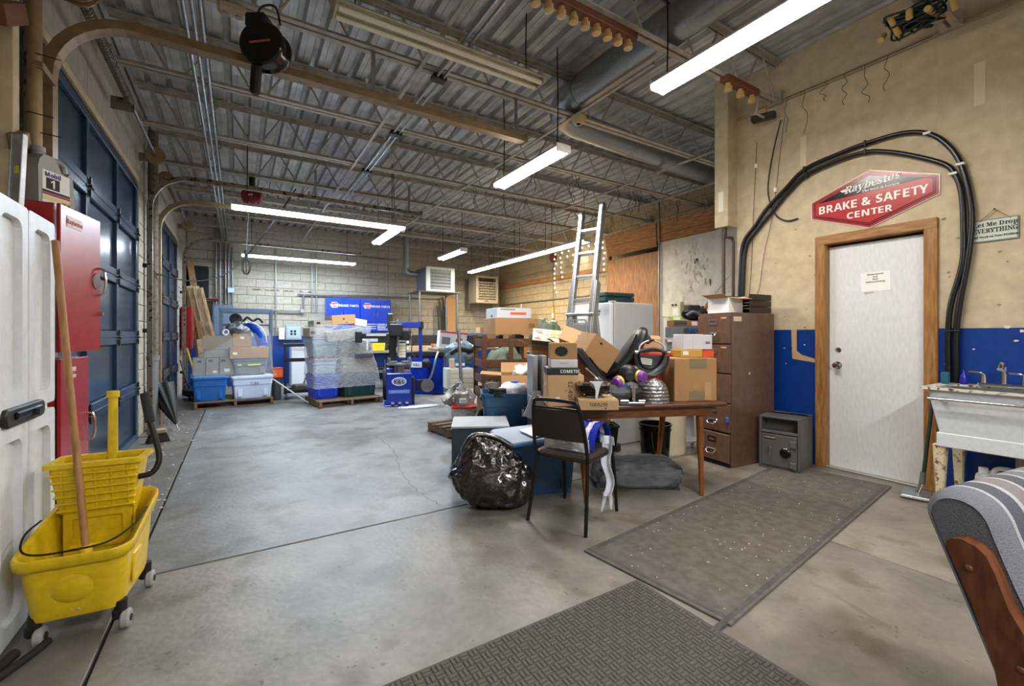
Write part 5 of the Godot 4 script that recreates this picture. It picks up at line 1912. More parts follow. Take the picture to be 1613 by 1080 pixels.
	# water stains: flaking paint patches along one course
	var fk := thing("paint_flakes", "row of brown flaking paint patches on the back wall", "stain", Vector3(0, 2.38, -12.692))
	var rng := RandomNumberGenerator.new()
	rng.seed = 5
	for x in [0.34, 0.42, 0.62, 0.72, 0.83, 1.05, 1.16, 1.38, 1.60]:
		var m := MB.new()
		var P := []
		for j in 8:
			var a := TAU * j / 8.0
			P.append(Vector2(x + cos(a) * 0.06 * rng.randf_range(0.5, 1.3), sin(a) * 0.018 * rng.randf_range(0.4, 1.3) - 0.01 * absf(cos(a))))
		m.prism(P, 0.006)
		m.done("flake", C("6f5a3a", 0.9), fk)
	# speaker, lumber, red box in the left corner
	var sp := thing("loudspeaker", "black loudspeaker box on a shelf in the far left corner", "speaker", Vector3(-0.80, 2.10, -12.45), 8)
	part_box("cabinet", Vector3(0, 0.36, 0), Vector3(0.40, 0.72, 0.32), C("17181a", 0.8), sp, 0.012)
	part_box("grille", Vector3(0, 0.36, 0.162), Vector3(0.36, 0.68, 0.01), C("101113", 0.95), sp, 0.004)
	var sh := thing("corner_shelf", "red-edged wooden shelf under the loudspeaker", "shelf", Vector3(-0.7, 2.08, -12.48), 0)
	part_box("board", Vector3(0, 0.0, 0), Vector3(0.62, 0.03, 0.36), C("7a2a24", 0.6), sh, 0.004)
	part_box("bracket", Vector3(0.2, -0.08, -0.12), Vector3(0.03, 0.14, 0.1), M("steel"), sh, 0.004)
	var rb := thing("red_wall_box", "small red steel box on the far left wall in front of the lumber", "box", Vector3(-0.93, 0.95, -11.55), 0)
	part_box("body", Vector3(0, 0.44, 0), Vector3(0.17, 0.88, 0.42), M("cabinet_red"), rb, 0.006)
	part_box("door", Vector3(0.09, 0.44, 0), Vector3(0.016, 0.84, 0.39), M("cabinet_red"), rb, 0.004)
	part_box("handle", Vector3(0.105, 0.44, -0.13), Vector3(0.02, 0.09, 0.02), M("chrome"), rb, 0.004)
	var lum := [["pale pine board leaning at the left edge of the lumber pile", -0.66, 2.30, 7.5, 0.10, "lum_a"], ["tall weathered board with a torn top in the lumber pile", -0.55, 2.95, 7.5, 0.12, "lum_c"], ["long cream board leaning across the lumber pile", -0.42, 2.38, 12.5, 0.11, "lum_b"], ["narrow pine strip in the middle of the lumber pile", -0.48, 2.34, 9.0, 0.07, "lum_a"], ["wide pale board leaning in the lumber pile", -0.36, 2.36, 11.0, 0.12, "lum_b"], ["thin pine strip at the right of the lumber pile", -0.24, 2.34, 11.5, 0.06, "lum_a"], ["brown plank low in the lumber pile", -0.50, 1.55, 9.0, 0.13, "lum_c"], ["short cream offcut at the front of the lumber pile", -0.62, 1.15, 6.0, 0.10, "lum_b"]]
	for i in lum.size():
		var l: Array = lum[i]
		var t := thing("lumber_board", l[0], "board", Vector3(l[1], 0.0, -12.22 + i * 0.045), 0, "boards of the lumber pile")
		var h: float = l[2]
		var an: float = deg_to_rad(l[3])
		var m := MB.new()
		m.box(Vector3.ZERO, Vector3(l[4], h, 0.028), 0.003)
		var o := m.done("board", M(l[5]), t)
		o.rotation.z = an
		o.position = Vector3(-h * sin(an) * 0.5, h * cos(an) * 0.5 + l[4] * 0.5 * sin(an), 0)
	# yellow bars and dark clutter by the door track
	var yb := thing("yellow_bar", "yellow painted jack handle leaning in the dark corner under the red box", "bar", Vector3(-0.80, 0, -11.2), 0)
	part_tube("bar", [Vector3(0.12, 0.03, 0.0), Vector3(0.0, 0.55, 0.05), Vector3(-0.10, 0.98, 0.08)], 0.018, C("d8b420", 0.5), yb)
	part_cyl("grip", Vector3(0.115, 0.05, 0.0), Vector3(0.08, 0.2, 0.015), 0.024, M("black_rubber"), yb)
	var jk := thing("floor_jack", "dark trolley jack in the shadow behind the left pallet", "jack", Vector3(-0.72, 0, -10.55), 20)
	part_box("frame", Vector3(0, 0.12, 0), Vector3(0.28, 0.14, 0.6), C("202124", 0.5), jk, 0.02)
	part_tube("arm", [Vector3(0, 0.16, 0.1), Vector3(0, 0.30, -0.22)], 0.03, C("26272b", 0.5), jk)
	for s in [-1, 1]:
		part_cyl("wheel", Vector3(s * 0.12, 0.055, 0.26), Vector3(s * 0.17, 0.055, 0.26), 0.055, M("black_rubber"), jk)
	part_tube("lever", [Vector3(-0.05, 0.2, -0.2), Vector3(-0.14, 0.75, -0.38)], 0.016, C("3a3a3c", 0.5), jk)
	# unit heater on a steel stand with its flue
	var h1 := thing("unit_heater", "grey louvred unit heater on a tall pipe stand with a flue", "heater", Vector3(4.5, 0, -11.25), 0)
	part_box("casing", Vector3(0.02, 2.70, 0), Vector3(0.80, 0.62, 0.72), C("6e7473", 0.5, 0.3), h1, 0.01)
	var ff := MB.new()
	ff.T = Transform3D(Basis(), Vector3(0.02, 2.70, 0.36))
	ff.frame(0.80, 0.64, 0.01, 0.58, 0.52, 0.01, 0.0, 0.03)
	ff.done("front_frame", C("c4ccce", 0.4, 0.2), h1)
	for i in 5:
		part_box("louvre", Vector3(0.02, 2.48 + i * 0.085, 0.375), Vector3(0.58, 0.075, 0.012), C("aeb6b8", 0.35, 0.4), h1, 0.002, Vector3(-38, 0, 0))
	part_box("burner_grille", Vector3(0.02, 2.93, 0.372), Vector3(0.56, 0.10, 0.01), C("8a8f8f", 0.5, 0.3), h1, 0.002)
	for i in 5:
		part_box("grille_rib", Vector3(-0.2 + i * 0.11, 2.93, 0.378), Vector3(0.025, 0.08, 0.012), C("8a8f8f", 0.5, 0.3), h1, 0.001)
	part_box("platform", Vector3(-0.02, 2.37, 0.0), Vector3(1.15, 0.03, 0.85), C("575450", 0.5, 0.4), h1, 0.004)
	for x in [-0.55, 0.5]:
		for z in [-0.36, 0.36]:
			part_cyl("stand_leg", Vector3(x, 0, z), Vector3(x, 2.36, z), 0.032, M("steel"), h1)
	var fl := MB.new()
	fl.tube(curve([Vector3(-0.38, 2.88, -0.28), Vector3(-0.62, 2.90, -0.30), Vector3(-0.68, 2.98, -0.30), Vector3(-0.68, 3.4, -0.30), Vector3(-0.68, 4.02, -0.30)], 3), 0.085, 16)
	fl.done("flue", M("galvanised"), h1)
	for y in [3.0, 3.25, 3.5]:
		part_cyl("flue_seam", Vector3(-0.68, y, -0.30), Vector3(-0.68, y + 0.015, -0.30), 0.089, M("galvanised"), h1)
	# wall heater in the far corner
	var h2 := thing("corner_heater", "beige box heater with rows of square openings in the far right corner", "heater", Vector3(6.47, 2.22, -12.15), 0)
	var hc := MB.new()
	hc.T = Transform3D(Basis(Vector3.RIGHT, PI / 2), Vector3(0, 0.41, -0.25))
	hc.tub([[0.0, 0.76, 0.82, 0.01], [0.5, 0.76, 0.82, 0.01]], 0.012)
	hc.done("casing", C("a89c86", 0.5), h2)
	var f2 := MB.new()
	f2.T = Transform3D(Basis(), Vector3(0, 0.41, 0.25))
	f2.frame(0.76, 0.82, 0.01, 0.62, 0.66, 0.01, 0.0, 0.02, Vector2(0, 0.02))
	f2.done("front_frame", C("b3a68f", 0.5), h2)
	part_box("sight_window", Vector3(0, 0.70, 0.257), Vector3(0.36, 0.10, 0.01), C("22211f", 0.3), h2, 0.002)
	for i in 7:
		part_box("grille_bar", Vector3(0, 0.15 + i * 0.08, 0.26), Vector3(0.62, 0.02, 0.014), C("c3b8a0", 0.45), h2, 0.003)
	for i in 9:
		part_box("grille_upright", Vector3(-0.28 + i * 0.07, 0.39, 0.256), Vector3(0.016, 0.5, 0.012), C("9c927e", 0.45), h2, 0.003)
	part_box("name_plate", Vector3(-0.03, 0.06, 0.272), Vector3(0.12, 0.02, 0.004), M("ink"), h2, 0)
	part_tube("hanger_rod", [Vector3(-0.36, 0.82, 0.1), Vector3(-0.36, 1.84, 0.1)], 0.008, M("steel"), h2)
	part_tube("hanger_rod", [Vector3(0.36, 0.82, 0.1), Vector3(0.36, 1.84, 0.1)], 0.008, M("steel"), h2)
	part_box("wall_bracket", Vector3(-0.38, 0.30, -0.3), Vector3(0.04, 0.9, 0.2), M("steel"), h2, 0.004)
	part_cyl("gas_pipe", Vector3(0.55, -1.2, -0.45), Vector3(0.55, 1.6, -0.45), 0.02, M("steel"), h2)
	# tan sheet leaning by the heater legs
	var tb := thing("hardboard_sheet", "tan hardboard sheet standing against the back wall right of the heater stand", "panel", Vector3(5.54, 0, -12.52), 0)
	part_box("sheet", Vector3(0, 1.2, 0), Vector3(0.36, 2.38, 0.02), C("a9835a", 0.7), tb, 0.003, Vector3(-3, 0, 0))
	part_box("edge_strip", Vector3(-0.185, 1.2, 0.01), Vector3(0.02, 2.38, 0.025), C("8f6c46", 0.7), tb, 0.003, Vector3(-3, 0, 0))
	# dark pipes standing left of it
	var dp := thing("standing_pipes", "bundle of dark pipes standing behind the heater stand", "pipes", Vector3(5.27, 0, -12.4), 0)
	for i in 4:
		part_cyl("pipe", Vector3(-0.12 + i * 0.07, 0, 0.05 * (i % 2)), Vector3(-0.16 + i * 0.075, 2.1 + 0.15 * (i % 3), -0.1), 0.022, C("2d2a28", 0.5), dp)

# ---------------------------------------------------------------- the two wrapped pallet loads and things around them
func build_pallet_loads() -> void:
	# left load
	pallet("wooden pallet under the blue and white totes", Vector3(-0.08, 0, -9.08 - 0.4), 4, 1.18, 0.95)
	tote("blue storage tote at the bottom left of the left wrapped load", Vector3(-0.43, 0.122, -9.32), 3, Vector3(0.52, 0.40, 0.55), C("1d5fa8", 0.4), C("3f84c4", 0.4))
	var wt := tote("white storage tote with red scribbles at the bottom of the left wrapped load", Vector3(0.20, 0.122, -9.36), 4, Vector3(0.66, 0.38, 0.52), C("c6d3ea", 0.4), C("dfe6f2", 0.4))
	text("7-33", 0.07, wt, C("6d2a34"), Vector3(0.02, 0.26, 0.247), Vector3(-4, 0, 0), "marker_writing")
	carton("grey-brown carton at the left of the lower row in the left load", Vector3(-0.585, 0.55, -9.40), 4, Vector3(0.19, 0.30, 0.34), "cardboard_grey", "", "cartons of the left load", Vector3.ZERO, [["#", 0.04, 0.0, 0.24, "ink", 0]])
	carton("second grey-brown carton of the lower row in the left load", Vector3(-0.39, 0.55, -9.38), 3, Vector3(0.185, 0.295, 0.34), "cardboard_grey", "", "cartons of the left load", Vector3.ZERO, [["#", 0.04, -0.03, 0.25, "ink", 0], ["#", 0.04, 0.03, 0.06, "paper_white", 0]])
	carton("carton with a round print beside the grey tote in the left load", Vector3(-0.185, 0.55, -9.37), 4, Vector3(0.215, 0.30, 0.34), "cardboard_grey", "", "cartons of the left load", Vector3.ZERO, [["#", 0.045, -0.06, 0.25, "ink", 0], ["#", 0.055, 0.0, 0.08, "paper_white", 0]])
	var gt := tote("grey lidded tote with a yellow-green sticker in the left load", Vector3(0.17, 0.545, -9.36), 4, Vector3(0.56, 0.26, 0.46), C("7e7f80", 0.5), C("4c5458", 0.4))
	part_box("sticker", Vector3(0.05, 0.17, 0.222), Vector3(0.20, 0.03, 0.002), C("c8d84a", 0.5), gt, 0, Vector3(-4, 0, 2))
	part_box("sticker", Vector3(-0.17, 0.17, 0.222), Vector3(0.06, 0.03, 0.002), C("c8d84a", 0.5), gt, 0, Vector3(-4, 0, 0))
	carton("squat dark-sided carton in the middle of the left load", Vector3(-0.34, 0.855, -9.40), 4, Vector3(0.36, 0.13, 0.36), "cardboard_grey", "", "cartons of the left load")
	carton("wide carton at the top left of the left load", Vector3(-0.32, 0.99, -9.42), 3, Vector3(0.44, 0.24, 0.38), "cardboard_grey", "tape", "cartons of the left load")
	carton("long flat carton under the top carton of the left load", Vector3(0.15, 0.83, -9.37), 4, Vector3(0.60, 0.20, 0.42), "cardboard", "tape", "cartons of the left load", Vector3.ZERO, [["#", 0.045, -0.22, 0.09, "paper_white", 0]])
	carton("small carton with a white label at the top of the left load", Vector3(0.04, 1.035, -9.40), 5, Vector3(0.29, 0.23, 0.30), "cardboard", "tape", "cartons of the left load", Vector3.ZERO, [["#", 0.04, 0.0, 0.16, "paper_white", 0], ["#", 0.012, 0.06, 0.08, "ink", 0]])
	# foil-wrapped lump, blue fairing, drum
	var fo := thing("foil_bundle", "crumpled silver and black wrapped bundle on top of the left load", "bundle", Vector3(0.02, 1.27, -9.40), 0)
	var nz := FastNoiseLite.new()
	nz.seed = 4
	nz.frequency = 9.0
	var fm := MB.new()
	fm.ball(Vector3(0, 0.09, 0), Vector3(0.22, 0.12, 0.15), 28, 18, func(p: Vector3, d: Vector3) -> Vector3: return p + d * 0.05 * nz.get_noise_3dv(p))
	fm.done("wrap", M("foil"), fo)
	var bf := thing("blue_fairing", "glossy blue curved fairing with a white stripe leaning on the left load", "fairing", Vector3(0.29, 1.04, -9.24), 8)
	var bm := MB.new()
	bm.sheet(func(u: float, v: float) -> Vector3:
		var a := (v - 0.5) * 2.0
		return Vector3(-0.16 + 0.24 * u + 0.02 * sin(u * 3.0) + a * 0.08, 0.42 - 0.40 * u * u - 0.04 * a * a, 0.05 + 0.06 * (1.0 - a * a) - 0.05 * u), 16, 10, 0.008)
	bm.done("shell", C("0f49b0", 0.15), bf)
	var bs := MB.new()
	bs.tube(curve([Vector3(-0.09, 0.43, 0.095), Vector3(0.02, 0.36, 0.105), Vector3(0.10, 0.24, 0.09), Vector3(0.145, 0.06, 0.06)], 4), 0.009, 6)
	bs.done("stripe", M("white"), bf)
	var tap := thing("tape_roll", "white and pink tape roll standing on the wide carton of the left load", "tape roll", Vector3(-0.20, 1.24, -9.28), 20)
	var tm := MB.new()
	tm.T = Transform3D(Basis(Vector3.RIGHT, PI / 2), Vector3(0, 0.055, 0))
	tm.lathe([Vector2(0.035, -0.025), Vector2(0.055, -0.025), Vector2(0.055, 0.025), Vector2(0.035, 0.025), Vector2(0.035, -0.025)], 22)
	tm.done("roll", C("d8cfd6", 0.5), tap)
	wrap_film("clear stretch film round the left pallet load", Vector3(-0.06, 0, -9.38), 4, [[0.50, -0.64, 0.64, -0.30, 0.30], [0.62, -0.64, 0.60, -0.28, 0.28], [0.85, -0.60, 0.56, -0.26, 0.275], [1.04, -0.30, 0.56, -0.25, 0.26], [1.25, 0.02, 0.54, -0.22, 0.22], [1.42, 0.20, 0.48, -0.16, 0.16]], 0.16, 3)
	# steel rack behind it
	var rk := thing("steel_rack", "blue-grey steel rack behind the left load with dark parts on it", "rack", Vector3(0.16, 0, -10.7), 0)
	for x in [-0.46, 0.42]:
		for z in [-0.2, 0.2]:
			part_box("upright", Vector3(x, 0.88, z), Vector3(0.05, 1.76, 0.05), C("64788c", 0.4, 0.3), rk, 0.004)
	for y in [0.5, 1.45]:
		part_box("shelf", Vector3(-0.02, y, 0), Vector3(0.9, 0.03, 0.42), C("4c5864", 0.4, 0.3), rk, 0.004)
	part_box("top_beam", Vector3(-0.02, 1.74, 0.2), Vector3(0.94, 0.09, 0.04), C("6d8398", 0.4, 0.3), rk, 0.006)
	part_box("top_beam", Vector3(-0.02, 1.74, -0.2), Vector3(0.94, 0.09, 0.04), C("6d8398", 0.4, 0.3), rk, 0.006)
	var dp := thing("dark_parts", "black wheel and bracket parts lying on the steel rack", "car part", Vector3(0.15, 1.466, -10.62), 0)
	var dm := MB.new()
	dm.T = Transform3D(Basis(Vector3.RIGHT, 1.2), Vector3(-0.2, 0.11, 0.05))
	dm.lathe([Vector2(0.0, -0.03), Vector2(0.11, -0.03), Vector2(0.115, 0.0), Vector2(0.10, 0.03), Vector2(0.05, 0.035), Vector2(0.04, 0.02), Vector2(0, 0.02)], 22)
	dm.done("wheel", M("black"), dp)
	part_tube("bracket", [Vector3(-0.08, 0.04, 0.05), Vector3(0.0, 0.14, 0.06), Vector3(0.10, 0.07, 0.06), Vector3(0.20, 0.12, 0.05), Vector3(0.28, 0.03, 0.05)], 0.022, M("black"), dp, 8, 4)
	# orange cone base and red thing between the loads
	var oc := thing("orange_case", "orange plastic case wedged at the right edge of the left load", "case", Vector3(0.62, 0.42, -9.62), 10)
	part_box("body", Vector3(0, 0.09, 0), Vector3(0.18, 0.18, 0.25), C("d9571f", 0.5), oc, 0.02)
	part_box("lid", Vector3(0, 0.185, 0), Vector3(0.185, 0.02, 0.255), C("c24a18", 0.5), oc, 0.006)
	part_box("foot", Vector3(0, -0.21, 0), Vector3(0.12, 0.42, 0.2), C("3a3a3c", 0.6), oc, 0.01)
	# dark cart with the white appliance behind
	var ct := thing("steel_cart", "dark steel frame cart on casters between the two loads", "cart", Vector3(1.08, 0, -9.75), -4)
	for x in [-0.3, 0.42]:
		for z in [-0.25, 0.25]:
			part_box("post", Vector3(x, 0.57, z), Vector3(0.04, 0.95, 0.04), C("23252b", 0.5, 0.3), ct, 0.004)
	for y in [0.15, 0.75, 1.04]:
		for z in [-0.25, 0.25]:
			part_box("rail", Vector3(0.06, y, z), Vector3(0.76, 0.045, 0.04), C("23252b", 0.5, 0.3), ct, 0.004)
	part_box("tray", Vector3(0.06, 1.065, 0), Vector3(0.78, 0.02, 0.54), C("1e2026", 0.5, 0.3), ct, 0.004)
	part_box("bottom_tray", Vector3(0.06, 0.13, 0), Vector3(0.78, 0.02, 0.54), C("1e2026", 0.5, 0.3), ct, 0.004)
	part_tube("brace", [Vector3(0.02, 0.30, 0.27), Vector3(0.26, 0.98, 0.27)], 0.014, M("black"), ct)
	for x in [-0.28, 0.40]:
		part_cyl("wheel", Vector3(x - 0.02, 0.055, 0.25), Vector3(x + 0.02, 0.055, 0.25), 0.055, C("44464a", 0.6), ct)
	var gb := thing("gear_part", "greasy grey gearbox part on the cart's bottom tray", "car part", Vector3(1.02, 0.145, -9.62), 12)
	part_box("case", Vector3(0, 0.07, 0), Vector3(0.26, 0.13, 0.2), C("5f5a55", 0.5, 0.4), gb, 0.03)
	part_cyl("shaft", Vector3(0.1, 0.08, 0), Vector3(0.42, 0.14, 0.02), 0.035, C("4a4a4c", 0.4, 0.5), gb)
	var wa := thing("white_appliance", "white appliance standing behind the dark cart", "appliance", Vector3(1.27, 0, -12.02), 0)
	part_box("body", Vector3(0, 0.50, 0), Vector3(0.40, 0.98, 0.5), C("e3eaf0", 0.35), wa, 0.012)
	part_box("control_panel", Vector3(0, 0.93, 0.252), Vector3(0.38, 0.10, 0.02), C("cfd6dc", 0.35), wa, 0.006)
	for x in [-0.08, 0.05]:
		part_cyl("knob", Vector3(x, 0.94, 0.26), Vector3(x, 0.94, 0.285), 0.02, M("white"), wa)
	part_box("front_panel", Vector3(0, 0.45, 0.252), Vector3(0.37, 0.80, 0.012), C("e8eef4", 0.35), wa, 0.004)
	var pl := thing("white_pole", "thin white pole lying from the left load to the right pallet", "pole", Vector3(0.5, 0.46, -9.35), 0)
	part_tube("pole", [Vector3(0, 0, 0), Vector3(0.58, -0.45, 0.6)], 0.012, M("white"), pl)

	# right load
	pallet("wooden pallet under the wrapped blue and green totes", Vector3(1.65, 0, -8.15 - 0.42), 7, 1.12, 0.95)
	tote("cobalt blue tote at the bottom left of the right wrapped load", Vector3(1.30, 0.122, -8.62), 8, Vector3(0.46, 0.42, 0.60), C("173cc0", 0.4))
	tote("dark green tote at the bottom right of the right wrapped load", Vector3(1.87, 0.122, -8.56), 8, Vector3(0.66, 0.42, 0.50), C("0f3d38", 0.4), C("123f3a", 0.4))
	var ct2 := tote("clear tote with a pink lid in the middle of the right load", Vector3(1.27, 0.56, -8.60), 8, Vector3(0.44, 0.26, 0.5), C("a9b6c4", 0.3), C("a83a5c", 0.4))
	var ct3 := tote("upper clear tote with a pink lid in the right load", Vector3(1.27, 0.86, -8.60), 8, Vector3(0.46, 0.34, 0.5), C("8fa3a8", 0.3), C("a83a5c", 0.4))
	part_box("contents", Vector3(0, 0.17, 0.02), Vector3(0.34, 0.22, 0.36), C("6a8a7c", 0.8), ct3, 0.02)
	part_box("contents", Vector3(0, 0.12, 0.02), Vector3(0.32, 0.18, 0.36), C("8a98aa", 0.8), ct2, 0.02)
	carton("brown carton above the green tote in the right load", Vector3(1.84, 0.57, -8.52), 8, Vector3(0.58, 0.26, 0.42), "cardboard_grey", "", "cartons of the right load")
	carton("thin dark carton sticking out of the right load", Vector3(1.92, 0.835, -8.42), 16, Vector3(0.34, 0.07, 0.3), "grey_board", "", "cartons of the right load")
	carton("carton hidden behind film in the right load", Vector3(1.78, 0.84, -8.66), 8, Vector3(0.5, 0.30, 0.34), "cardboard_grey", "", "cartons of the right load")
	carton("carton with a black logo at the upper left of the right load", Vector3(1.20, 1.215, -8.55), 8, Vector3(0.38, 0.15, 0.42), "cardboard_grey", "", "cartons of the right load", Vector3.ZERO, [["#", 0.05, -0.13, 0.07, "ink", 0], ["#", 0.05, 0.1, 0.04, "paper_white", 0]])
	carton("long sagging carton across the front of the right load", Vector3(1.62, 1.17, -8.42), 8, Vector3(0.66, 0.17, 0.34), "cardboard_grey", "", "cartons of the right load", Vector3(0, 0, 9))
	carton("flat grey carton at the top left of the right load", Vector3(1.30, 1.40, -8.60), 8, Vector3(0.42, 0.10, 0.36), "cardboard_grey", "", "cartons of the right load", Vector3(0, 0, 2), [["#", 0.04, -0.13, 0.06, "ink", 0], ["#", 0.04, 0.15, 0.03, "paper_white", 0]])
	carton("brown carton with printing on the very top of the right load", Vector3(1.62, 1.44, -8.62), 6, Vector3(0.42, 0.17, 0.34), "cardboard", "tape", "cartons of the right load", Vector3(0, 0, 5), [["#", 0.022, 0.0, 0.10, "ink", 0], ["#", 0.016, 0.05, 0.03, "ink", 0]])
	carton("small white carton at the top right of the right load", Vector3(1.92, 1.42, -8.66), 14, Vector3(0.24, 0.12, 0.22), "paper_white", "", "cartons of the right load", Vector3(0, 0, -8))
	wrap_film("clear stretch film round the right pallet load", Vector3(1.62, 0, -8.58), 8, [[0.32, -0.59, 0.62, -0.34, 0.34], [0.60, -0.58, 0.58, -0.32, 0.33], [0.85, -0.57, 0.50, -0.31, 0.32], [1.15, -0.60, 0.42, -0.30, 0.34], [1.42, -0.58, 0.44, -0.26, 0.36]], 0.30, 9)
	# tyre at its right end
	var ty := thing("spare_tyre", "black tyre standing at the right end of the right load", "tyre", Vector3(2.47, 0.30, -8.60), 75)
	var tm2 := MB.new()
	tm2.T = Transform3D(Basis(Vector3.RIGHT, PI / 2), Vector3.ZERO)
	tm2.lathe([Vector2(0.19, -0.07), Vector2(0.22, -0.09), Vector2(0.27, -0.09), Vector2(0.295, -0.07), Vector2(0.30, -0.03), Vector2(0.30, 0.03), Vector2(0.295, 0.07), Vector2(0.27, 0.09), Vector2(0.22, 0.09), Vector2(0.19, 0.07), Vector2(0.19, -0.07)], 32)
	tm2.done("tyre", M("black_rubber"), ty)
	var rim := MB.new()
	rim.T = Transform3D(Basis(Vector3.RIGHT, PI / 2), Vector3.ZERO)
	rim.lathe([Vector2(0.0, 0.03), Vector2(0.06, 0.03), Vector2(0.16, 0.05), Vector2(0.195, 0.07), Vector2(0.195, -0.07), Vector2(0.0, -0.05)], 28)
	rim.done("rim", M("steel"), ty)

# ---------------------------------------------------------------- tyre machines and the things around them
func build_machines() -> void:
	var bl := M("machine_blue")
	var t := thing("tyre_changer", "blue tyre changing machine with an oval badge and a black tower", "machine", Vector3(2.47, 0, -7.86), -15.5)
	part_box("base_plate", Vector3(0, 0.012, 0.02), Vector3(0.52, 0.024, 0.56), bl, t, 0.006)
	part_box("cabinet", Vector3(-0.01, 0.30, 0), Vector3(0.43, 0.55, 0.50), bl, t, 0.012)
	part_box("side_bracket", Vector3(0.235, 0.26, 0.02), Vector3(0.05, 0.46, 0.30), M("black"), t, 0.01)
	var ov := MB.new()
	var P := []
	var P2 := []
	for i in 28:
		var a := TAU * i / 28.0
		P.append(Vector2(cos(a) * 0.125, sin(a) * 0.075))
		P2.append(Vector2(cos(a) * 0.112, sin(a) * 0.062))
	ov.T = Transform3D(Basis(), Vector3(-0.01, 0.43, 0.252))
	ov.prism(P, 0.004)
	ov.done("badge", C("dfe4ee", 0.3), t)
	var o2 := MB.new()
	o2.T = Transform3D(Basis(), Vector3(-0.01, 0.43, 0.2545))
	o2.prism(P2, 0.002)
	o2.done("badge_face", C("9aa0b4", 0.3), t)
	text("K&L", 0.10, t, C("1d2348"), Vector3(-0.01, 0.43, 0.2565), Vector3.ZERO, "lettering", "Droid Sans", true)
	part_box("light_band", Vector3(-0.01, 0.25, 0.251), Vector3(0.36, 0.065, 0.004), C("5f78c8", 0.35), t, 0.001)
	for k in 7:
		part_box("worn_print", Vector3(-0.13 + k * 0.04, 0.25, 0.2535), Vector3(0.026, 0.026, 0.001), C("8c9fdc", 0.4), t, 0)
	for x in [-0.12, 0.0, 0.12]:
		part_box("pedal", Vector3(x, 0.06, 0.285), Vector3(0.055, 0.022, 0.10), M("galvanised"), t, 0.006, Vector3(10, 0, 0))
	# turntable
	part_cyl("spindle", Vector3(0, 0.57, 0.02), Vector3(0, 0.70, 0.02), 0.09, M("steel"), t)
	var tt := MB.new()
	tt.lathe([Vector2(0, 0.70), Vector2(0.20, 0.70), Vector2(0.23, 0.715), Vector2(0.23, 0.735), Vector2(0.10, 0.745), Vector2(0, 0.745)], 28)
	tt.done("turntable", M("galvanised"), t)
	for k in 4:
		var a := PI * 0.25 + PI * 0.5 * k
		var j := MB.new()
		j.T = Transform3D(Basis(Vector3.UP, a), Vector3(0, 0.76, 0))
		j.box(Vector3(0.17, 0, 0), Vector3(0.20, 0.03, 0.06), 0.006)
		j.box(Vector3(0.25, 0.035, 0), Vector3(0.035, 0.08, 0.05), 0.006)
		j.done("clamp_jaw", M("steel"), t)
	# tower, arms
	part_box("tower", Vector3(-0.11, 1.02, -0.30), Vector3(0.13, 0.95, 0.12), M("black"), t, 0.012)
	part_box("tower_foot", Vector3(-0.08, 0.45, -0.28), Vector3(0.30, 0.36, 0.16), bl, t, 0.02)
	part_cyl("hex_shaft", Vector3(-0.02, 1.54, -0.24), Vector3(-0.02, 0.86, -0.1), 0.016, M("steel"), t)
	part_box("tower_head", Vector3(-0.06, 1.34, -0.20), Vector3(0.24, 0.22, 0.34), M("black"), t, 0.02)
	part_box("rear_cylinder", Vector3(-0.16, 1.50, -0.30), Vector3(0.10, 0.30, 0.09), C("2b2b2e", 0.35), t, 0.02)
	part_box("press_arm", Vector3(-0.42, 1.23, -0.10), Vector3(0.52, 0.10, 0.10), M("black"), t, 0.012)
	part_box("press_arm_plate", Vector3(-0.40, 1.245, -0.047), Vector3(0.34, 0.035, 0.006), C("b8bcc2", 0.4), t, 0.001)
	part_box("press_block", Vector3(-0.70, 1.21, -0.10), Vector3(0.12, 0.20, 0.13), M("black"), t, 0.015)
	part_box("swing_arm", Vector3(0.20, 1.43, -0.24), Vector3(0.46, 0.10, 0.10), bl, t, 0.012)
	part_box("swing_arm_tip", Vector3(0.42, 1.43, -0.24), Vector3(0.06, 0.14, 0.12), M("black"), t, 0.01)
	part_box("control_box", Vector3(0.12, 1.24, -0.22), Vector3(0.18, 0.20, 0.14), M("black"), t, 0.02)
	part_box("swing_post", Vector3(0.40, 1.15, -0.28), Vector3(0.06, 0.70, 0.06), bl, t, 0.008)
	part_box("notice_board", Vector3(0.06, 0.98, -0.20), Vector3(0.15, 0.38, 0.06), bl, t, 0.008)
	for k in 3:
		part_box("notice", Vector3(0.06, 1.10 - k * 0.11, -0.168), Vector3(0.12, 0.10, 0.003), C("dcdad2", 0.5), t, 0)
		part_box("notice_mark", Vector3(0.06, 1.11 - k * 0.11, -0.166), Vector3(0.10, 0.03, 0.002), [C("3a3a40", 0.5), C("e0b43a", 0.5), C("e0b43a", 0.5)][k], t, 0)
	part_tube("hose", [Vector3(0.14, 1.30, -0.16), Vector3(0.24, 1.15, -0.1), Vector3(0.22, 0.95, -0.05), Vector3(0.30, 0.80, 0.0)], 0.009, M("black_rubber"), t, 7, 5)
	part_tube("side_lever", [Vector3(-0.25, 0.62, 0.20), Vector3(-0.25, 0.82, 0.20)], 0.008, M("steel"), t)
	part_box("bead_plate", Vector3(0.40, 0.33, 0.0), Vector3(0.20, 0.20, 0.04), M("black"), t, 0.01)
	var sho := MB.new()
	sho.T = Transform3D(Basis(Vector3.RIGHT, PI / 2), Vector3(0.50, 0.32, 0.03))
	sho.lathe([Vector2(0, -0.012), Vector2(0.12, -0.012), Vector2(0.12, 0.012), Vector2(0, 0.02)], 20)
	sho.done("bead_shovel", M("steel"), t)

	var b := thing("wheel_balancer", "blue wheel balancing machine with a silver arm behind the tyre changer", "machine", Vector3(3.52, 0, -9.0), -42)
	part_box("body", Vector3(0, 0.40, 0), Vector3(0.74, 0.80, 0.52), bl, b, 0.02, Vector3.ZERO, Vector2(1.0, 0.9))
	var tr := MB.new()
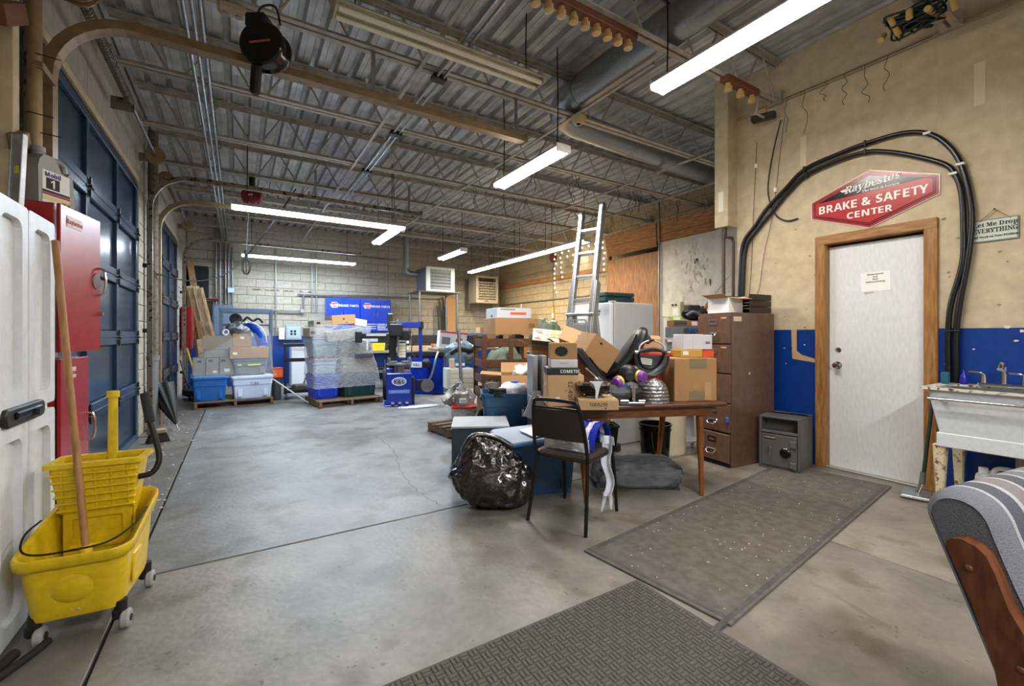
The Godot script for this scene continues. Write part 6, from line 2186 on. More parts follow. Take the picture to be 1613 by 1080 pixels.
	tr.tub([[0.80, 0.78, 0.54, 0.03], [0.88, 0.80, 0.56, 0.03]], 0.02)
	tr.done("weight_tray", C("1d1f26", 0.5), b)
	for k in 3:
		part_box("tray_divider", Vector3(-0.2 + k * 0.2, 0.85, 0), Vector3(0.012, 0.06, 0.5), C("1d1f26", 0.5), b, 0.002)
	part_cyl("spindle", Vector3(0.05, 0.66, 0.25), Vector3(0.05, 0.66, 0.52), 0.045, M("black"), b)
	part_cyl("cone", Vector3(0.05, 0.66, 0.40), Vector3(0.05, 0.66, 0.46), 0.10, M("black"), b, 0.05)
	part_tube("gauge_arm", [Vector3(0.30, 1.05, 0.2), Vector3(0.27, 0.78, 0.42), Vector3(0.20, 0.45, 0.48), Vector3(0.12, 0.32, 0.46)], 0.022, M("galvanised"), b, 8, 4)
	part_box("badge", Vector3(-0.22, 0.62, 0.262), Vector3(0.24, 0.12, 0.004), C("c9cede", 0.3), b, 0.002)
	text("K&L", 0.08, b, C("1d2348"), Vector3(-0.22, 0.62, 0.2655), Vector3.ZERO, "lettering", "Droid Sans", true)
	part_box("slot", Vector3(0.13, 0.50, 0.262), Vector3(0.02, 0.10, 0.006), M("black"), b, 0.001, Vector3(0, 0, -20))

	# bench with small goods behind the machines
	var wb := thing("side_bench", "grey side bench behind the machines loaded with small goods", "bench", Vector3(3.35, 0, -10.25), -8)
	part_box("top", Vector3(0, 0.86, 0), Vector3(2.1, 0.05, 0.6), C("8a8478", 0.6), wb, 0.006)
	for x in [-0.95, 0.95]:
		part_box("leg", Vector3(x, 0.42, 0), Vector3(0.06, 0.84, 0.5), C("55524c", 0.6), wb, 0.006)
	part_box("shelf", Vector3(0, 0.4, 0), Vector3(1.95, 0.03, 0.5), C("6a665e", 0.6), wb, 0.004)
	var tops := [["bright yellow parts bin on the side bench", Vector3(-0.62, 0.89, 0.1), Vector3(0.30, 0.17, 0.2), "e8cf2e"], ["second yellow parts bin at the left end of the side bench", Vector3(-0.93, 0.89, 0.08), Vector3(0.16, 0.15, 0.2), "d9c02a"]]
	for q in tops:
		var bx := thing("parts_bin", q[0], "bin", wb.transform * q[1], -8, "yellow parts bins")
		var m := MB.new()
		m.tub([[0.0, q[2].x * 0.9, q[2].z * 0.9, 0.015], [q[2].y, q[2].x, q[2].z, 0.02]], 0.006)
		m.done("bin", C(q[3], 0.45), bx)
		part_box("label_lip", Vector3(0, q[2].y * 0.8, q[2].z * 0.5), Vector3(q[2].x * 0.5, 0.03, 0.01), C(q[3], 0.45), bx, 0.003)
	carton("long flat carton lying on the side bench behind the balancer", wb.transform * Vector3(0.25, 0.885, 0.12), -10, Vector3(0.68, 0.10, 0.3), "cardboard_pale", "", "goods on the side bench", Vector3.ZERO, [["#", 0.03, -0.22, 0.05, "paper_white", 0]])
	carton("small tan carton under the long flat carton's right end", wb.transform * Vector3(0.78, 0.885, 0.1), -6, Vector3(0.3, 0.14, 0.24), "cardboard", "", "goods on the side bench")
	carton("shallow tan carton on the front of the side bench", wb.transform * Vector3(-0.15, 0.885, 0.2), -12, Vector3(0.24, 0.07, 0.18), "cardboard_pale", "", "goods on the side bench")
	var wbk := thing("white_pail", "white pail with red rags behind the heater stand legs", "pail", Vector3(4.05, 0.996, -12.22), 0)
	var wm := MB.new()
	wm.lathe([Vector2(0, 0), Vector2(0.12, 0), Vector2(0.145, 0.26), Vector2(0.155, 0.26), Vector2(0.155, 0.285), Vector2(0.13, 0.285), Vector2(0.11, 0.03), Vector2(0, 0.03)], 24)
	wm.done("pail", M("white"), wbk)
	var rg := MB.new()
	var nz := FastNoiseLite.new()
	nz.seed = 8
	nz.frequency = 8.0
	rg.ball(Vector3(0, 0.28, 0), Vector3(0.16, 0.10, 0.12), 18, 12, func(p: Vector3, d: Vector3) -> Vector3: return p + d * 0.06 * nz.get_noise_3dv(p))
	rg.done("rags", C("b23420", 0.8), wbk)
	var jug := thing("milky_jug", "milky plastic jug behind the right pallet load", "jug", Vector3(2.32, 0.89, -9.95), 10)
	part_box("body", Vector3(0, 0.13, 0), Vector3(0.20, 0.26, 0.14), C("dcdfe6", 0.35), jug, 0.03)
	part_cyl("neck", Vector3(-0.04, 0.24, 0), Vector3(-0.04, 0.31, 0), 0.028, C("dcdfe6", 0.35), jug)
	part_tube("handle", [Vector3(0, 0.25, 0), Vector3(0.05, 0.29, 0), Vector3(0.09, 0.22, 0)], 0.015, C("dcdfe6", 0.35), jug, 8, 4)
	var rad := thing("dark_radio", "dark tool case on the side bench behind the tower", "case", wb.transform * Vector3(-0.55, 0.885, -0.12), -8)
	part_box("case", Vector3(0, 0.07, 0), Vector3(0.34, 0.14, 0.16), C("25262a", 0.5), rad, 0.015)
	part_box("handle", Vector3(0, 0.155, 0), Vector3(0.14, 0.02, 0.03), M("black"), rad, 0.006)

# ---------------------------------------------------------------- the heap in the middle
func transmission(label: String, at: Vector3, rot: Vector3, k: float) -> Node3D:
	var t := thing("gearbox_casing", label, "car part", at, 0, "bare aluminium gearbox casings")
	t.rotation_degrees = rot
	var m := M("cast_alu")
	var b := MB.new()
	b.lathe([Vector2(0, 0), Vector2(0.09, 0), Vector2(0.10, 0.06), Vector2(0.12, 0.12), Vector2(0.13, 0.20), Vector2(0.16, 0.26), Vector2(0.165, 0.30), Vector2(0.14, 0.30), Vector2(0.11, 0.22), Vector2(0, 0.20)], 20)
	b.done("bell", m, t)
	for i in 10:
		var a := TAU * i / 10.0
		var r := MB.new()
		r.T = Transform3D(Basis(Vector3.UP, a), Vector3.ZERO)
		r.box(Vector3(0.125, 0.15, 0), Vector3(0.02, 0.28, 0.012), 0.003, Basis(Vector3.BACK, -0.2))
		r.cyl(Vector3(0.158, 0.27, 0), Vector3(0.158, 0.315, 0), 0.012, -1, 8)
		r.done("rib", m, t)
	var pn := MB.new()
	pn.box(Vector3(0.0, 0.11, 0.10), Vector3(0.20, 0.14, 0.04), 0.01)
	pn.box(Vector3(0.0, 0.11, 0.125), Vector3(0.22, 0.16, 0.012), 0.004)
	pn.done("side_cover", m, t)
	part_cyl("snout", Vector3(0, -0.10, 0), Vector3(0, 0.01, 0), 0.06, m, t, 0.085)
	t.scale = Vector3.ONE * k
	return t

func build_pile() -> void:
	# grey steel cabinet lying in front
	var g := thing("grey_chest", "low grey steel chest with a pale dusty top behind the black bag", "chest", Vector3(1.86, 0, -3.55), -27)
	part_box("body", Vector3(0, 0.225, 0), Vector3(0.49, 0.45, 0.46), C("3d434a", 0.45, 0.2), g, 0.008)
	part_box("top", Vector3(0, 0.46, 0), Vector3(0.50, 0.02, 0.47), C("a3a7ac", 0.5, 0.1), g, 0.004)
	for y in [0.12, 0.33]:
		part_box("drawer", Vector3(0.248, y, 0), Vector3(0.012, 0.18, 0.42), C("2b2f34", 0.5), g, 0.003)
		part_box("handle", Vector3(0.26, y + 0.03, 0), Vector3(0.016, 0.02, 0.14), M("steel"), g, 0.004)
	# low blue tote with a skewed pale lid
	var lt := tote("dark blue tote with a skewed pale lid behind the stacking chair", Vector3(2.08, 0, -2.96), -20, Vector3(0.58, 0.42, 0.38), C("2b567e", 0.4))
	var ld := MB.new()
	ld.slab(0.62, 0.41, 0.0, 0.022, 0.04, 0.006)
	var lo := ld.done("lid", C("a9b6c8", 0.45), lt)
	lo.position = Vector3(-0.04, 0.44, 0.02)
	lo.rotation_degrees = Vector3(4, 6, 3)
	var lr := MB.new()
	lr.T = Transform3D(Basis.from_euler(Vector3(deg_to_rad(4), deg_to_rad(6), deg_to_rad(3))) * Basis(Vector3.RIGHT, -PI / 2), Vector3(-0.04, 0.432, 0.02))
	lr.frame(0.64, 0.43, 0.045, 0.60, 0.39, 0.04, 0.0, 0.018)
	lr.done("lid_rim", C("3f7fc4", 0.4), lt)
	part_box("papers", Vector3(0.02, 0.476, 0.05), Vector3(0.3, 0.008, 0.22), M("paper_white"), lt, 0.001, Vector3(4, 20, 3))
	# support and the upper tote with a white bag
	carton("brown carton under the dark teal tote", Vector3(2.36, 0, -3.88), -30, Vector3(0.42, 0.315, 0.36), "cardboard_dark", "tape", "cartons of the heap")
	var ut := tote("dark teal tote filled with a white bag and a black hose", Vector3(2.33, 0.325, -3.86), -26, Vector3(0.54, 0.35, 0.42), C("2b587c", 0.4))
	part_box("sticker", Vector3(0.165, 0.17, 0.185), Vector3(0.07, 0.10, 0.003), M("paper_white"), ut, 0, Vector3(-4, 0, 0))
	part_box("sticker_mark", Vector3(0.17, 0.175, 0.188), Vector3(0.04, 0.045, 0.003), C("3b5c94", 0.5), ut, 0, Vector3(-4, 0, 0))
	part_box("sticker_mark", Vector3(0.165, 0.212, 0.186), Vector3(0.05, 0.012, 0.003), C("c0705c", 0.5), ut, 0, Vector3(-4, 0, 0))
	var nz := FastNoiseLite.new()
	nz.seed = 21
	nz.frequency = 7.0
	var wbg := thing("white_bag", "crumpled white plastic bag in the dark teal tote", "bag", Vector3(2.40, 0.60, -3.86), -26)
	var wm := MB.new()
	wm.ball(Vector3(0, 0.06, 0), Vector3(0.17, 0.10, 0.13), 26, 16, func(p: Vector3, d: Vector3) -> Vector3: return p + d * 0.05 * nz.get_noise_3dv(p))
	wm.done("bag", C("dfe4ee", 0.35), wbg)
	var hs := thing("black_hose", "coil of black hose at the left end of the dark teal tote", "hose", Vector3(2.17, 0.64, -3.78), -26)
	var hp := []
	for i in 40:
		var a := TAU * i / 16.0
		hp.append(Vector3(cos(a) * 0.075, 0.012 + i * 0.0016, sin(a) * 0.06))
	part_tube("coil", hp, 0.018, M("black_rubber"), hs)
	var bh := thing("blue_basket", "blue plastic basket with a loop handle behind the white bag", "basket", Vector3(2.49, 0.60, -3.96), -26)
	part_box("rim", Vector3(0, 0.03, 0), Vector3(0.22, 0.06, 0.12), C("2b4f96", 0.4), bh, 0.015)
	part_tube("handle", [Vector3(-0.08, 0.05, 0), Vector3(-0.075, 0.11, 0), Vector3(-0.03, 0.145, 0), Vector3(0.03, 0.145, 0), Vector3(0.075, 0.11, 0), Vector3(0.08, 0.05, 0)], 0.014, C("2455c8", 0.35), bh, 10, 4)
	# pallet with castings and the clear tub
	pallet("weathered pallet under the clear tub and gearbox casings", Vector3(2.66, 0, -5.02), 6, 1.05, 1.0)
	var ct := thing("clear_tub", "clear plastic tub of tools with a red lid on the low pallet", "tub", Vector3(2.23, 0.122, -4.66), -26)
	var cm := MB.new()
	cm.tub([[0.0, 0.235, 0.20, 0.02], [0.285, 0.265, 0.235, 0.025]], 0.004)
	cm.done("tub", film("dfe4e8", 0.28), ct)
	var cl := MB.new()
	cl.slab(0.285, 0.255, 0.285, 0.312, 0.03, 0.006)
	cl.done("lid", C("c3121c", 0.35), ct)
	part_box("rag", Vector3(-0.03, 0.09, 0), Vector3(0.13, 0.14, 0.10), C("c9a9b4", 0.8), ct, 0.03)
	for k in 4:
		part_tube("tool", [Vector3(-0.05 + k * 0.035, 0.02, 0.07), Vector3(0.0 + k * 0.03, 0.22, 0.05)], 0.008, M("steel"), ct)
	var se := thing("alternator", "small aluminium alternator standing on the red lid", "car part", Vector3(2.19, 0.436, -4.63), -20)
	var sm := MB.new()
	sm.lathe([Vector2(0, 0), Vector2(0.075, 0), Vector2(0.085, 0.03), Vector2(0.075, 0.06), Vector2(0.08, 0.11), Vector2(0.085, 0.14), Vector2(0.07, 0.16), Vector2(0.05, 0.16), Vector2(0.045, 0.13), Vector2(0, 0.13)], 22)
	sm.done("body", M("cast_alu"), se)
	for s in [-1, 1]:
		part_box("ear", Vector3(s * 0.095, 0.06, 0), Vector3(0.03, 0.06, 0.03), M("cast_alu"), se, 0.008)
		part_cyl("foot", Vector3(s * 0.05, 0.0, 0.05), Vector3(s * 0.05, 0.04, 0.05), 0.014, M("cast_alu"), se)
	part_box("plate", Vector3(0, 0.065, 0.083), Vector3(0.08, 0.05, 0.01), C("d8d8d6", 0.4), se, 0.003)
	text("169", 0.035, se, M("ink"), Vector3(0, 0.065, 0.0885))
	transmission("large gearbox casing tipped to the left behind the clear tub", Vector3(2.40, 0.36, -4.88), Vector3(-28, 20, 38), 1.0)
	transmission("upright gearbox casing with a toothed rim beside the open carton", Vector3(2.64, 0.36, -4.72), Vector3(16, -20, -10), 0.92)
	var ck := thing("clutch_housing", "dark round clutch housing wedged below the gearbox casings", "car part", Vector3(2.50, 0.28, -4.54), -40)
	ck.scale = Vector3.ONE * 0.85
	var km := MB.new()
	km.T = Transform3D(Basis(Vector3.RIGHT, 1.25), Vector3.ZERO)
	km.lathe([Vector2(0.05, -0.06), Vector2(0.14, -0.06), Vector2(0.16, -0.02), Vector2(0.165, 0.03), Vector2(0.15, 0.05), Vector2(0.13, 0.05), Vector2(0.12, 0.0), Vector2(0.05, -0.03)], 24)
	km.done("ring", C("55565a", 0.4, 0.6), ck)
	part_cyl("core", Vector3(0, -0.02, 0), Vector3(0, 0.01, 0.03), 0.11, M("black"), ck)
	var crt := thing("steel_crate", "dark steel crate under the gearbox casings on the pallet", "crate", Vector3(2.58, 0.122, -4.95), 6)
	part_box("crate", Vector3(0, 0.06, 0), Vector3(0.42, 0.12, 0.4), C("3c3b3a", 0.6, 0.3), crt, 0.01)
	part_box("rim", Vector3(0, 0.12, 0), Vector3(0.44, 0.02, 0.42), C("4a4946", 0.6, 0.3), crt, 0.006)
	# beige drawer unit on its stand, silver pole
	var dr := thing("drawer_unit", "beige small-parts drawer unit on a narrow stand beside the blue balancer", "drawers", Vector3(2.82, 0, -6.10), -12)
	part_box("stand", Vector3(0, 0.22, 0), Vector3(0.26, 0.44, 0.22), C("b9b7ae", 0.5), dr, 0.006)
	part_box("case", Vector3(0, 0.60, 0), Vector3(0.40, 0.30, 0.30), C("c9cabd", 0.5), dr, 0.006)
	for i in 4:
		part_box("drawer", Vector3(0.02, 0.49 + i * 0.072, 0.152), Vector3(0.34, 0.064, 0.012), C("dadbd0", 0.5), dr, 0.004)
	var po := thing("silver_pole", "silver pole with a black foot standing in front of the drawer unit", "pole", Vector3(2.46, 0.14, -5.18), 0)
	part_cyl("pole", Vector3(0, 0.10, 0), Vector3(-0.05, 1.17, -0.02), 0.022, M("galvanised"), po)
	part_cyl("foot", Vector3(0.005, 0, 0), Vector3(-0.015, 0.5, -0.008), 0.026, M("black_rubber"), po)
	# clutter on the drawer unit
	var bb := thing("spray_box", "blue and white small box on the drawer unit", "box", Vector3(2.86, 0.752, -6.12), -20)
	part_box("box", Vector3(0, 0.07, 0), Vector3(0.14, 0.14, 0.10), C("3b63b4", 0.5), bb, 0.004)
	part_box("band", Vector3(0, 0.05, 0.0505), Vector3(0.14, 0.04, 0.002), M("paper_white"), bb, 0)
	var tc := thing("tan_can", "pale canister at the left of the drawer unit top", "can", Vector3(2.70, 0.752, -6.06), 0)
	part_cyl("can", Vector3(0, 0, 0), Vector3(0, 0.13, 0), 0.04, C("cdb9a2", 0.5), tc, -1, 18)
	part_cyl("lid", Vector3(0, 0.13, 0), Vector3(0, 0.14, 0), 0.042, M("white"), tc, -1, 18)
	# wooden crate with big cartons on top
	carton("plain carton at the base of the heap under the slatted crate", Vector3(3.06, 0.122, -5.10), 0, Vector3(0.62, 0.28, 0.5), "cardboard_dark", "tape", "cartons of the heap")
	var cr := thing("slatted_crate", "weathered brown slatted wooden crate in the heap", "crate", Vector3(3.05, 0.405, -5.12), -14)
	for y in [0.10, 0.27, 0.47, 0.74]:
		for s in [-1, 1]:
			part_box("slat", Vector3(0, y, s * 0.22), Vector3(0.70, 0.11 if y > 0.3 else 0.09, 0.02), M("crate_wood"), cr, 0.004)
			part_box("end_slat", Vector3(s * 0.35, y, 0), Vector3(0.02, 0.10, 0.44), M("crate_wood"), cr, 0.004)
	for x in [-0.34, 0.02, 0.33]:
		for s in [-1, 1]:
			part_box("upright", Vector3(x, 0.42, s * 0.235), Vector3(0.06, 0.84, 0.025), M("crate_wood"), cr, 0.004)
	part_box("loose_batten", Vector3(0.38, 0.55, 0.27), Vector3(0.045, 0.6, 0.02), M("crate_wood"), cr, 0.004, Vector3(0, 0, 4))
	part_box("floor", Vector3(0, 0.02, 0), Vector3(0.7, 0.02, 0.44), M("crate_wood"), cr, 0.004)
	var cg := thing("green_film_bundle", "green and clear film bundle inside the slatted crate", "bundle", Vector3(3.05, 0.44, -5.12), -14)
	var cgm := MB.new()
	cgm.ball(Vector3(0, 0.32, 0), Vector3(0.30, 0.32, 0.18), 24, 16, func(p: Vector3, d: Vector3) -> Vector3: return p + d * 0.07 * nz.get_noise_3dv(p))
	cgm.done("bundle", M("green_film"), cg)
	carton("long brown carton with clear tape on top of the slatted crate", Vector3(3.30, 1.255, -5.36), -8, Vector3(0.66, 0.22, 0.46), "cardboard", "tape_clear", "cartons of the heap", Vector3.ZERO, [["#", 0.06, 0.22, 0.12, "cardboard_dark", 0]])
	var lidb := carton("white lidded carton with orange print on the long brown carton", Vector3(3.26, 1.478, -5.36), -8, Vector3(0.52, 0.14, 0.42), "carton_white", "", "cartons of the heap")
	part_box("orange_print", Vector3(0.06, 0.065, 0.2112), Vector3(0.24, 0.035, 0.001), C("e0653a", 0.6), lidb, 0)
	part_box("black_print", Vector3(-0.261, 0.03, 0.02), Vector3(0.001, 0.03, 0.05), M("ink"), lidb, 0)
	part_box("grey_print", Vector3(-0.10, 0.12, 0.2112), Vector3(0.22, 0.02, 0.001), C("8d8a88", 0.6), lidb, 0)
	# goods behind on a table
	var bt := thing("goods_table", "low table behind the heap carrying bags and boxes", "table", Vector3(3.45, 0, -7.0), -8)
	part_box("top", Vector3(0, 1.0, 0), Vector3(1.3, 0.04, 0.7), C("7d7466", 0.6), bt, 0.005)
	for x in [-0.35, 0.6]:
		for z in [-0.3, 0.1]:
			part_box("leg", Vector3(x, 0.49, z), Vector3(0.03, 0.98, 0.03), C("8d8a84", 0.5), bt, 0.004)
	var rw := carton("white and red printed carton on the table behind the heap", Vector3(3.08, 1.022, -6.95), -14, Vector3(0.46, 0.28, 0.3), "carton_white", "", "goods behind the heap", Vector3(0, 0, -5))
	part_box("red_band", Vector3(0, 0.262, 0.151), Vector3(0.46, 0.03, 0.002), C("c4323c", 0.5), rw, 0)
	var dm := MB.new()
	dm.T = Transform3D(Basis(Vector3.RIGHT, PI / 2), Vector3(0.10, 0.13, 0.151))
	dm.lathe([Vector2(0, 0), Vector2(0.06, 0), Vector2(0.06, 0.002), Vector2(0, 0.002)], 20)
	dm.done("red_disc", C("c4323c", 0.5), rw)
	part_box("grey_picture", Vector3(-0.12, 0.12, 0.151), Vector3(0.14, 0.12, 0.002), C("6a6a70", 0.5), rw, 0)
	var bgs := thing("clear_bag", "bluish clear bag of black parts below the printed carton", "bag", Vector3(2.98, 0.84, -6.35), -14)
	var bg := MB.new()
	bg.ball(Vector3(0.0, 0.12, 0), Vector3(0.27, 0.17, 0.18), 26, 16, func(p: Vector3, d: Vector3) -> Vector3: return p + d * 0.09 * nz.get_noise_3dv(p * 1.2))
	bg.done("bag", M("blue_bag"), bgs)
	part_tube("black_parts", [Vector3(-0.2, 0.12, 0.17), Vector3(-0.05, 0.2, 0.19), Vector3(0.12, 0.16, 0.17), Vector3(0.22, 0.24, 0.12)], 0.035, M("black"), bgs, 8, 4)
	carton("small tan carton with a drawn door behind the heap", Vector3(3.86, 1.022, -7.15), -10, Vector3(0.30, 0.36, 0.26), "cardboard_pale", "", "goods behind the heap")
	var lp := thing("grey_case", "dark grey plastic case beside the printed carton", "case", Vector3(3.50, 1.022, -6.85), -10)
	part_box("lower", Vector3(0, 0.10, 0), Vector3(0.36, 0.20, 0.26), C("3a3f4a", 0.45), lp, 0.015)
	part_box("lid", Vector3(0, 0.235, 0), Vector3(0.36, 0.06, 0.26), C("8b93a4", 0.45), lp, 0.012)
	# green film and a black part to the right
	var gf := thing("green_bag", "translucent green film bag at the back right of the heap", "bag", Vector3(4.05, 1.0, -5.55), -20)
	var gm := MB.new()
	gm.ball(Vector3(0, 0.22, 0), Vector3(0.24, 0.28, 0.18), 26, 18, func(p: Vector3, d: Vector3) -> Vector3: return p + d * 0.10 * nz.get_noise_3dv(p))
	gm.done("bag", M("green_film"), gf)
	var gs := thing("drum", "dark oil drum supporting the green film bag", "drum", Vector3(4.05, 0, -5.55), 0)
	var gmm := MB.new()
	gmm.lathe([Vector2(0, 0), Vector2(0.28, 0), Vector2(0.29, 0.02), Vector2(0.28, 0.04), Vector2(0.28, 0.33), Vector2(0.295, 0.35), Vector2(0.28, 0.37), Vector2(0.28, 0.66), Vector2(0.295, 0.68), Vector2(0.28, 0.70), Vector2(0.28, 0.96), Vector2(0.29, 0.985), Vector2(0.27, 1.0), Vector2(0.26, 0.98), Vector2(0, 0.98)], 26)
	gmm.done("drum", C("303338", 0.5, 0.3), gs)
	var bp := thing("black_bracket", "black bracket part lying on the long brown carton's end", "car part", Vector3(3.66, 1.30, -5.85), 10)
	part_tube("arm", [Vector3(-0.12, 0.02, 0), Vector3(0.0, 0.08, 0), Vector3(0.12, 0.06, 0), Vector3(0.2, 0.05, 0)], 0.03, C("2a2b2e", 0.5), bp, 8, 4)
	part_box("body", Vector3(0.10, 0.06, 0), Vector3(0.16, 0.06, 0.08), C("2a2b2e", 0.5), bp, 0.015)
	part_box("stand", Vector3(0.05, -0.65, 0), Vector3(0.12, 1.3, 0.1), C("3a3a3a", 0.6), bp, 0.01)
	# large open carton with flaps, white paper, a labelled carton on it
	var oc := thing("open_carton", "large open brown carton with spread flaps behind the dark teal tote", "box", Vector3(2.80, 0.0, -4.27), -30)
	open_box(oc, 0.52, 0.80, 0.42, M("cardboard"), M("cardboard"), [-50.0, 30.0, 4.0, 20.0])
	var wp := thing("packing_paper", "white packing paper sticking out of the open brown carton", "paper", Vector3(2.80, 0.76, -4.25), -30)
	var wpm := MB.new()
	wpm.ball(Vector3(0.02, 0.05, 0), Vector3(0.16, 0.09, 0.12), 20, 12, func(p: Vector3, d: Vector3) -> Vector3: return p + d * 0.10 * nz.get_noise_3dv(p * 1.5))
	wpm.done("paper", M("paper_white"), wp)
	carton("tilted brown carton with a white address label on the open carton", Vector3(2.93, 0.79, -4.16), -24, Vector3(0.30, 0.17, 0.26), "cardboard", "tape", "cartons of the heap", Vector3(0, 0, -27), [["#", 0.075, 0.05, 0.085, "paper_white", 0]])
	# column of cartons behind the grey cabinet
	carton("tall brown carton at the bottom behind the narrow grey cabinet", Vector3(2.68, 0, -3.62), -28, Vector3(0.34, 0.58, 0.32), "cardboard_dark", "tape", "cartons of the heap")
	carton("middle brown carton of the column behind the narrow grey cabinet", Vector3(2.68, 0.585, -3.62), -26, Vector3(0.32, 0.44, 0.30), "cardboard_dark", "tape", "cartons of the heap")
	var ob := thing("open_carton", "open dark brown carton under the colourful game box", "box", Vector3(2.64, 1.03, -3.62), -28)
	open_box(ob, 0.30, 0.11, 0.26, M("cardboard"), M("cardboard"), [35.0, null, 25.0, null])
	var gb := thing("game_box", "flat box with a colourful printed lid lying tilted on the heap", "box", Vector3(2.60, 1.20, -3.50), -36)
	gb.rotation_degrees = Vector3(17, -36, -6)
	part_box("box", Vector3(0, 0.022, 0), Vector3(0.34, 0.044, 0.40), C("2c1f26", 0.4), gb, 0.003)
	part_box("print_base", Vector3(0, 0.0445, 0), Vector3(0.33, 0.002, 0.39), C("d9cfae", 0.35), gb, 0)
	var cols := ["d8c846", "c0506a", "e9e3cf", "6a9a58", "c87a8a", "e0d060", "f0ead8"]
	var rng := RandomNumberGenerator.new()
	rng.seed = 41
	for k in 26:
		part_box("print_patch", Vector3(rng.randf_range(-0.13, 0.13), 0.046 + 0.0002 * k, rng.randf_range(-0.16, 0.16)), Vector3(rng.randf_range(0.03, 0.09), 0.0006, rng.randf_range(0.03, 0.08)), C(cols[k % cols.size()], 0.35), gb, 0, Vector3(0, rng.randf() * 90.0, 0))
	for k in 6:
		part_box("side_print", Vector3(-0.171, 0.022, -0.16 + k * 0.06), Vector3(0.002, 0.036, 0.05), C(["7a3a5c", "5a7a3a", "8a3a6a", "3c2030", "7a3a5c", "9a4a6c"][k], 0.4), gb, 0)
	# narrow grey cabinet
	var nc := thing("narrow_cabinet", "narrow light grey steel cabinet standing left of the table", "cabinet", Vector3(2.385, 0, -3.41), -22)
	var nm := C("a8abb0", 0.45, 0.2)
	part_box("body", Vector3(0, 0.34, 0), Vector3(0.13, 0.68, 0.26), nm, nc, 0.006)
	part_box("back", Vector3(0, 0.87, -0.115), Vector3(0.13, 0.38, 0.03), nm, nc, 0.003)
	for s in [-1, 1]:
		part_box("upper_side", Vector3(s * 0.042, 0.87, 0), Vector3(0.046, 0.38, 0.26), nm, nc, 0.004)
	var fl := MB.new()
	fl.prism([Vector2(-0.16, 0.52), Vector2(-0.06, 0.74), Vector2(0.0, 0.74), Vector2(0.08, 0.50), Vector2(0.06, 0.42)], 0.01, 0.145)
	fl.done("bent_panel", C("d3d6da", 0.4, 0.1), nc)
	# black refuse bag
	var rb := thing("refuse_bag", "shiny black plastic refuse bag slumped on the floor", "bag", Vector3(1.58, 0, -2.84), -30)
	var rm := MB.new()
	var n2 := FastNoiseLite.new()
	n2.seed = 33
	n2.frequency = 5.0
	n2.fractal_octaves = 4
	rm.ball(Vector3.ZERO, Vector3.ONE, 84, 56, func(_p: Vector3, d: Vector3) -> Vector3:
		# slumped wedge: peak left of the middle, long slope down to the right
		var x := signf(d.x) * pow(absf(d.x), 0.75) * 0.30
		var top := lerpf(0.30, 0.52, smoothstep(-0.30, -0.10, x)) if x < -0.10 else lerpf(0.52, 0.36, smoothstep(-0.10, 0.30, x))
		var bot := 0.004 + 0.16 * smoothstep(-0.16, -0.30, x)
		var k := (signf(d.y) * pow(absf(d.y), 0.8) + 1.0) * 0.5
		var y := lerpf(bot, top, k)
		var z := signf(d.z) * pow(absf(d.z), 0.7) * 0.21 * (1.0 - 0.45 * k * k)
		var q := Vector3(x - (y - 0.2) * 0.12, y, z)
		var ridge := 1.0 - absf(n2.get_noise_3dv(q * Vector3(1.6, 0.8, 1.6)))
		q += d * (0.04 * (ridge * ridge - 0.6) + 0.006 * n2.get_noise_3dv(q * 3.5))
		q.y = maxf(q.y, 0.004)
		return q)
	rm.done("bag", M("bag_black"), rb)
	var rn := MB.new()
	rn.tube(curve([Vector3(-0.20, 0.42, 0.08), Vector3(-0.15, 0.50, 0.06), Vector3(-0.08, 0.52, 0.03), Vector3(0.04, 0.49, 0.0), Vector3(0.16, 0.42, 0.0)], 5), 0.022, 9)
	rn.done("gathered_neck", M("bag_black"), rb)

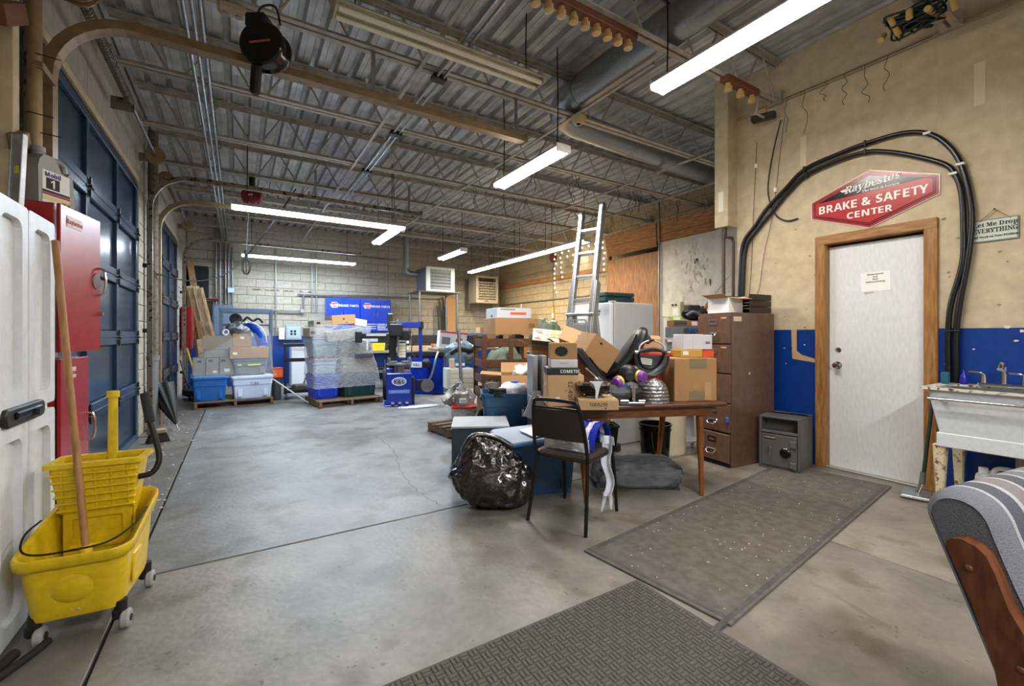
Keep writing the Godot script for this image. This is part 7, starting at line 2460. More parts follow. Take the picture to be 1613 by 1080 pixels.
# ---------------------------------------------------------------- table, chair and what lies on and under the table
func build_table_group() -> void:
	var t := thing("wooden_table", "brown wooden table with round tapered legs carrying boxes and masks", "table", Vector3(2.757, 0, -2.638), -21.7)
	var top := MB.new()
	top.slab(1.36, 0.76, 0.692, 0.72, 0.03, 0.008)
	top.done("top", M("table_top"), t)
	for s in [-1, 1]:
		part_box("apron", Vector3(0, 0.655, s * 0.32), Vector3(1.16, 0.075, 0.022), M("table_wood"), t, 0.003)
		part_box("end_apron", Vector3(s * 0.57, 0.655, 0), Vector3(0.022, 0.075, 0.62), M("table_wood"), t, 0.003)
	for x in [-1, 1]:
		for z in [-1, 1]:
			part_cyl("leg", Vector3(x * 0.47, 0.0, z * 0.345), Vector3(x * 0.50, 0.69, z * 0.27), 0.016, M("table_leg"), t, 0.032, 16)
	# stacking chair
	var c := thing("stacking_chair", "brown vinyl stacking chair with a black tube frame seen from behind", "chair", Vector3(1.97, 0, -2.37), 112.3)
	var fr := M("tube_black")
	for s in [-1, 1]:
		part_tube("rear_leg", [Vector3(s * 0.215, 0.0, -0.25), Vector3(s * 0.20, 0.25, -0.20), Vector3(s * 0.19, 0.43, -0.17)], 0.012, fr, c, 10, 4)
		part_tube("front_leg", [Vector3(s * 0.21, 0.0, 0.25), Vector3(s * 0.20, 0.30, 0.225), Vector3(s * 0.195, 0.41, 0.20), Vector3(s * 0.19, 0.435, 0.14), Vector3(s * 0.19, 0.435, -0.18)], 0.012, fr, c, 10, 4)
		part_tube("brace", [Vector3(s * 0.20, 0.30, 0.225), Vector3(s * 0.16, 0.39, 0.13), Vector3(s * 0.15, 0.43, 0.08)], 0.007, fr, c, 8, 3)
	part_tube("back_frame", [Vector3(-0.19, 0.43, -0.17), Vector3(-0.195, 0.50, -0.19), Vector3(-0.185, 0.68, -0.225), Vector3(-0.165, 0.795, -0.25), Vector3(-0.12, 0.825, -0.257), Vector3(0.12, 0.825, -0.257), Vector3(0.165, 0.795, -0.25), Vector3(0.185, 0.68, -0.225), Vector3(0.195, 0.50, -0.19), Vector3(0.19, 0.43, -0.17)], 0.0125, fr, c, 10, 4)
	var bk := MB.new()
	bk.sheet(func(u: float, v: float) -> Vector3:
		var y := lerpf(0.57, 0.768, u)
		var hw := lerpf(0.186, 0.168, u)
		var x := (v - 0.5) * 2.0
		return Vector3(x * hw, y, -0.192 - (y - 0.515) * 0.19 - 0.02 * (1.0 - x * x)), 8, 10, 0.022)
	bk.done("back_pad", M("vinyl_brown"), c)
	part_tube("back_rail", [Vector3(-0.17, 0.775, -0.245), Vector3(0, 0.778, -0.262), Vector3(0.17, 0.775, -0.245)], 0.008, fr, c, 8, 4)
	var st := MB.new()
	st.slab(0.40, 0.42, 0.425, 0.475, 0.05, 0.018)
	var so := st.done("seat_pad", M("vinyl_brown"), c)
	so.position.z = 0.02
	# blue and white bag on the seat, white strip hanging over the edge
	var sb := thing("salt_bag", "blue and white striped bag slumped on the chair seat", "bag", Vector3(2.06, 0.478, -2.40), 112.3)
	var nz := FastNoiseLite.new()
	nz.seed = 52
	nz.frequency = 9.0
	var fold := func(u: float, v: float, o: float) -> Vector3:
		var x := (v - 0.5) * 0.36
		var r := 0.135 + o
		var a := PI * (0.02 + 0.96 * u)
		var p := Vector3(x, sin(a) * (r * 1.25), -cos(a) * r * 1.1 - 0.02)
		return p + Vector3(0, 0.5, 0.3) * 0.05 * nz.get_noise_3dv(p * 1.6)
	var bands := [[0.0, 0.14, "bag_blue"], [0.14, 0.25, "bag_white"], [0.25, 0.48, "bag_blue"], [0.48, 0.60, "bag_white"], [0.60, 1.0, "bag_blue"]]
	for b in bands:
		var m := MB.new()
		m.sheet(func(u: float, v: float) -> Vector3: return fold.call(u, lerpf(b[0], b[1], v), 0.0), 18, 5, 0.004)
		m.done("stripe", M(b[2]), sb)
	var fl := MB.new()
	fl.sheet(func(u: float, v: float) -> Vector3: return Vector3((u - 0.5) * 0.34, 0.005 + v * 0.085, -0.215 + 0.02 * nz.get_noise_2d(u * 3.0, v * 3.0)), 12, 6, 0.003)
	fl.done("flat_end", M("bag_white"), sb)
	for k in 5:
		part_box("small_print", Vector3(0.02, 0.068 - k * 0.012, -0.222), Vector3(0.16 - 0.02 * (k % 2), 0.003, 0.001), C("6a6f7a", 0.6), sb, 0)
	var ws := thing("white_glove", "white cloth strip hanging over the front corner of the chair seat", "cloth", Vector3(2.12, 0.48, -2.20), 112.3)
	var wm := MB.new()
	wm.sheet(func(u: float, v: float) -> Vector3:
		var s := (v - 0.5)
		var w := lerpf(0.075, 0.05, u)
		var y := 0.02 - 0.34 * pow(u, 1.1)
		if u < 0.15:
			y = 0.02 + 0.06 * sin(u / 0.15 * PI)
		return Vector3(s * w + 0.02 * sin(u * 6.0), y, 0.09 * (1.0 - u) * 0.5 + 0.012 * cos(s * 7.0) + 0.01 * sin(u * 11.0)), 22, 6, 0.003)
	wm.done("strip", M("cloth_white"), ws)
	var w2 := MB.new()
	for s in [-1, 1]:
		w2.sheet(func(u: float, v: float) -> Vector3: return Vector3((v - 0.5) * 0.035 * (1.0 - 0.7 * u) + s * (0.015 + 0.02 * u), -0.30 - 0.10 * u - (0.03 if s > 0 else 0.0) * u, 0.01 * sin(u * 5.0)), 6, 3, 0.003)
	w2.done("tails", M("cloth_white"), ws)

	# cartons at the left end of the table
	carton("brown carton with vertical print at the left end of the table", Vector3(2.105, 0.722, -2.66), -28, Vector3(0.27, 0.228, 0.24), "cardboard_pale", "tape_clear", "cartons on the table", Vector3.ZERO, [["EZ-450", 0.045, 0.035, 0.115, "ink", 0, -90.0], ["#", 0.006, 0.0, 0.115, "ink", 0], ["#", 0.02, -0.06, 0.06, "paper_white", 0]])
	var cm := thing("gasket_box", "flat black box with white lettering on the carton with vertical print", "box", Vector3(2.085, 0.955, -2.66), -30)
	part_box("box", Vector3(0, 0.025, 0), Vector3(0.235, 0.05, 0.22), M("black"), cm, 0.003)
	text("COMETIC", 0.034, cm, M("paper_white"), Vector3(0.055, 0.025, 0.111), Vector3.ZERO, "lettering", "Droid Sans", true)
	var wb := thing("white_parts_box", "white box with grey scribbles between the black box and the brown box", "box", Vector3(2.10, 1.006, -2.66), -30)
	part_box("box", Vector3(0, 0.03, 0), Vector3(0.20, 0.06, 0.19), M("carton_white"), wb, 0.003)
	for k in 5:
		part_box("scribble", Vector3(-0.03 + k * 0.014, 0.03, 0.0955), Vector3(0.02, 0.003, 0.001), C("6c7078", 0.6), wb, 0, Vector3(0, 0, 30 + k * 9))
	carton("small brown carton with a round black stamp on the table stack", Vector3(2.105, 1.068, -2.665), -34, Vector3(0.205, 0.118, 0.17), "cardboard", "", "cartons on the table", Vector3.ZERO, [["#", 0.035, 0.0, 0.06, "paper_white", 1]])
	var last: Node3D = get_child(get_child_count() - 1)
	var stamp := MB.new()
	var sp := []
	for i in 22:
		var a := TAU * i / 22.0
		sp.append(Vector2(cos(a) * 0.052, sin(a) * 0.040) * (1.0 if i % 2 == 0 else 0.86))
	stamp.T = Transform3D(Basis(), Vector3(-0.015, 0.058, 0.0855))
	stamp.prism(sp, 0.001)
	stamp.done("stamp", M("ink"), last)
	# open carton with a lid flap
	var eb := thing("open_carton", "open brown carton with a blue oval printed on its raised flap", "box", Vector3(2.50, 0.722, -2.95), -30)
	open_box(eb, 0.30, 0.42, 0.20, M("cardboard"), M("cardboard"), [null, 72.0, 35.0, null])
	var ef := MB.new()
	var ep := []
	for i in 24:
		var a := TAU * i / 24.0
		ep.append(Vector2(cos(a) * 0.06, sin(a) * 0.022))
	ef.T = Transform3D(Basis(Vector3.RIGHT, deg_to_rad(-42)) * Basis(Vector3.BACK, -0.5), Vector3(0.06, 0.50, -0.02))
	ef.prism(ep, 0.002)
	ef.done("blue_oval", C("3a4fa0", 0.5), eb)
	var lf := MB.new()
	lf.T = Transform3D(Basis(Vector3.RIGHT, deg_to_rad(-42)) * Basis(Vector3.BACK, -0.5), Vector3(0.02, 0.495, -0.022))
	lf.box(Vector3.ZERO, Vector3(0.34, 0.17, 0.004), 0.001)
	lf.done("raised_flap", M("cardboard_pale"), eb)
	# tilted carton on top
	carton("brown taped carton balanced at a steep tilt on the heap of parts", Vector3(2.42, 1.02, -2.74), -16, Vector3(0.26, 0.21, 0.27), "cardboard", "tape", "cartons on the table", Vector3(4, 0, -33), [["#", 0.014, -0.05, 0.17, "ink", 0]])
	# black tail piece and struts
	var tp := thing("tail_piece", "long black plastic tail piece leaning across the table parts", "car part", Vector3(2.33, 0.90, -2.60), -31.8)
	var tm := MB.new()
	tm.T = Transform3D(Basis(Vector3.BACK, deg_to_rad(-52)), Vector3(0.0, 0.10, 0))
	tm.box(Vector3(0, 0, 0), Vector3(0.36, 0.07, 0.10), 0.02)
	tm.box(Vector3(0.03, 0.036, 0.01), Vector3(0.20, 0.012, 0.06), 0.005)
	tm.done("body", M("black"), tp)
	part_tube("chrome_rod", [Vector3(-0.05, 0.10, 0.07), Vector3(0.12, -0.06, 0.07)], 0.009, M("chrome"), tp)
	part_tube("leg", [Vector3(0.10, -0.03, 0.02), Vector3(-0.02, -0.175, 0.02)], 0.011, M("steel"), tp)
	var sr := thing("grey_strut", "curved grey metal strut with a blue mark lying over the parts", "car part", Vector3(2.45, 0.83, -2.46), -31.8)
	var sm2 := MB.new()
	sm2.prism([Vector2(-0.16, 0.085), Vector2(-0.12, 0.10), Vector2(-0.06, 0.045), Vector2(0.04, 0.03), Vector2(0.12, 0.065), Vector2(0.17, 0.045), Vector2(0.18, 0.01), Vector2(0.10, -0.025), Vector2(0.0, -0.03), Vector2(-0.09, 0.0)], 0.035)
	sm2.done("strut", C("85888c", 0.4, 0.5), sr)
	part_box("blue_mark", Vector3(0.06, 0.03, 0.019), Vector3(0.07, 0.018, 0.002), C("3558b8", 0.4), sr, 0, Vector3(0, 0, 12))
	part_box("lower_arm", Vector3(0.12, -0.035, 0.02), Vector3(0.17, 0.035, 0.02), C("4c4e52", 0.4, 0.4), sr, 0.006, Vector3(0, 0, 28))
	part_box("prop", Vector3(0, -0.07, -0.02), Vector3(0.22, 0.08, 0.10), C("24252a", 0.6), sr, 0.01)
	# flat carton at the table's edge with a chrome clamp on it
	carton("flat brown carton with handwriting hanging over the table edge", Vector3(2.215, 0.722, -2.43), -31, Vector3(0.285, 0.072, 0.30), "cardboard_pale", "tape", "cartons on the table", Vector3.ZERO, [["100X250", 0.034, 0.0, 0.04, "ink", 0], ["#", 0.008, 0.05, 0.014, "ink", 0]])
	var cl := thing("chrome_lamp", "chrome and black headlamp with a white bracket on the flat carton", "car part", Vector3(2.20, 0.80, -2.42), -31)
	var hm := MB.new()
	hm.ball(Vector3(0, 0.065, 0), Vector3(0.12, 0.055, 0.08), 24, 14)
	hm.done("shell", M("black_gloss"), cl)
	var rr := MB.new()
	rr.T = Transform3D(Basis.from_scale(Vector3(1.4, 1, 1)), Vector3(0, 0.085, 0))
	rr.lathe([Vector2(0.078, 0), Vector2(0.09, 0.0), Vector2(0.092, 0.018), Vector2(0.08, 0.028), Vector2(0.0, 0.032)], 28)
	rr.done("bezel", M("chrome"), cl)
	var br := MB.new()
	br.prism([Vector2(-0.05, 0.12), Vector2(0.05, 0.12), Vector2(0.03, 0.105), Vector2(0.012, 0.03), Vector2(0.004, 0.0), Vector2(-0.008, 0.0), Vector2(-0.006, 0.05), Vector2(-0.02, 0.10)], 0.014, 0.095)
	br.done("bracket", C("e3e6e8", 0.3), cl)
	part_tube("wire_bail", [Vector3(0.12, 0.09, 0.05), Vector3(0.11, 0.04, 0.08), Vector3(0.06, 0.01, 0.09)], 0.004, M("chrome"), cl, 6, 3)
	part_box("foot", Vector3(0, 0.006, 0), Vector3(0.12, 0.012, 0.08), M("steel"), cl, 0.003)
	# steel stand tool
	var tl := thing("puller_tool", "small chrome puller tool standing on the table front edge", "tool", Vector3(2.52, 0.722, -2.36), -28)
	part_box("base", Vector3(0, 0.012, 0), Vector3(0.20, 0.022, 0.07), M("steel"), tl, 0.006)
	part_box("base_pad", Vector3(-0.06, 0.03, 0.01), Vector3(0.07, 0.02, 0.06), M("chrome"), tl, 0.006)
	part_box("base_pad", Vector3(0.08, 0.028, -0.005), Vector3(0.06, 0.016, 0.05), M("galvanised"), tl, 0.006)
	part_cyl("post", Vector3(0.02, 0.02, 0), Vector3(0.02, 0.14, 0), 0.014, M("chrome"), tl, 0.016)
	part_box("head", Vector3(0.01, 0.138, 0), Vector3(0.06, 0.018, 0.03), M("chrome"), tl, 0.006, Vector3(0, 0, -8))
	var sbx := thing("blue_small_box", "small blue and white box behind the chrome puller", "box", Vector3(2.52, 0.722, -2.46), -28)
	part_box("box", Vector3(0, 0.035, 0), Vector3(0.07, 0.07, 0.05), C("2f56b0", 0.5), sbx, 0.003)
	part_box("white_top", Vector3(0, 0.055, 0.0255), Vector3(0.07, 0.028, 0.002), M("paper_white"), sbx, 0)
	# black bag with the respirator on it
	var bb := thing("black_tool_bag", "black tool bag on the table under the respirator", "bag", Vector3(2.63, 0.722, -2.53), -26)
	part_box("bag", Vector3(0, 0.08, 0), Vector3(0.34, 0.16, 0.17), C("19191b", 0.7), bb, 0.03)
	part_tube("strap", [Vector3(-0.12, 0.15, 0.06), Vector3(-0.05, 0.19, 0.08), Vector3(0.06, 0.17, 0.08)], 0.012, C("19191b", 0.7), bb, 8, 4)
	var rp := thing("respirator", "black half-face respirator with purple and yellow filter discs", "mask", Vector3(2.585, 0.885, -2.44), -31.8)
	var fm := MB.new()
	fm.ball(Vector3(-0.01, 0.06, 0.0), Vector3(0.075, 0.075, 0.06), 22, 14)
	fm.ball(Vector3(0.05, 0.075, -0.02), Vector3(0.06, 0.05, 0.05), 18, 12)
	fm.done("face_piece", C("1d1d20", 0.45), rp)
	part_cyl("valve", Vector3(-0.01, 0.05, 0.05), Vector3(-0.012, 0.045, 0.075), 0.035, C("3a3a3e", 0.3), rp)
	for q in [[Vector3(0.055, 0.05, 0.04), Vector3(0.6, -0.1, 0.78)], [Vector3(-0.075, 0.01, 0.03), Vector3(-0.75, -0.25, 0.55)]]:
		var a: Vector3 = q[0]
		var d: Vector3 = q[1].normalized()
		part_cyl("yellow_ring", a + d * 0.008, a + d * 0.028, 0.046, C("e6d23a", 0.4), rp, -1, 24)
		part_cyl("purple_filter", a + d * 0.028, a + d * 0.062, 0.046, C("8e4fb0", 0.4), rp, 0.040, 24)
		part_cyl("filter_boss", a + d * 0.062, a + d * 0.067, 0.026, C("7a3f9c", 0.4), rp, -1, 20)
	# foil wrapped dome
	var fd := thing("foil_dome", "silver ribbed duct end wrapped in film on the table", "duct", Vector3(2.79, 0.722, -2.37), -30)
	var fo := MB.new()
	var L := []
	for i in 15:
		var k := i / 14.0
		var r := 0.115 * sqrt(maxf(0.0, 1.0 - pow(k, 2.6))) + (0.003 if i % 2 == 0 else -0.003)
		L.append(Vector2(maxf(r, 0.0), k * 0.185))
	fo.T = Transform3D(Basis.from_scale(Vector3(1.0, 1, 0.85)), Vector3.ZERO)
	fo.lathe(L, 30)
	fo.done("dome", M("foil"), fd)
	# welding mask turned upside down
	var wk := thing("welding_mask", "upturned grey welding helmet showing its head band", "mask", Vector3(2.83, 0.915, -2.45), -31.8)
	var wmm := MB.new()
	var R := []
	for i in 9:
		var k := i / 8.0
		var row := PackedVector3Array()
		for j in 25:
			var a := PI * j / 24.0
			var w := 0.128 * (1.0 - 0.16 * k * k)
			row.append(Vector3(cos(a) * w, 0.165 - sin(a) * 0.16 * (1.0 - 0.05 * k), 0.07 - k * 0.15 - 0.01 * sin(a)))
		R.append(row)
	wmm.rings(R, false)
	wmm.done("shell", C("7c7e82", 0.45), wk)
	var wb2 := MB.new()
	var back := PackedVector3Array()
	for p in R[8]:
		back.append(p)
	wb2._cap(back, Vector3.BACK)
	wb2.done("shell_front", C("55575b", 0.5), wk)
	var lipP := []
	for j in 25:
		lipP.append(R[0][j])
	part_tube("shell_lip", lipP, 0.008, C("2a2b2e", 0.5), wk, 6)
	part_tube("head_band", [Vector3(-0.105, 0.20, 0.05), Vector3(-0.075, 0.10, 0.0), Vector3(0.0, 0.06, -0.01), Vector3(0.075, 0.10, 0.0), Vector3(0.105, 0.20, 0.05)], 0.012, M("black"), wk, 8, 5)
	part_tube("top_strap", [Vector3(-0.105, 0.19, 0.06), Vector3(-0.085, 0.255, 0.05), Vector3(0.0, 0.29, 0.04), Vector3(0.085, 0.255, 0.05), Vector3(0.105, 0.19, 0.06)], 0.007, C("b9bcc0", 0.35), wk, 8, 5)
	part_tube("brow_band", [Vector3(-0.11, 0.20, 0.07), Vector3(0.0, 0.225, 0.09), Vector3(0.11, 0.19, 0.07)], 0.013, C("3d3e42", 0.7), wk, 8, 5)
	part_box("warning_label", Vector3(-0.01, 0.115, -0.072), Vector3(0.10, 0.05, 0.002), M("paper_white"), wk, 0, Vector3(0, 0, -8))
	for k in 3:
		part_box("label_line", Vector3(-0.01, 0.128 - k * 0.013, -0.0705), Vector3(0.085, 0.003, 0.001), M("ink"), wk, 0, Vector3(0, 0, -8))
	for s in [-1, 1]:
		part_cyl("knob", Vector3(s * 0.115, 0.195, 0.06), Vector3(s * 0.14, 0.195, 0.06), 0.018, M("chrome"), wk)
	part_box("ratchet", Vector3(0, 0.292, 0.045), Vector3(0.04, 0.018, 0.03), M("black"), wk, 0.005)
	# red crate behind with a tan packet on top
	var rc := thing("red_crate", "red plastic crate behind the welding helmet", "crate", Vector3(3.03, 0.722, -2.63), -28)
	part_box("body", Vector3(0, 0.19, 0), Vector3(0.38, 0.38, 0.20), C("b02a22", 0.45), rc, 0.012)
	part_box("rim", Vector3(0, 0.365, 0), Vector3(0.395, 0.03, 0.21), C("c7402a", 0.45), rc, 0.006)
	for k in 3:
		part_box("rib", Vector3(-0.12 + k * 0.12, 0.17, 0.101), Vector3(0.03, 0.26, 0.012), C("a8231c", 0.45), rc, 0.004)
	var tk := thing("tan_packet", "rounded tan paper packet on the red crate", "packet", Vector3(3.05, 1.105, -2.66), -28)
	part_box("packet", Vector3(0, 0.07, 0), Vector3(0.26, 0.14, 0.16), C("b58c66", 0.7), tk, 0.03, Vector3(0, 0, -3), Vector2(0.8, 0.8))
	# big carton with tape and the boxes on it
	var bg := carton("big square brown carton with tape patches at the table's right end", Vector3(3.155, 0.722, -2.345), -27, Vector3(0.35, 0.338, 0.30), "cardboard", "", "cartons on the table")
	part_box("tape_patch", Vector3(0.02, 0.30, 0.1512), Vector3(0.14, 0.075, 0.001), C("8a7a5c", 0.3), bg, 0)
	part_box("tape_patch", Vector3(-0.11, 0.07, 0.1512), Vector3(0.05, 0.14, 0.001), C("a9825a", 0.35), bg, 0)
	part_box("tape_patch", Vector3(0.01, 0.045, 0.1512), Vector3(0.13, 0.07, 0.001), C("8a7a5c", 0.3), bg, 0)
	part_box("tape_patch", Vector3(0.10, 0.08, 0.1512), Vector3(0.055, 0.14, 0.001), C("c09a6c", 0.2), bg, 0)
	part_box("tape_patch", Vector3(0.005, 0.12, 0.1514), Vector3(0.05, 0.05, 0.001), C("b8905f", 0.2), bg, 0)
	carton("small yellowish carton under the white box on the big carton", Vector3(3.17, 1.066, -2.36), -27, Vector3(0.185, 0.06, 0.18), "carton_yellow", "", "cartons on the table", Vector3.ZERO, [["#", 0.03, -0.05, 0.035, "paper_white", 0]])
	var og := thing("orange_box", "small orange box beside the yellowish carton", "box", Vector3(3.31, 1.066, -2.30), -27)
	part_box("box", Vector3(0, 0.03, 0), Vector3(0.10, 0.06, 0.16), C("d8552e", 0.5), og, 0.003)
	part_box("lid", Vector3(0, 0.061, 0), Vector3(0.102, 0.003, 0.162), C("c84a26", 0.5), og, 0.001)
	var w1 := thing("white_box", "wide white carton on the yellowish carton", "box", Vector3(3.19, 1.130, -2.36), -27)
	part_box("box", Vector3(0, 0.062, 0), Vector3(0.17, 0.124, 0.18), M("carton_white"), w1, 0.003)
	part_box("seam", Vector3(0.0, 0.062, 0.0905), Vector3(0.003, 0.12, 0.001), C("c4c4cc", 0.6), w1, 0)
	var w2b := thing("white_box", "narrow white carton with small print beside the wide one", "box", Vector3(3.30, 1.130, -2.305), -27)
	part_box("box", Vector3(0, 0.06, 0), Vector3(0.085, 0.12, 0.17), M("carton_white"), w2b, 0.003)
	for k in 2:
		part_box("print", Vector3(0.005, 0.062 - k * 0.012, 0.0855), Vector3(0.04, 0.006, 0.001), M("ink"), w2b, 0)
	# motorcycle seat
	var ms := thing("motorcycle_seat", "black vinyl motorcycle seat standing up among the parts", "seat", Vector3(2.76, 0.90, -2.64), -31.8)
	ms.scale = Vector3.ONE * 1.15
	var mm := MB.new()
	var path := [[-0.20, -0.01, 0.035, 0.025], [-0.14, 0.02, 0.07, 0.05], [-0.05, 0.07, 0.09, 0.065], [0.03, 0.16, 0.10, 0.075], [0.09, 0.25, 0.10, 0.07], [0.12, 0.31, 0.085, 0.06], [0.135, 0.345, 0.05, 0.035], [0.14, 0.355, 0.01, 0.01]]
	var RR := []
	for i in path.size():
		var q: Array = path[i]
		var nx: Array = path[mini(i + 1, path.size() - 1)]
		var pv: Array = path[maxi(i - 1, 0)]
		var d := Vector3(nx[0] - pv[0], nx[1] - pv[1], 0).normalized()
		var nrm := Vector3(-d.y, d.x, 0)
		var row := PackedVector3Array()
		for j in 22:
			var a := TAU * j / 22.0
			var fl2: float = 1.0 if cos(a) > -0.2 else 0.55
			row.append(Vector3(q[0], q[1], 0) + nrm * cos(a) * q[3] * fl2 + Vector3(0, 0, sin(a) * q[2]))
		RR.append(row)
	mm.rings(RR, true, true, false)
	mm.done("saddle", M("vinyl_black"), ms)
	part_tube("piping", [Vector3(-0.15, 0.055, 0.05), Vector3(-0.04, 0.115, 0.075), Vector3(0.0, 0.20, 0.075), Vector3(0.06, 0.31, 0.06)], 0.004, M("black"), ms, 6, 4)
	part_box("underside_hook", Vector3(0.155, 0.27, 0.0), Vector3(0.05, 0.06, 0.05), C("3a3634", 0.5), ms, 0.01, Vector3(0, 0, 30))
	part_box("base", Vector3(-0.02, -0.05, -0.03), Vector3(0.34, 0.11, 0.12), C("202124", 0.6), ms, 0.02)
	# white board and papers under the seat
	var wp := thing("slotted_plate", "pale slotted panel behind the respirator", "panel", Vector3(2.73, 0.725, -2.72), -31.8)
	part_box("panel", Vector3(0, 0.13, 0), Vector3(0.16, 0.26, 0.012), C("c9cacb", 0.5), wp, 0.003, Vector3(-8, 0, 0))
	for k in 4:
		part_box("slot", Vector3(-0.01, 0.10 + k * 0.035, 0.004), Vector3(0.10, 0.012, 0.006), C("d8c9a8", 0.6), wp, 0.002, Vector3(-8, 0, 0))
	# under the table: bucket, bin, can, bagged pads
	var bu := thing("black_bucket", "black plastic bucket with a wire handle under the table", "bucket", Vector3(3.54, 0, -3.0), 0)
	var bm := MB.new()
	bm.lathe([Vector2(0, 0), Vector2(0.132, 0), Vector2(0.150, 0.30), Vector2(0.158, 0.305), Vector2(0.158, 0.318), Vector2(0.151, 0.322), Vector2(0.152, 0.345), Vector2(0.162, 0.35), Vector2(0.162, 0.368), Vector2(0.147, 0.368), Vector2(0.126, 0.02), Vector2(0, 0.02)], 32)
	bm.done("pail", M("black_gloss"), bu)
	part_tube("bail", [Vector3(-0.14, 0.30, 0.08), Vector3(-0.155, 0.18, 0.11), Vector3(-0.13, 0.10, 0.13), Vector3(-0.05, 0.07, 0.15)], 0.003, M("steel"), bu, 6, 5)
	var bn := thing("cream_drum", "cream fibre drum standing behind the black bucket", "drum", Vector3(3.915, 0, -3.16), 0)
	var nm := MB.new()
	nm.lathe([Vector2(0, 0), Vector2(0.19, 0), Vector2(0.195, 0.02), Vector2(0.195, 0.64), Vector2(0.20, 0.65), Vector2(0.20, 0.69), Vector2(0.19, 0.70), Vector2(0, 0.70)], 32)
	nm.done("drum", C("d6c9ad", 0.5), bn)
	part_cyl("hoop", Vector3(0, 0.655, 0), Vector3(0, 0.675, 0), 0.203, M("galvanised"), bn, -1, 32)
	var cn := thing("waste_basket", "black square waste basket with cardboard in it behind the chair", "basket", Vector3(3.02, 0, -3.20), -30)
	var cnm := MB.new()
	cnm.tub([[0.0, 0.20, 0.17, 0.02], [0.36, 0.27, 0.23, 0.025], [0.365, 0.29, 0.25, 0.03], [0.38, 0.29, 0.25, 0.03]], 0.006)
	cnm.done("basket", M("black"), cn)
	part_box("cardboard_scrap", Vector3(-0.03, 0.36, 0.0), Vector3(0.20, 0.16, 0.015), M("cardboard_dark"), cn, 0.002, Vector3(0, 10, -12))
	var gp := thing("bagged_blankets", "clear plastic bag of folded grey blankets under the table", "bag", Vector3(2.86, 0, -2.66), -36)
	for k in 3:
		var lm := MB.new()
		var yy := 0.012 + k * 0.058
		lm.T = Transform3D(Basis(Vector3.UP, 0.05 * k), Vector3(0.01 * k, 0, 0))
		lm.sheet(func(u: float, v: float) -> Vector3:
			var e := minf(minf(u, 1.0 - u), minf(v, 1.0 - v))
			return Vector3((u - 0.5) * 0.66, yy + 0.028 + 0.012 * nz.get_noise_2d(u * 3.0 + k, v * 3.0) - 0.02 * smoothstep(0.06, 0.0, e), (v - 0.5) * 0.40), 18, 12, 0.05)
		lm.done("blanket", M("blanket_grey"), gp)
	var pm := MB.new()
	var n3 := FastNoiseLite.new()
	n3.seed = 62
	n3.frequency = 6.0
	pm.ball(Vector3(0, 0.10, 0), Vector3(0.40, 0.115, 0.26), 44, 22, func(p: Vector3, d: Vector3) -> Vector3:
		var q := p
		q.x = signf(d.x) * pow(absf(d.x), 0.55) * 0.38
		q.z = signf(d.z) * pow(absf(d.z), 0.55) * 0.245
		q.y = 0.10 + signf(d.y) * pow(absf(d.y), 0.7) * 0.105
		q += d * 0.03 * n3.get_noise_3dv(p * 1.4)
		q.y = maxf(q.y, 0.004)
		return q)
	pm.done("plastic", film("cfd3d6", 0.2), gp)
	var tn := thing("power_brick", "small black transformer on the floor by the fridge", "transformer", Vector3(3.42, 0, -3.42), 20)
	part_box("case", Vector3(0, 0.045, 0), Vector3(0.10, 0.09, 0.08), M("black"), tn, 0.012)
	part_tube("lead", [Vector3(-0.05, 0.02, 0), Vector3(-0.12, 0.01, 0.03), Vector3(-0.2, 0.012, 0.0)], 0.006, M("black"), tn, 6, 4)

	# refrigerator with a green case on it
	var f := thing("refrigerator", "white refrigerator with grey side standing behind the heap", "refrigerator", Vector3(3.875, 0, -3.97), -90)
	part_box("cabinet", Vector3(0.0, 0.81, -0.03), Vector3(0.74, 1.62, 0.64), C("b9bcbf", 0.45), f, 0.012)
	part_box("door", Vector3(0.0, 0.55, 0.325), Vector3(0.735, 1.06, 0.06), C("dfe4e8", 0.35), f, 0.015)
	part_box("freezer_door", Vector3(0.0, 1.355, 0.325), Vector3(0.735, 0.52, 0.06), C("dfe4e8", 0.35), f, 0.015)
	part_box("hinge", Vector3(0.34, 1.625, 0.30), Vector3(0.05, 0.012, 0.08), C("d0d4d8", 0.35), f, 0.003)
	part_box("badge", Vector3(0.18, 1.52, 0.3565), Vector3(0.06, 0.025, 0.003), C("6a6e74", 0.3), f, 0.001)
	part_box("handle", Vector3(-0.32, 0.9, 0.37), Vector3(0.03, 0.4, 0.03), C("dfe4e8", 0.35), f, 0.01)
	part_box("kick_plate", Vector3(0.0, 0.03, 0.30), Vector3(0.70, 0.06, 0.02), C("3a3c3e", 0.5), f, 0.003)
	var gc := thing("green_case", "dark green tool case lying on the refrigerator", "case", Vector3(3.80, 1.633, -3.86), -6)
	part_box("lower", Vector3(0, 0.03, 0), Vector3(0.44, 0.055, 0.30), C("16383a", 0.45), gc, 0.012)
	part_box("lid", Vector3(0, 0.085, 0), Vector3(0.44, 0.045, 0.30), C("1c4547", 0.45), gc, 0.012)
	for x in [-0.12, 0.12]:
		part_box("latch", Vector3(x, 0.06, 0.152), Vector3(0.04, 0.04, 0.01), M("black"), gc, 0.003)
	# stand with parts organiser beside the filing cabinet
	var sd := thing("white_stand", "slim white metal stand beside the filing cabinet", "stand", Vector3(4.22, 0, -3.18), -25)
	for x in [-0.16, 0.16]:
		for z in [-0.1, 0.1]:
			part_box("post", Vector3(x, 0.61, z), Vector3(0.03, 1.22, 0.03), C("d4d8dc", 0.4), sd, 0.003)
	for y in [0.08, 0.65, 1.205]:
		part_box("shelf", Vector3(0, y, 0), Vector3(0.36, 0.02, 0.24), C("d4d8dc", 0.4), sd, 0.003)
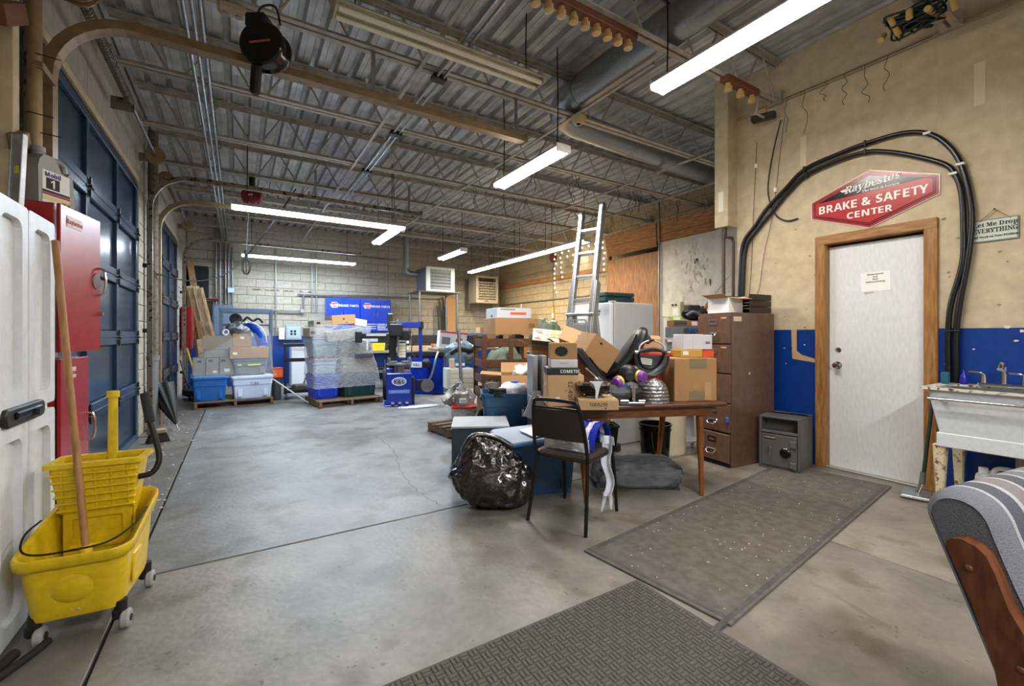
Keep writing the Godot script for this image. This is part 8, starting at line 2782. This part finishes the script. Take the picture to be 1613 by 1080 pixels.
	part_box("back_sheet", Vector3(0, 0.62, -0.11), Vector3(0.34, 1.1, 0.008), C("dfe3e6", 0.4), sd, 0.001)
	var og2 := thing("parts_organiser", "grey small-parts organiser with clear drawers on the white stand", "organiser", Vector3(4.20, 1.218, -3.16), -25)
	part_box("case", Vector3(0, 0.06, 0), Vector3(0.36, 0.12, 0.15), C("6d7276", 0.5), og2, 0.004)
	for k in 3:
		for r in 2:
			part_box("drawer", Vector3(-0.01 + k * 0.075, 0.032 + r * 0.052, 0.077), Vector3(0.066, 0.044, 0.01), C("2f59b4", 0.4) if (k == 1 and r == 1) else C("4a5054", 0.3), og2, 0.003)
	var ob1 := carton("long printed carton on the parts organiser", Vector3(4.14, 1.340, -3.18), -25, Vector3(0.22, 0.065, 0.12), "cardboard_dark", "", "cartons on the organiser")
	part_box("picture", Vector3(-0.01, 0.035, 0.061), Vector3(0.15, 0.045, 0.001), C("4a4440", 0.6), ob1, 0)
	carton("short carton with a white label on the parts organiser", Vector3(4.31, 1.340, -3.10), -22, Vector3(0.15, 0.065, 0.10), "cardboard", "", "cartons on the organiser", Vector3.ZERO, [["#", 0.045, -0.035, 0.033, "paper_white", 0]])
	var gb := thing("green_box", "small bright green and white box on the printed carton", "box", Vector3(4.11, 1.409, -3.19), -28)
	part_box("box", Vector3(0, 0.022, 0), Vector3(0.10, 0.044, 0.08), C("a6d435", 0.5), gb, 0.003)
	part_box("white_front", Vector3(-0.01, 0.02, 0.0405), Vector3(0.075, 0.034, 0.001), M("paper_white"), gb, 0)
	var bc := thing("black_gear", "heap of black gear straps beside the top of the filing cabinet", "gear", Vector3(4.30, 1.409, -3.10), -28)
	var bcm := MB.new()
	bcm.ball(Vector3(0.02, 0.07, -0.02), Vector3(0.15, 0.075, 0.10), 26, 16, func(p: Vector3, d: Vector3) -> Vector3: return p + d * 0.06 * nz.get_noise_3dv(p * 1.6))
	bcm.box(Vector3(0.0, 0.14, -0.02), Vector3(0.14, 0.06, 0.08), 0.015)
	bcm.done("gear", C("1a1b1d", 0.55), bc)
	part_tube("strap", [Vector3(-0.12, 0.05, 0.07), Vector3(-0.06, 0.09, 0.10), Vector3(0.0, 0.06, 0.10)], 0.018, C("5a5e66", 0.4), bc, 8, 4)
	# ladder
	ladder()

func ladder() -> void:
	var t := thing("folding_ladder", "aluminium multi-position ladder leaning upright beside the refrigerator", "ladder", Vector3(2.88, 0, -3.55), 0)
	var al := M("aluminium")
	var ob := Vector3(-0.21, 0.0, -0.05)   # feet relative to the thing
	var lb := Vector3(-0.10, 0, -0.04)
	var L0 := Vector3(-0.08, 0.0, -0.10)
	var dirv := Vector3(0.233, 1.0, -0.117).normalized()
	var side := Vector3(0.36, 0, 0.93) * 0.26
	var up2 := 2.66
	for s in [0.0, 1.0]:
		var a: Vector3 = L0 + side * s
		var len := 2.72 if s == 0.0 else 2.80
		var m := MB.new()
		var bx := side.normalized()
		var bz := bx.cross(dirv).normalized()
		m.T = Transform3D(Basis(bx, dirv, bz), a)
		m.box(Vector3(0, len * 0.5, 0), Vector3(0.032, len, 0.09), 0.004)
		m.box(Vector3(0.012 * (1.0 - 2.0 * s), len * 0.5, 0.04), Vector3(0.03, len, 0.008), 0.002)
		m.done("rail", al, t)
		var hg := MB.new()
		hg.T = Transform3D(Basis(bx, dirv, bz), a + dirv * len)
		hg.cyl(Vector3(-0.02, 0, 0), Vector3(0.02, 0, 0), 0.05, -1, 16)
		hg.done("hinge_disc", M("steel"), t)
		# outer telescoping section below
		var o := MB.new()
		o.T = Transform3D(Basis(bx, dirv, bz), a + bx * (0.022 if s == 1.0 else -0.022))
		o.box(Vector3(0, 0.95, -0.01), Vector3(0.024, 1.9, 0.10), 0.004)
		o.done("outer_rail", al, t)
		for k in 6:
			part_cyl("rail_stud", a + dirv * (0.9 + k * 0.3) + bx * (0.009 if s == 1.0 else -0.009) * 1.3, a + dirv * (0.9 + k * 0.3) - bx * 0.012, 0.014, M("steel"), t, -1, 10)
	for k in 9:
		var y := 0.28 + k * 0.28
		var p := L0 + dirv * y
		var r := MB.new()
		r.T = Transform3D(Basis(side.normalized(), dirv, side.normalized().cross(dirv).normalized()), p + side * 0.5)
		r.box(Vector3.ZERO, Vector3(0.26, 0.035, 0.06), 0.006)
		r.done("rung", al, t)
	# second leg of the fold with its platform
	var pl := MB.new()
	pl.T = Transform3D(Basis(side.normalized(), Vector3.UP, side.normalized().cross(Vector3.UP).normalized()), L0 + dirv * 1.52 + side * 0.5)
	pl.box(Vector3(0, 0, -0.02), Vector3(0.34, 0.03, 0.16), 0.006)
	pl.done("platform", al, t)
	var fr := MB.new()
	fr.T = Transform3D(Basis(side.normalized(), Vector3.UP, side.normalized().cross(Vector3.UP).normalized()), L0 + dirv * 1.34 + side * 0.5)
	fr.frame(0.22, 0.24, 0.03, 0.19, 0.21, 0.02, 0.05, 0.065)
	fr.box(Vector3(0, -0.02, 0.055), Vector3(0.19, 0.17, 0.008), 0.003)
	fr.done("tray_panel", C("a6a9ac", 0.45, 0.4), t)
	for s in [0.0, 1.0]:
		var a: Vector3 = L0 + side * s + dirv * 1.52
		part_tube("rear_leg", [a + Vector3(0.05, 0, 0.0), a + Vector3(0.30 - 0.1 * s, -1.5, 0.10)], 0.022, al, t)

# ---------------------------------------------------------------- things under the roof
func build_overhead_things() -> void:
	strip_lamp(Vector3(1.42, 3.46, -3.22), 1.72, true, COOL, "unlit cream two-tube strip lamp under the roof joists", false)
	# conduit bundles along the bay
	var ca := thing("ceiling_conduit", "bundle of three conduits running along the roof on the left", "conduit", Vector3(-0.27, 3.54, -6.5), 0, "roof conduits")
	for k in 3:
		part_cyl("conduit", Vector3(-0.06 + k * 0.05, 0.012 * k, -6.1), Vector3(-0.06 + k * 0.05, 0.012 * k, 4.5), 0.014, M("galvanised"), ca, -1, 8)
	var cb := thing("ceiling_conduit", "pair of shiny conduits running along the middle of the roof", "conduit", Vector3(1.50, 3.55, -5.0), 0, "roof conduits")
	for k in 2:
		part_cyl("conduit", Vector3(k * 0.06, 0, -3.2), Vector3(k * 0.06, 0, 3.0), 0.013, M("galvanised"), cb, -1, 8)
	for z in [-1.35, 0.0, 1.28, 2.5]:
		part_box("coupling", Vector3(0.03, 0, z), Vector3(0.13, 0.05, 0.09), M("black"), cb, 0.008)
	# round duct with an elbow
	var du := thing("round_duct", "galvanised round duct turning right under the roof deck", "duct", Vector3.ZERO)
	part_tube("duct", [Vector3(3.06, 3.80, -1.2), Vector3(3.06, 3.80, -3.55)], 0.15, M("galvanised"), du, 24)
	part_tube("elbow", [Vector3(3.06, 3.80, -3.55), Vector3(3.08, 3.80, -3.82), Vector3(3.20, 3.80, -4.04), Vector3(3.45, 3.80, -4.15)], 0.155, M("galvanised"), du, 24, 4)
	part_tube("duct", [Vector3(3.45, 3.80, -4.15), Vector3(7.3, 3.80, -4.36)], 0.15, M("galvanised"), du, 24)
	for q in [[Vector3(4.45, 3.80, -4.205), Vector3(4.475, 3.80, -4.206)], [Vector3(5.7, 3.80, -4.273), Vector3(5.725, 3.80, -4.274)]]:
		part_tube("joint_band", q, 0.156, M("galvanised"), du, 24)
	# black hose reel
	var hr := thing("hose_reel", "black hose reel hanging from the tan door track", "reel", Vector3(0.162, 3.235, -3.50), -32)
	var hm := MB.new()
	hm.T = Transform3D(Basis(Vector3.RIGHT, PI / 2), Vector3.ZERO)
	hm.lathe([Vector2(0, 0.075), Vector2(0.14, 0.075), Vector2(0.15, 0.06), Vector2(0.15, 0.045), Vector2(0.135, 0.03), Vector2(0.135, -0.03), Vector2(0.15, -0.045), Vector2(0.15, -0.06), Vector2(0.14, -0.075), Vector2(0, -0.075)], 32)
	hm.done("drum", M("black_gloss"), hr)
	part_box("hose_guide", Vector3(-0.06, -0.21, 0.02), Vector3(0.06, 0.24, 0.06), M("black"), hr, 0.015, Vector3(0, 0, -4))
	part_box("mount", Vector3(-0.05, 0.17, 0.0), Vector3(0.14, 0.10, 0.12), M("black"), hr, 0.015)
	part_box("orange_mark", Vector3(0.0, 0.0, 0.078), Vector3(0.14, 0.014, 0.004), C("b5552a", 0.5), hr, 0.001, Vector3(0, 0, 6))
	part_tube("hose", [Vector3(-0.06, 0.14, 0.04), Vector3(0.0, 0.24, 0.06), Vector3(0.09, 0.25, 0.05), Vector3(0.13, 0.12, 0.06)], 0.008, M("black"), hr, 6, 5)
	# red cord reel and caged lamp
	var cr := thing("cord_reel", "small dark red cord reel above the long lit lamp", "reel", Vector3(0.17, 3.33, -7.66), -32)
	var cm := MB.new()
	cm.T = Transform3D(Basis(Vector3.RIGHT, PI / 2), Vector3.ZERO)
	cm.lathe([Vector2(0, 0.05), Vector2(0.11, 0.05), Vector2(0.15, 0.03), Vector2(0.155, 0.0), Vector2(0.15, -0.03), Vector2(0.11, -0.05), Vector2(0, -0.05)], 28)
	cm.done("drum", C("6d2226", 0.4), cr)
	part_box("label", Vector3(0, 0.0, 0.052), Vector3(0.08, 0.03, 0.003), C("b9a59a", 0.5), cr, 0.001)
	part_box("mount", Vector3(0, 0.20, 0), Vector3(0.08, 0.16, 0.06), M("black"), cr, 0.012)
	var cl := thing("caged_lamp", "caged inspection lamp hanging on a cord from the reel", "lamp", Vector3(0.10, 2.22, -8.02), 0)
	part_cyl("grip", Vector3(0, 0.20, 0), Vector3(0, 0.34, 0), 0.03, M("black_rubber"), cl, 0.024)
	for k in 8:
		var a := TAU * k / 8.0
		part_tube("cage_wire", [Vector3(cos(a) * 0.03, 0.20, sin(a) * 0.03), Vector3(cos(a) * 0.055, 0.14, sin(a) * 0.055), Vector3(cos(a) * 0.055, 0.04, sin(a) * 0.055), Vector3(cos(a) * 0.02, -0.03, sin(a) * 0.02)], 0.006, M("dark_steel"), cl, 5, 3)
	part_cyl("cord", Vector3(0, 0.33, 0), Vector3(0.03, 1.02, 0.33), 0.008, M("galvanised"), cl, -1, 6)
	var sc := thing("sagging_cable", "black cable sagging from the left pier up to the long lamp", "cable", Vector3.ZERO)
	part_tube("cable", [Vector3(-0.90, 2.04, -7.3), Vector3(-0.55, 1.99, -7.5), Vector3(-0.2, 2.12, -7.75), Vector3(0.08, 2.44, -7.95), Vector3(0.45, 2.95, -7.5), Vector3(0.75, 3.5, -7.55)], 0.009, M("black_rubber"), sc, 6, 8)
	# insulator boards on the joists
	for d in [[Vector3(2.10, 3.53, -2.40), 0.98, 9, "brown board with a row of cream insulators on the joist left of the bright lamp"], [Vector3(3.95, 3.55, -2.36), 0.5, 3, "short row of cream insulators on the joist beside the beige chase"]]:
		var ib := thing("insulator_board", d[3], "board", d[0], 0, "insulator boards")
		part_box("board", Vector3.ZERO, Vector3(d[1], 0.05, 0.09), C("6b3f26", 0.7), ib, 0.004)
		for k in d[2]:
			var x: float = -d[1] * 0.5 + 0.06 + k * (d[1] - 0.12) / maxf(1.0, d[2] - 1.0)
			var im := MB.new()
			im.lathe([Vector2(0, -0.03), Vector2(0.022, -0.03), Vector2(0.022, -0.055), Vector2(0.034, -0.06), Vector2(0.034, -0.095), Vector2(0.02, -0.10), Vector2(0, -0.10)], 14, Vector3(x, 0, 0))
			im.done("insulator", C("bd9d68", 0.4), ib)
	var bw := thing("bowl_light", "small cream bowl fitting on the joist beside the duct", "light", Vector3(3.11, 3.55, -3.66), 0)
	var bm := MB.new()
	bm.lathe([Vector2(0, -0.04), Vector2(0.05, -0.03), Vector2(0.075, 0.0), Vector2(0.085, 0.04), Vector2(0, 0.045)], 20)
	bm.done("bowl", C("cbb083", 0.5), bw)
	var jb := thing("ceiling_box", "cream double outlet box on the joist near the hose reel", "outlet box", Vector3(-0.04, 3.56, -3.72), 0)
	part_box("box", Vector3.ZERO, Vector3(0.18, 0.07, 0.10), C("b3a78f", 0.5), jb, 0.02)
	for s in [-1, 1]:
		part_cyl("socket", Vector3(s * 0.04, -0.036, 0), Vector3(s * 0.04, -0.042, 0), 0.022, C("9a8f78", 0.5), jb)
	var eu := thing("ceiling_unit", "small black emergency unit under the joist end beside the chase", "unit", Vector3(4.56, 3.47, -2.48), -70)
	part_box("case", Vector3.ZERO, Vector3(0.22, 0.06, 0.11), M("black"), eu, 0.012, Vector3(8, 0, 0))
	part_box("bracket", Vector3(-0.03, 0.055, 0), Vector3(0.12, 0.05, 0.06), C("b59a70", 0.5), eu, 0.006)
	var sp := thing("arm_rod", "bent steel rod bracing the joist end beside the chase", "rod", Vector3(4.32, 3.58, -2.40), 0)
	part_tube("rod", [Vector3(0, 0, 0), Vector3(0.0, -0.16, -0.02), Vector3(0.10, -0.18, 0.0)], 0.012, M("joist_paint"), sp)
	# dark green bundle of unlit string lights under the near joist
	var rng := RandomNumberGenerator.new()
	rng.seed = 9
	var gb := thing("string_light_bundle", "tangled dark green bundle of unlit string lights under the near joist", "string lights", Vector3(4.10, 3.52, -1.16), 0)
	for k in 7:
		var P := []
		for i in 12:
			P.append(Vector3(rng.randf_range(-0.12, 0.12), rng.randf_range(-0.07, 0.07), rng.randf_range(-0.16, 0.16)))
		part_tube("wire", P, 0.008, C("16241c", 0.6), gb, 5, 4)
	for k in 5:
		part_cyl("socket", Vector3(rng.randf_range(-0.2, 0.2), 0.0, -0.2 + k * 0.1), Vector3(rng.randf_range(-0.2, 0.2), -0.06, -0.2 + k * 0.1), 0.02, C("b59a5c", 0.4), gb)
	# unlit icicle wires along the partition top
	var ic := thing("icicle_wires", "dark unlit icicle light wires hanging along the top of the partition", "string lights", Vector3.ZERO)
	part_tube("lead", [Vector3(4.62, 3.60, -2.3), Vector3(4.60, 3.58, -1.9), Vector3(4.62, 3.59, -1.2)], 0.004, C("1c2a22", 0.6), ic, 5, 4)
	for k in 6:
		var z := -2.28 + k * 0.16
		var P := [Vector3(4.62, 3.59, z)]
		var L := rng.randf_range(0.15, 0.42)
		for i in 6:
			P.append(Vector3(4.62 + rng.randf_range(-0.03, 0.02), 3.59 - L * (i + 1) / 6.0, z + rng.randf_range(-0.035, 0.035)))
		part_tube("strand", P, 0.0025, C("1c2a22", 0.6), ic, 5, 3)
	var i2 := thing("icicle_wires", "unlit icicle light wires hanging from the joists right of the duct", "string lights", Vector3.ZERO)
	for k in 34:
		var x := rng.randf_range(3.2, 6.6)
		var z := -5.04 if k % 2 == 0 else -6.35
		var P := [Vector3(x, 3.6, z)]
		var L := rng.randf_range(0.15, 0.40)
		for i in 4:
			P.append(Vector3(x + rng.randf_range(-0.04, 0.04), 3.6 - L * (i + 1) / 4.0, z + rng.randf_range(-0.03, 0.03)))
		part_tube("strand", P, 0.004, C("23262a", 0.6), i2, 4, 2)
	# lit icicle lights by the ladder
	var il := thing("icicle_lights", "lit white icicle lights hanging on the right wall behind the ladder", "string lights", Vector3(7.35, 0, 0), 0)
	var em := StandardMaterial3D.new()
	em.albedo_color = Color(1, 1, 1)
	em.emission_enabled = true
	em.emission = Color(1.0, 0.97, 0.92)
	em.emission_energy_multiplier = 6.0
	var bulb := MB.new()
	bulb.ball(Vector3.ZERO, Vector3(0.016, 0.022, 0.016), 8, 6)
	var bmesh := bulb.mesh()
	part_tube("lead", [Vector3(0, 3.52, -9.7), Vector3(0, 3.50, -8.6), Vector3(0, 3.52, -7.45)], 0.005, C("2b2d2c", 0.6), il, 5, 3)
	for k in 9:
		var z := -9.6 + k * 0.265
		var L: float = [1.25, 0.9, 0.35, 0.8, 0.5, 0.3, 0.7, 0.9, 0.45][k]
		var sn := group_node("strand", il, Vector3(0, 0, z))
		part_tube("wire", [Vector3(0, 3.5, 0), Vector3(0.0, 3.5 - L * 0.5, 0.03), Vector3(0, 3.5 - L, 0)], 0.004, C("2b2d2c", 0.6), sn, 4, 3)
		for i in int(L / 0.13):
			put(bmesh, "bulb", em, sn, Transform3D(Basis(), Vector3(-0.012, 3.44 - i * 0.13, rng.randf_range(-0.05, 0.05))))
	var ol := OmniLight3D.new()
	ol.name = "icicle_glow"
	ol.light_color = Color(1.0, 0.96, 0.9)
	ol.light_energy = 0.15
	ol.light_size = 0.2
	ol.omni_range = 20.0
	ol.omni_attenuation = 2.0
	ol.shadow_enabled = true
	ol.position = Vector3(-0.15, 3.1, -8.5)
	il.add_child(ol)
	# hook and hanging bulb in front of the right wall
	var hk := thing("hanging_hook", "small red pulley with a cord and bulb holder on the right block wall", "pulley", Vector3(7.40, 2.0, -9.75), 0)
	part_tube("cord", [Vector3(-0.03, 0.0, 0), Vector3(-0.03, 1.3, 0)], 0.006, M("black"), hk, 5)
	var pm := MB.new()
	pm.T = Transform3D(Basis(Vector3.BACK, PI / 2), Vector3(-0.03, 1.38, 0))
	pm.lathe([Vector2(0, -0.03), Vector2(0.13, -0.03), Vector2(0.14, 0.0), Vector2(0.13, 0.03), Vector2(0, 0.03)], 22)
	pm.done("pulley", C("7c3a30", 0.5), hk)
	part_cyl("holder", Vector3(-0.03, -0.16, 0), Vector3(-0.03, 0.02, 0), 0.04, C("c99a3a", 0.5), hk, 0.03)
	part_cyl("bulb", Vector3(-0.03, -0.30, 0), Vector3(-0.03, -0.16, 0), 0.045, C("b9bec2", 0.2), hk, 0.04)

func build_small_things() -> void:
	# electric boxes on the white panel
	var eb := thing("meter_box", "cream double electrical box on the white painted panel", "electrical box", Vector3(6.96, 1.58, -5.42), -90)
	part_box("cover", Vector3(-0.17, 0.14, 0.03), Vector3(0.18, 0.26, 0.06), C("d3cdb8", 0.5), eb, 0.008)
	part_box("box", Vector3(0.06, 0.14, 0.05), Vector3(0.26, 0.27, 0.10), C("cfc8b0", 0.5), eb, 0.008)
	part_box("notice", Vector3(0.08, 0.09, 0.101), Vector3(0.12, 0.14, 0.002), M("paper_white"), eb, 0)
	for x in [0.02, 0.09]:
		part_cyl("push_button", Vector3(x, 0.22, 0.10), Vector3(x, 0.22, 0.115), 0.02, M("black"), eb)
	# scuff marks on the white panel
	var sm := thing("scuff_marks", "grey scuff marks and scratches on the white painted panel", "marks", Vector3(7.018, 0, -4.9), -90)
	var rng := RandomNumberGenerator.new()
	rng.seed = 19
	for k in 34:
		var u := rng.randfn(0.0, 0.22)
		var v := rng.randfn(2.35, 0.24)
		part_box("scuff", Vector3(u - 0.12, v, 0), Vector3(rng.randf_range(0.015, 0.05), rng.randf_range(0.03, 0.14), 0.001), C("b3b0a6" if k % 3 else "a29f95", 0.8), sm, 0, Vector3(0, 0, rng.randf_range(-30, 30)))
	part_tube("scratch", [Vector3(0.05, 1.75, 0), Vector3(0.55, 2.28, 0)], 0.004, C("6e675c", 0.8), sm, 4)
	part_tube("scratch", [Vector3(0.10, 1.88, 0), Vector3(0.52, 1.98, 0)], 0.003, C("7d776b", 0.8), sm, 4)
	# ladder-like track piece leaning in the far corner
	var lt := thing("track_piece", "short galvanised track piece leaning on the right block wall", "track", Vector3(6.9, 1.05, -10.6), 0)
	part_box("rail", Vector3(0, 0.55, 0), Vector3(0.05, 1.1, 0.12), M("galvanised"), lt, 0.006, Vector3(-16, 0, -6))
	for k in 6:
		part_box("rib", Vector3(-0.03 + 0.02 * k, 0.25 + k * 0.13, 0.04 - k * 0.037), Vector3(0.056, 0.03, 0.05), M("galvanised"), lt, 0.003, Vector3(-16, 0, -6))
	part_box("crate_below", Vector3(0, -0.52, 0), Vector3(0.5, 1.04, 0.5), M("cardboard_dark"), lt, 0.01)
	# tissue packets on the floor by the machines
	var wr := thing("wire_coil", "white wire and rags on the floor beside the drawer stand", "wire", Vector3(2.66, 0.0, -7.3), 0)
	for k in 4:
		var P := []
		for i in 9:
			P.append(Vector3(rng.randf_range(-0.35, 0.35), 0.012 + 0.006 * (i % 2), rng.randf_range(-0.12, 0.12)))
		part_tube("strand", P, 0.008, C("c9ccd0", 0.6), wr, 5, 4)
	# dust and crumbs on the runner mat
	var cm := MB.new()
	for k in 90:
		var p := Basis(Vector3.UP, deg_to_rad(6.7)) * Vector3(rng.randf_range(-1.33, 1.33), 0, rng.randf_range(-0.39, 0.39)) + Vector3(3.12, 0.0135, -1.69)
		cm.box(p, Vector3(rng.randf_range(0.003, 0.009), 0.003, rng.randf_range(0.003, 0.008)), 0)
	var co := cm.done("mat_crumbs", C("c8c4ba", 0.9), self)
	co.set_meta("kind", "stuff")
	co.set_meta("label", "pale crumbs scattered on the long runner mat")
	co.set_meta("category", "debris")
	# cracked floor patch near the armchair
	var cp := thing("floor_crack", "jagged filled crack in the concrete near the armchair", "crack", Vector3.ZERO)
	var P2 := []
	for i in 16:
		var k := i / 15.0
		P2.append(Vector3(lerpf(2.62, 2.36, k) + rng.randf_range(-0.012, 0.012), 0.0005, lerpf(-1.55, -0.75, k)))
	for i in 15:
		var a: Vector3 = P2[i]
		var b: Vector3 = P2[i + 1]
		var m := MB.new()
		var w := rng.randf_range(0.008, 0.02)
		var sd := Vector3(w, 0, 0)
		m.qo(a - sd, b - sd, b + sd, a + sd, Vector3.UP)
		m.done("filled_piece", C("7d7568", 0.9), cp)
	var cq := thing("floor_crack", "thin dark hairline crack wandering across the grey slab left of the bag", "crack", Vector3.ZERO)
	var base := []
	for q in [[1.44, -5.58], [1.44, -5.09], [1.41, -4.65], [1.29, -4.12], [1.23, -3.68], [1.22, -3.32], [1.26, -3.02]]:
		base.append(Vector3(q[0], 0.0006, q[1]))
	var fine := curve(base, 5)
	for i in fine.size() - 1:
		var a: Vector3 = fine[i]
		var b: Vector3 = fine[i + 1]
		a.x += 0.012 * sin(i * 2.3)
		b.x += 0.012 * sin((i + 1) * 2.3)
		var m := MB.new()
		var sd := Vector3(0.003, 0, 0.001)
		m.qo(a - sd, b - sd, b + sd, a + sd, Vector3.UP)
		m.done("crack_piece", C("6a645a", 0.9), cq)
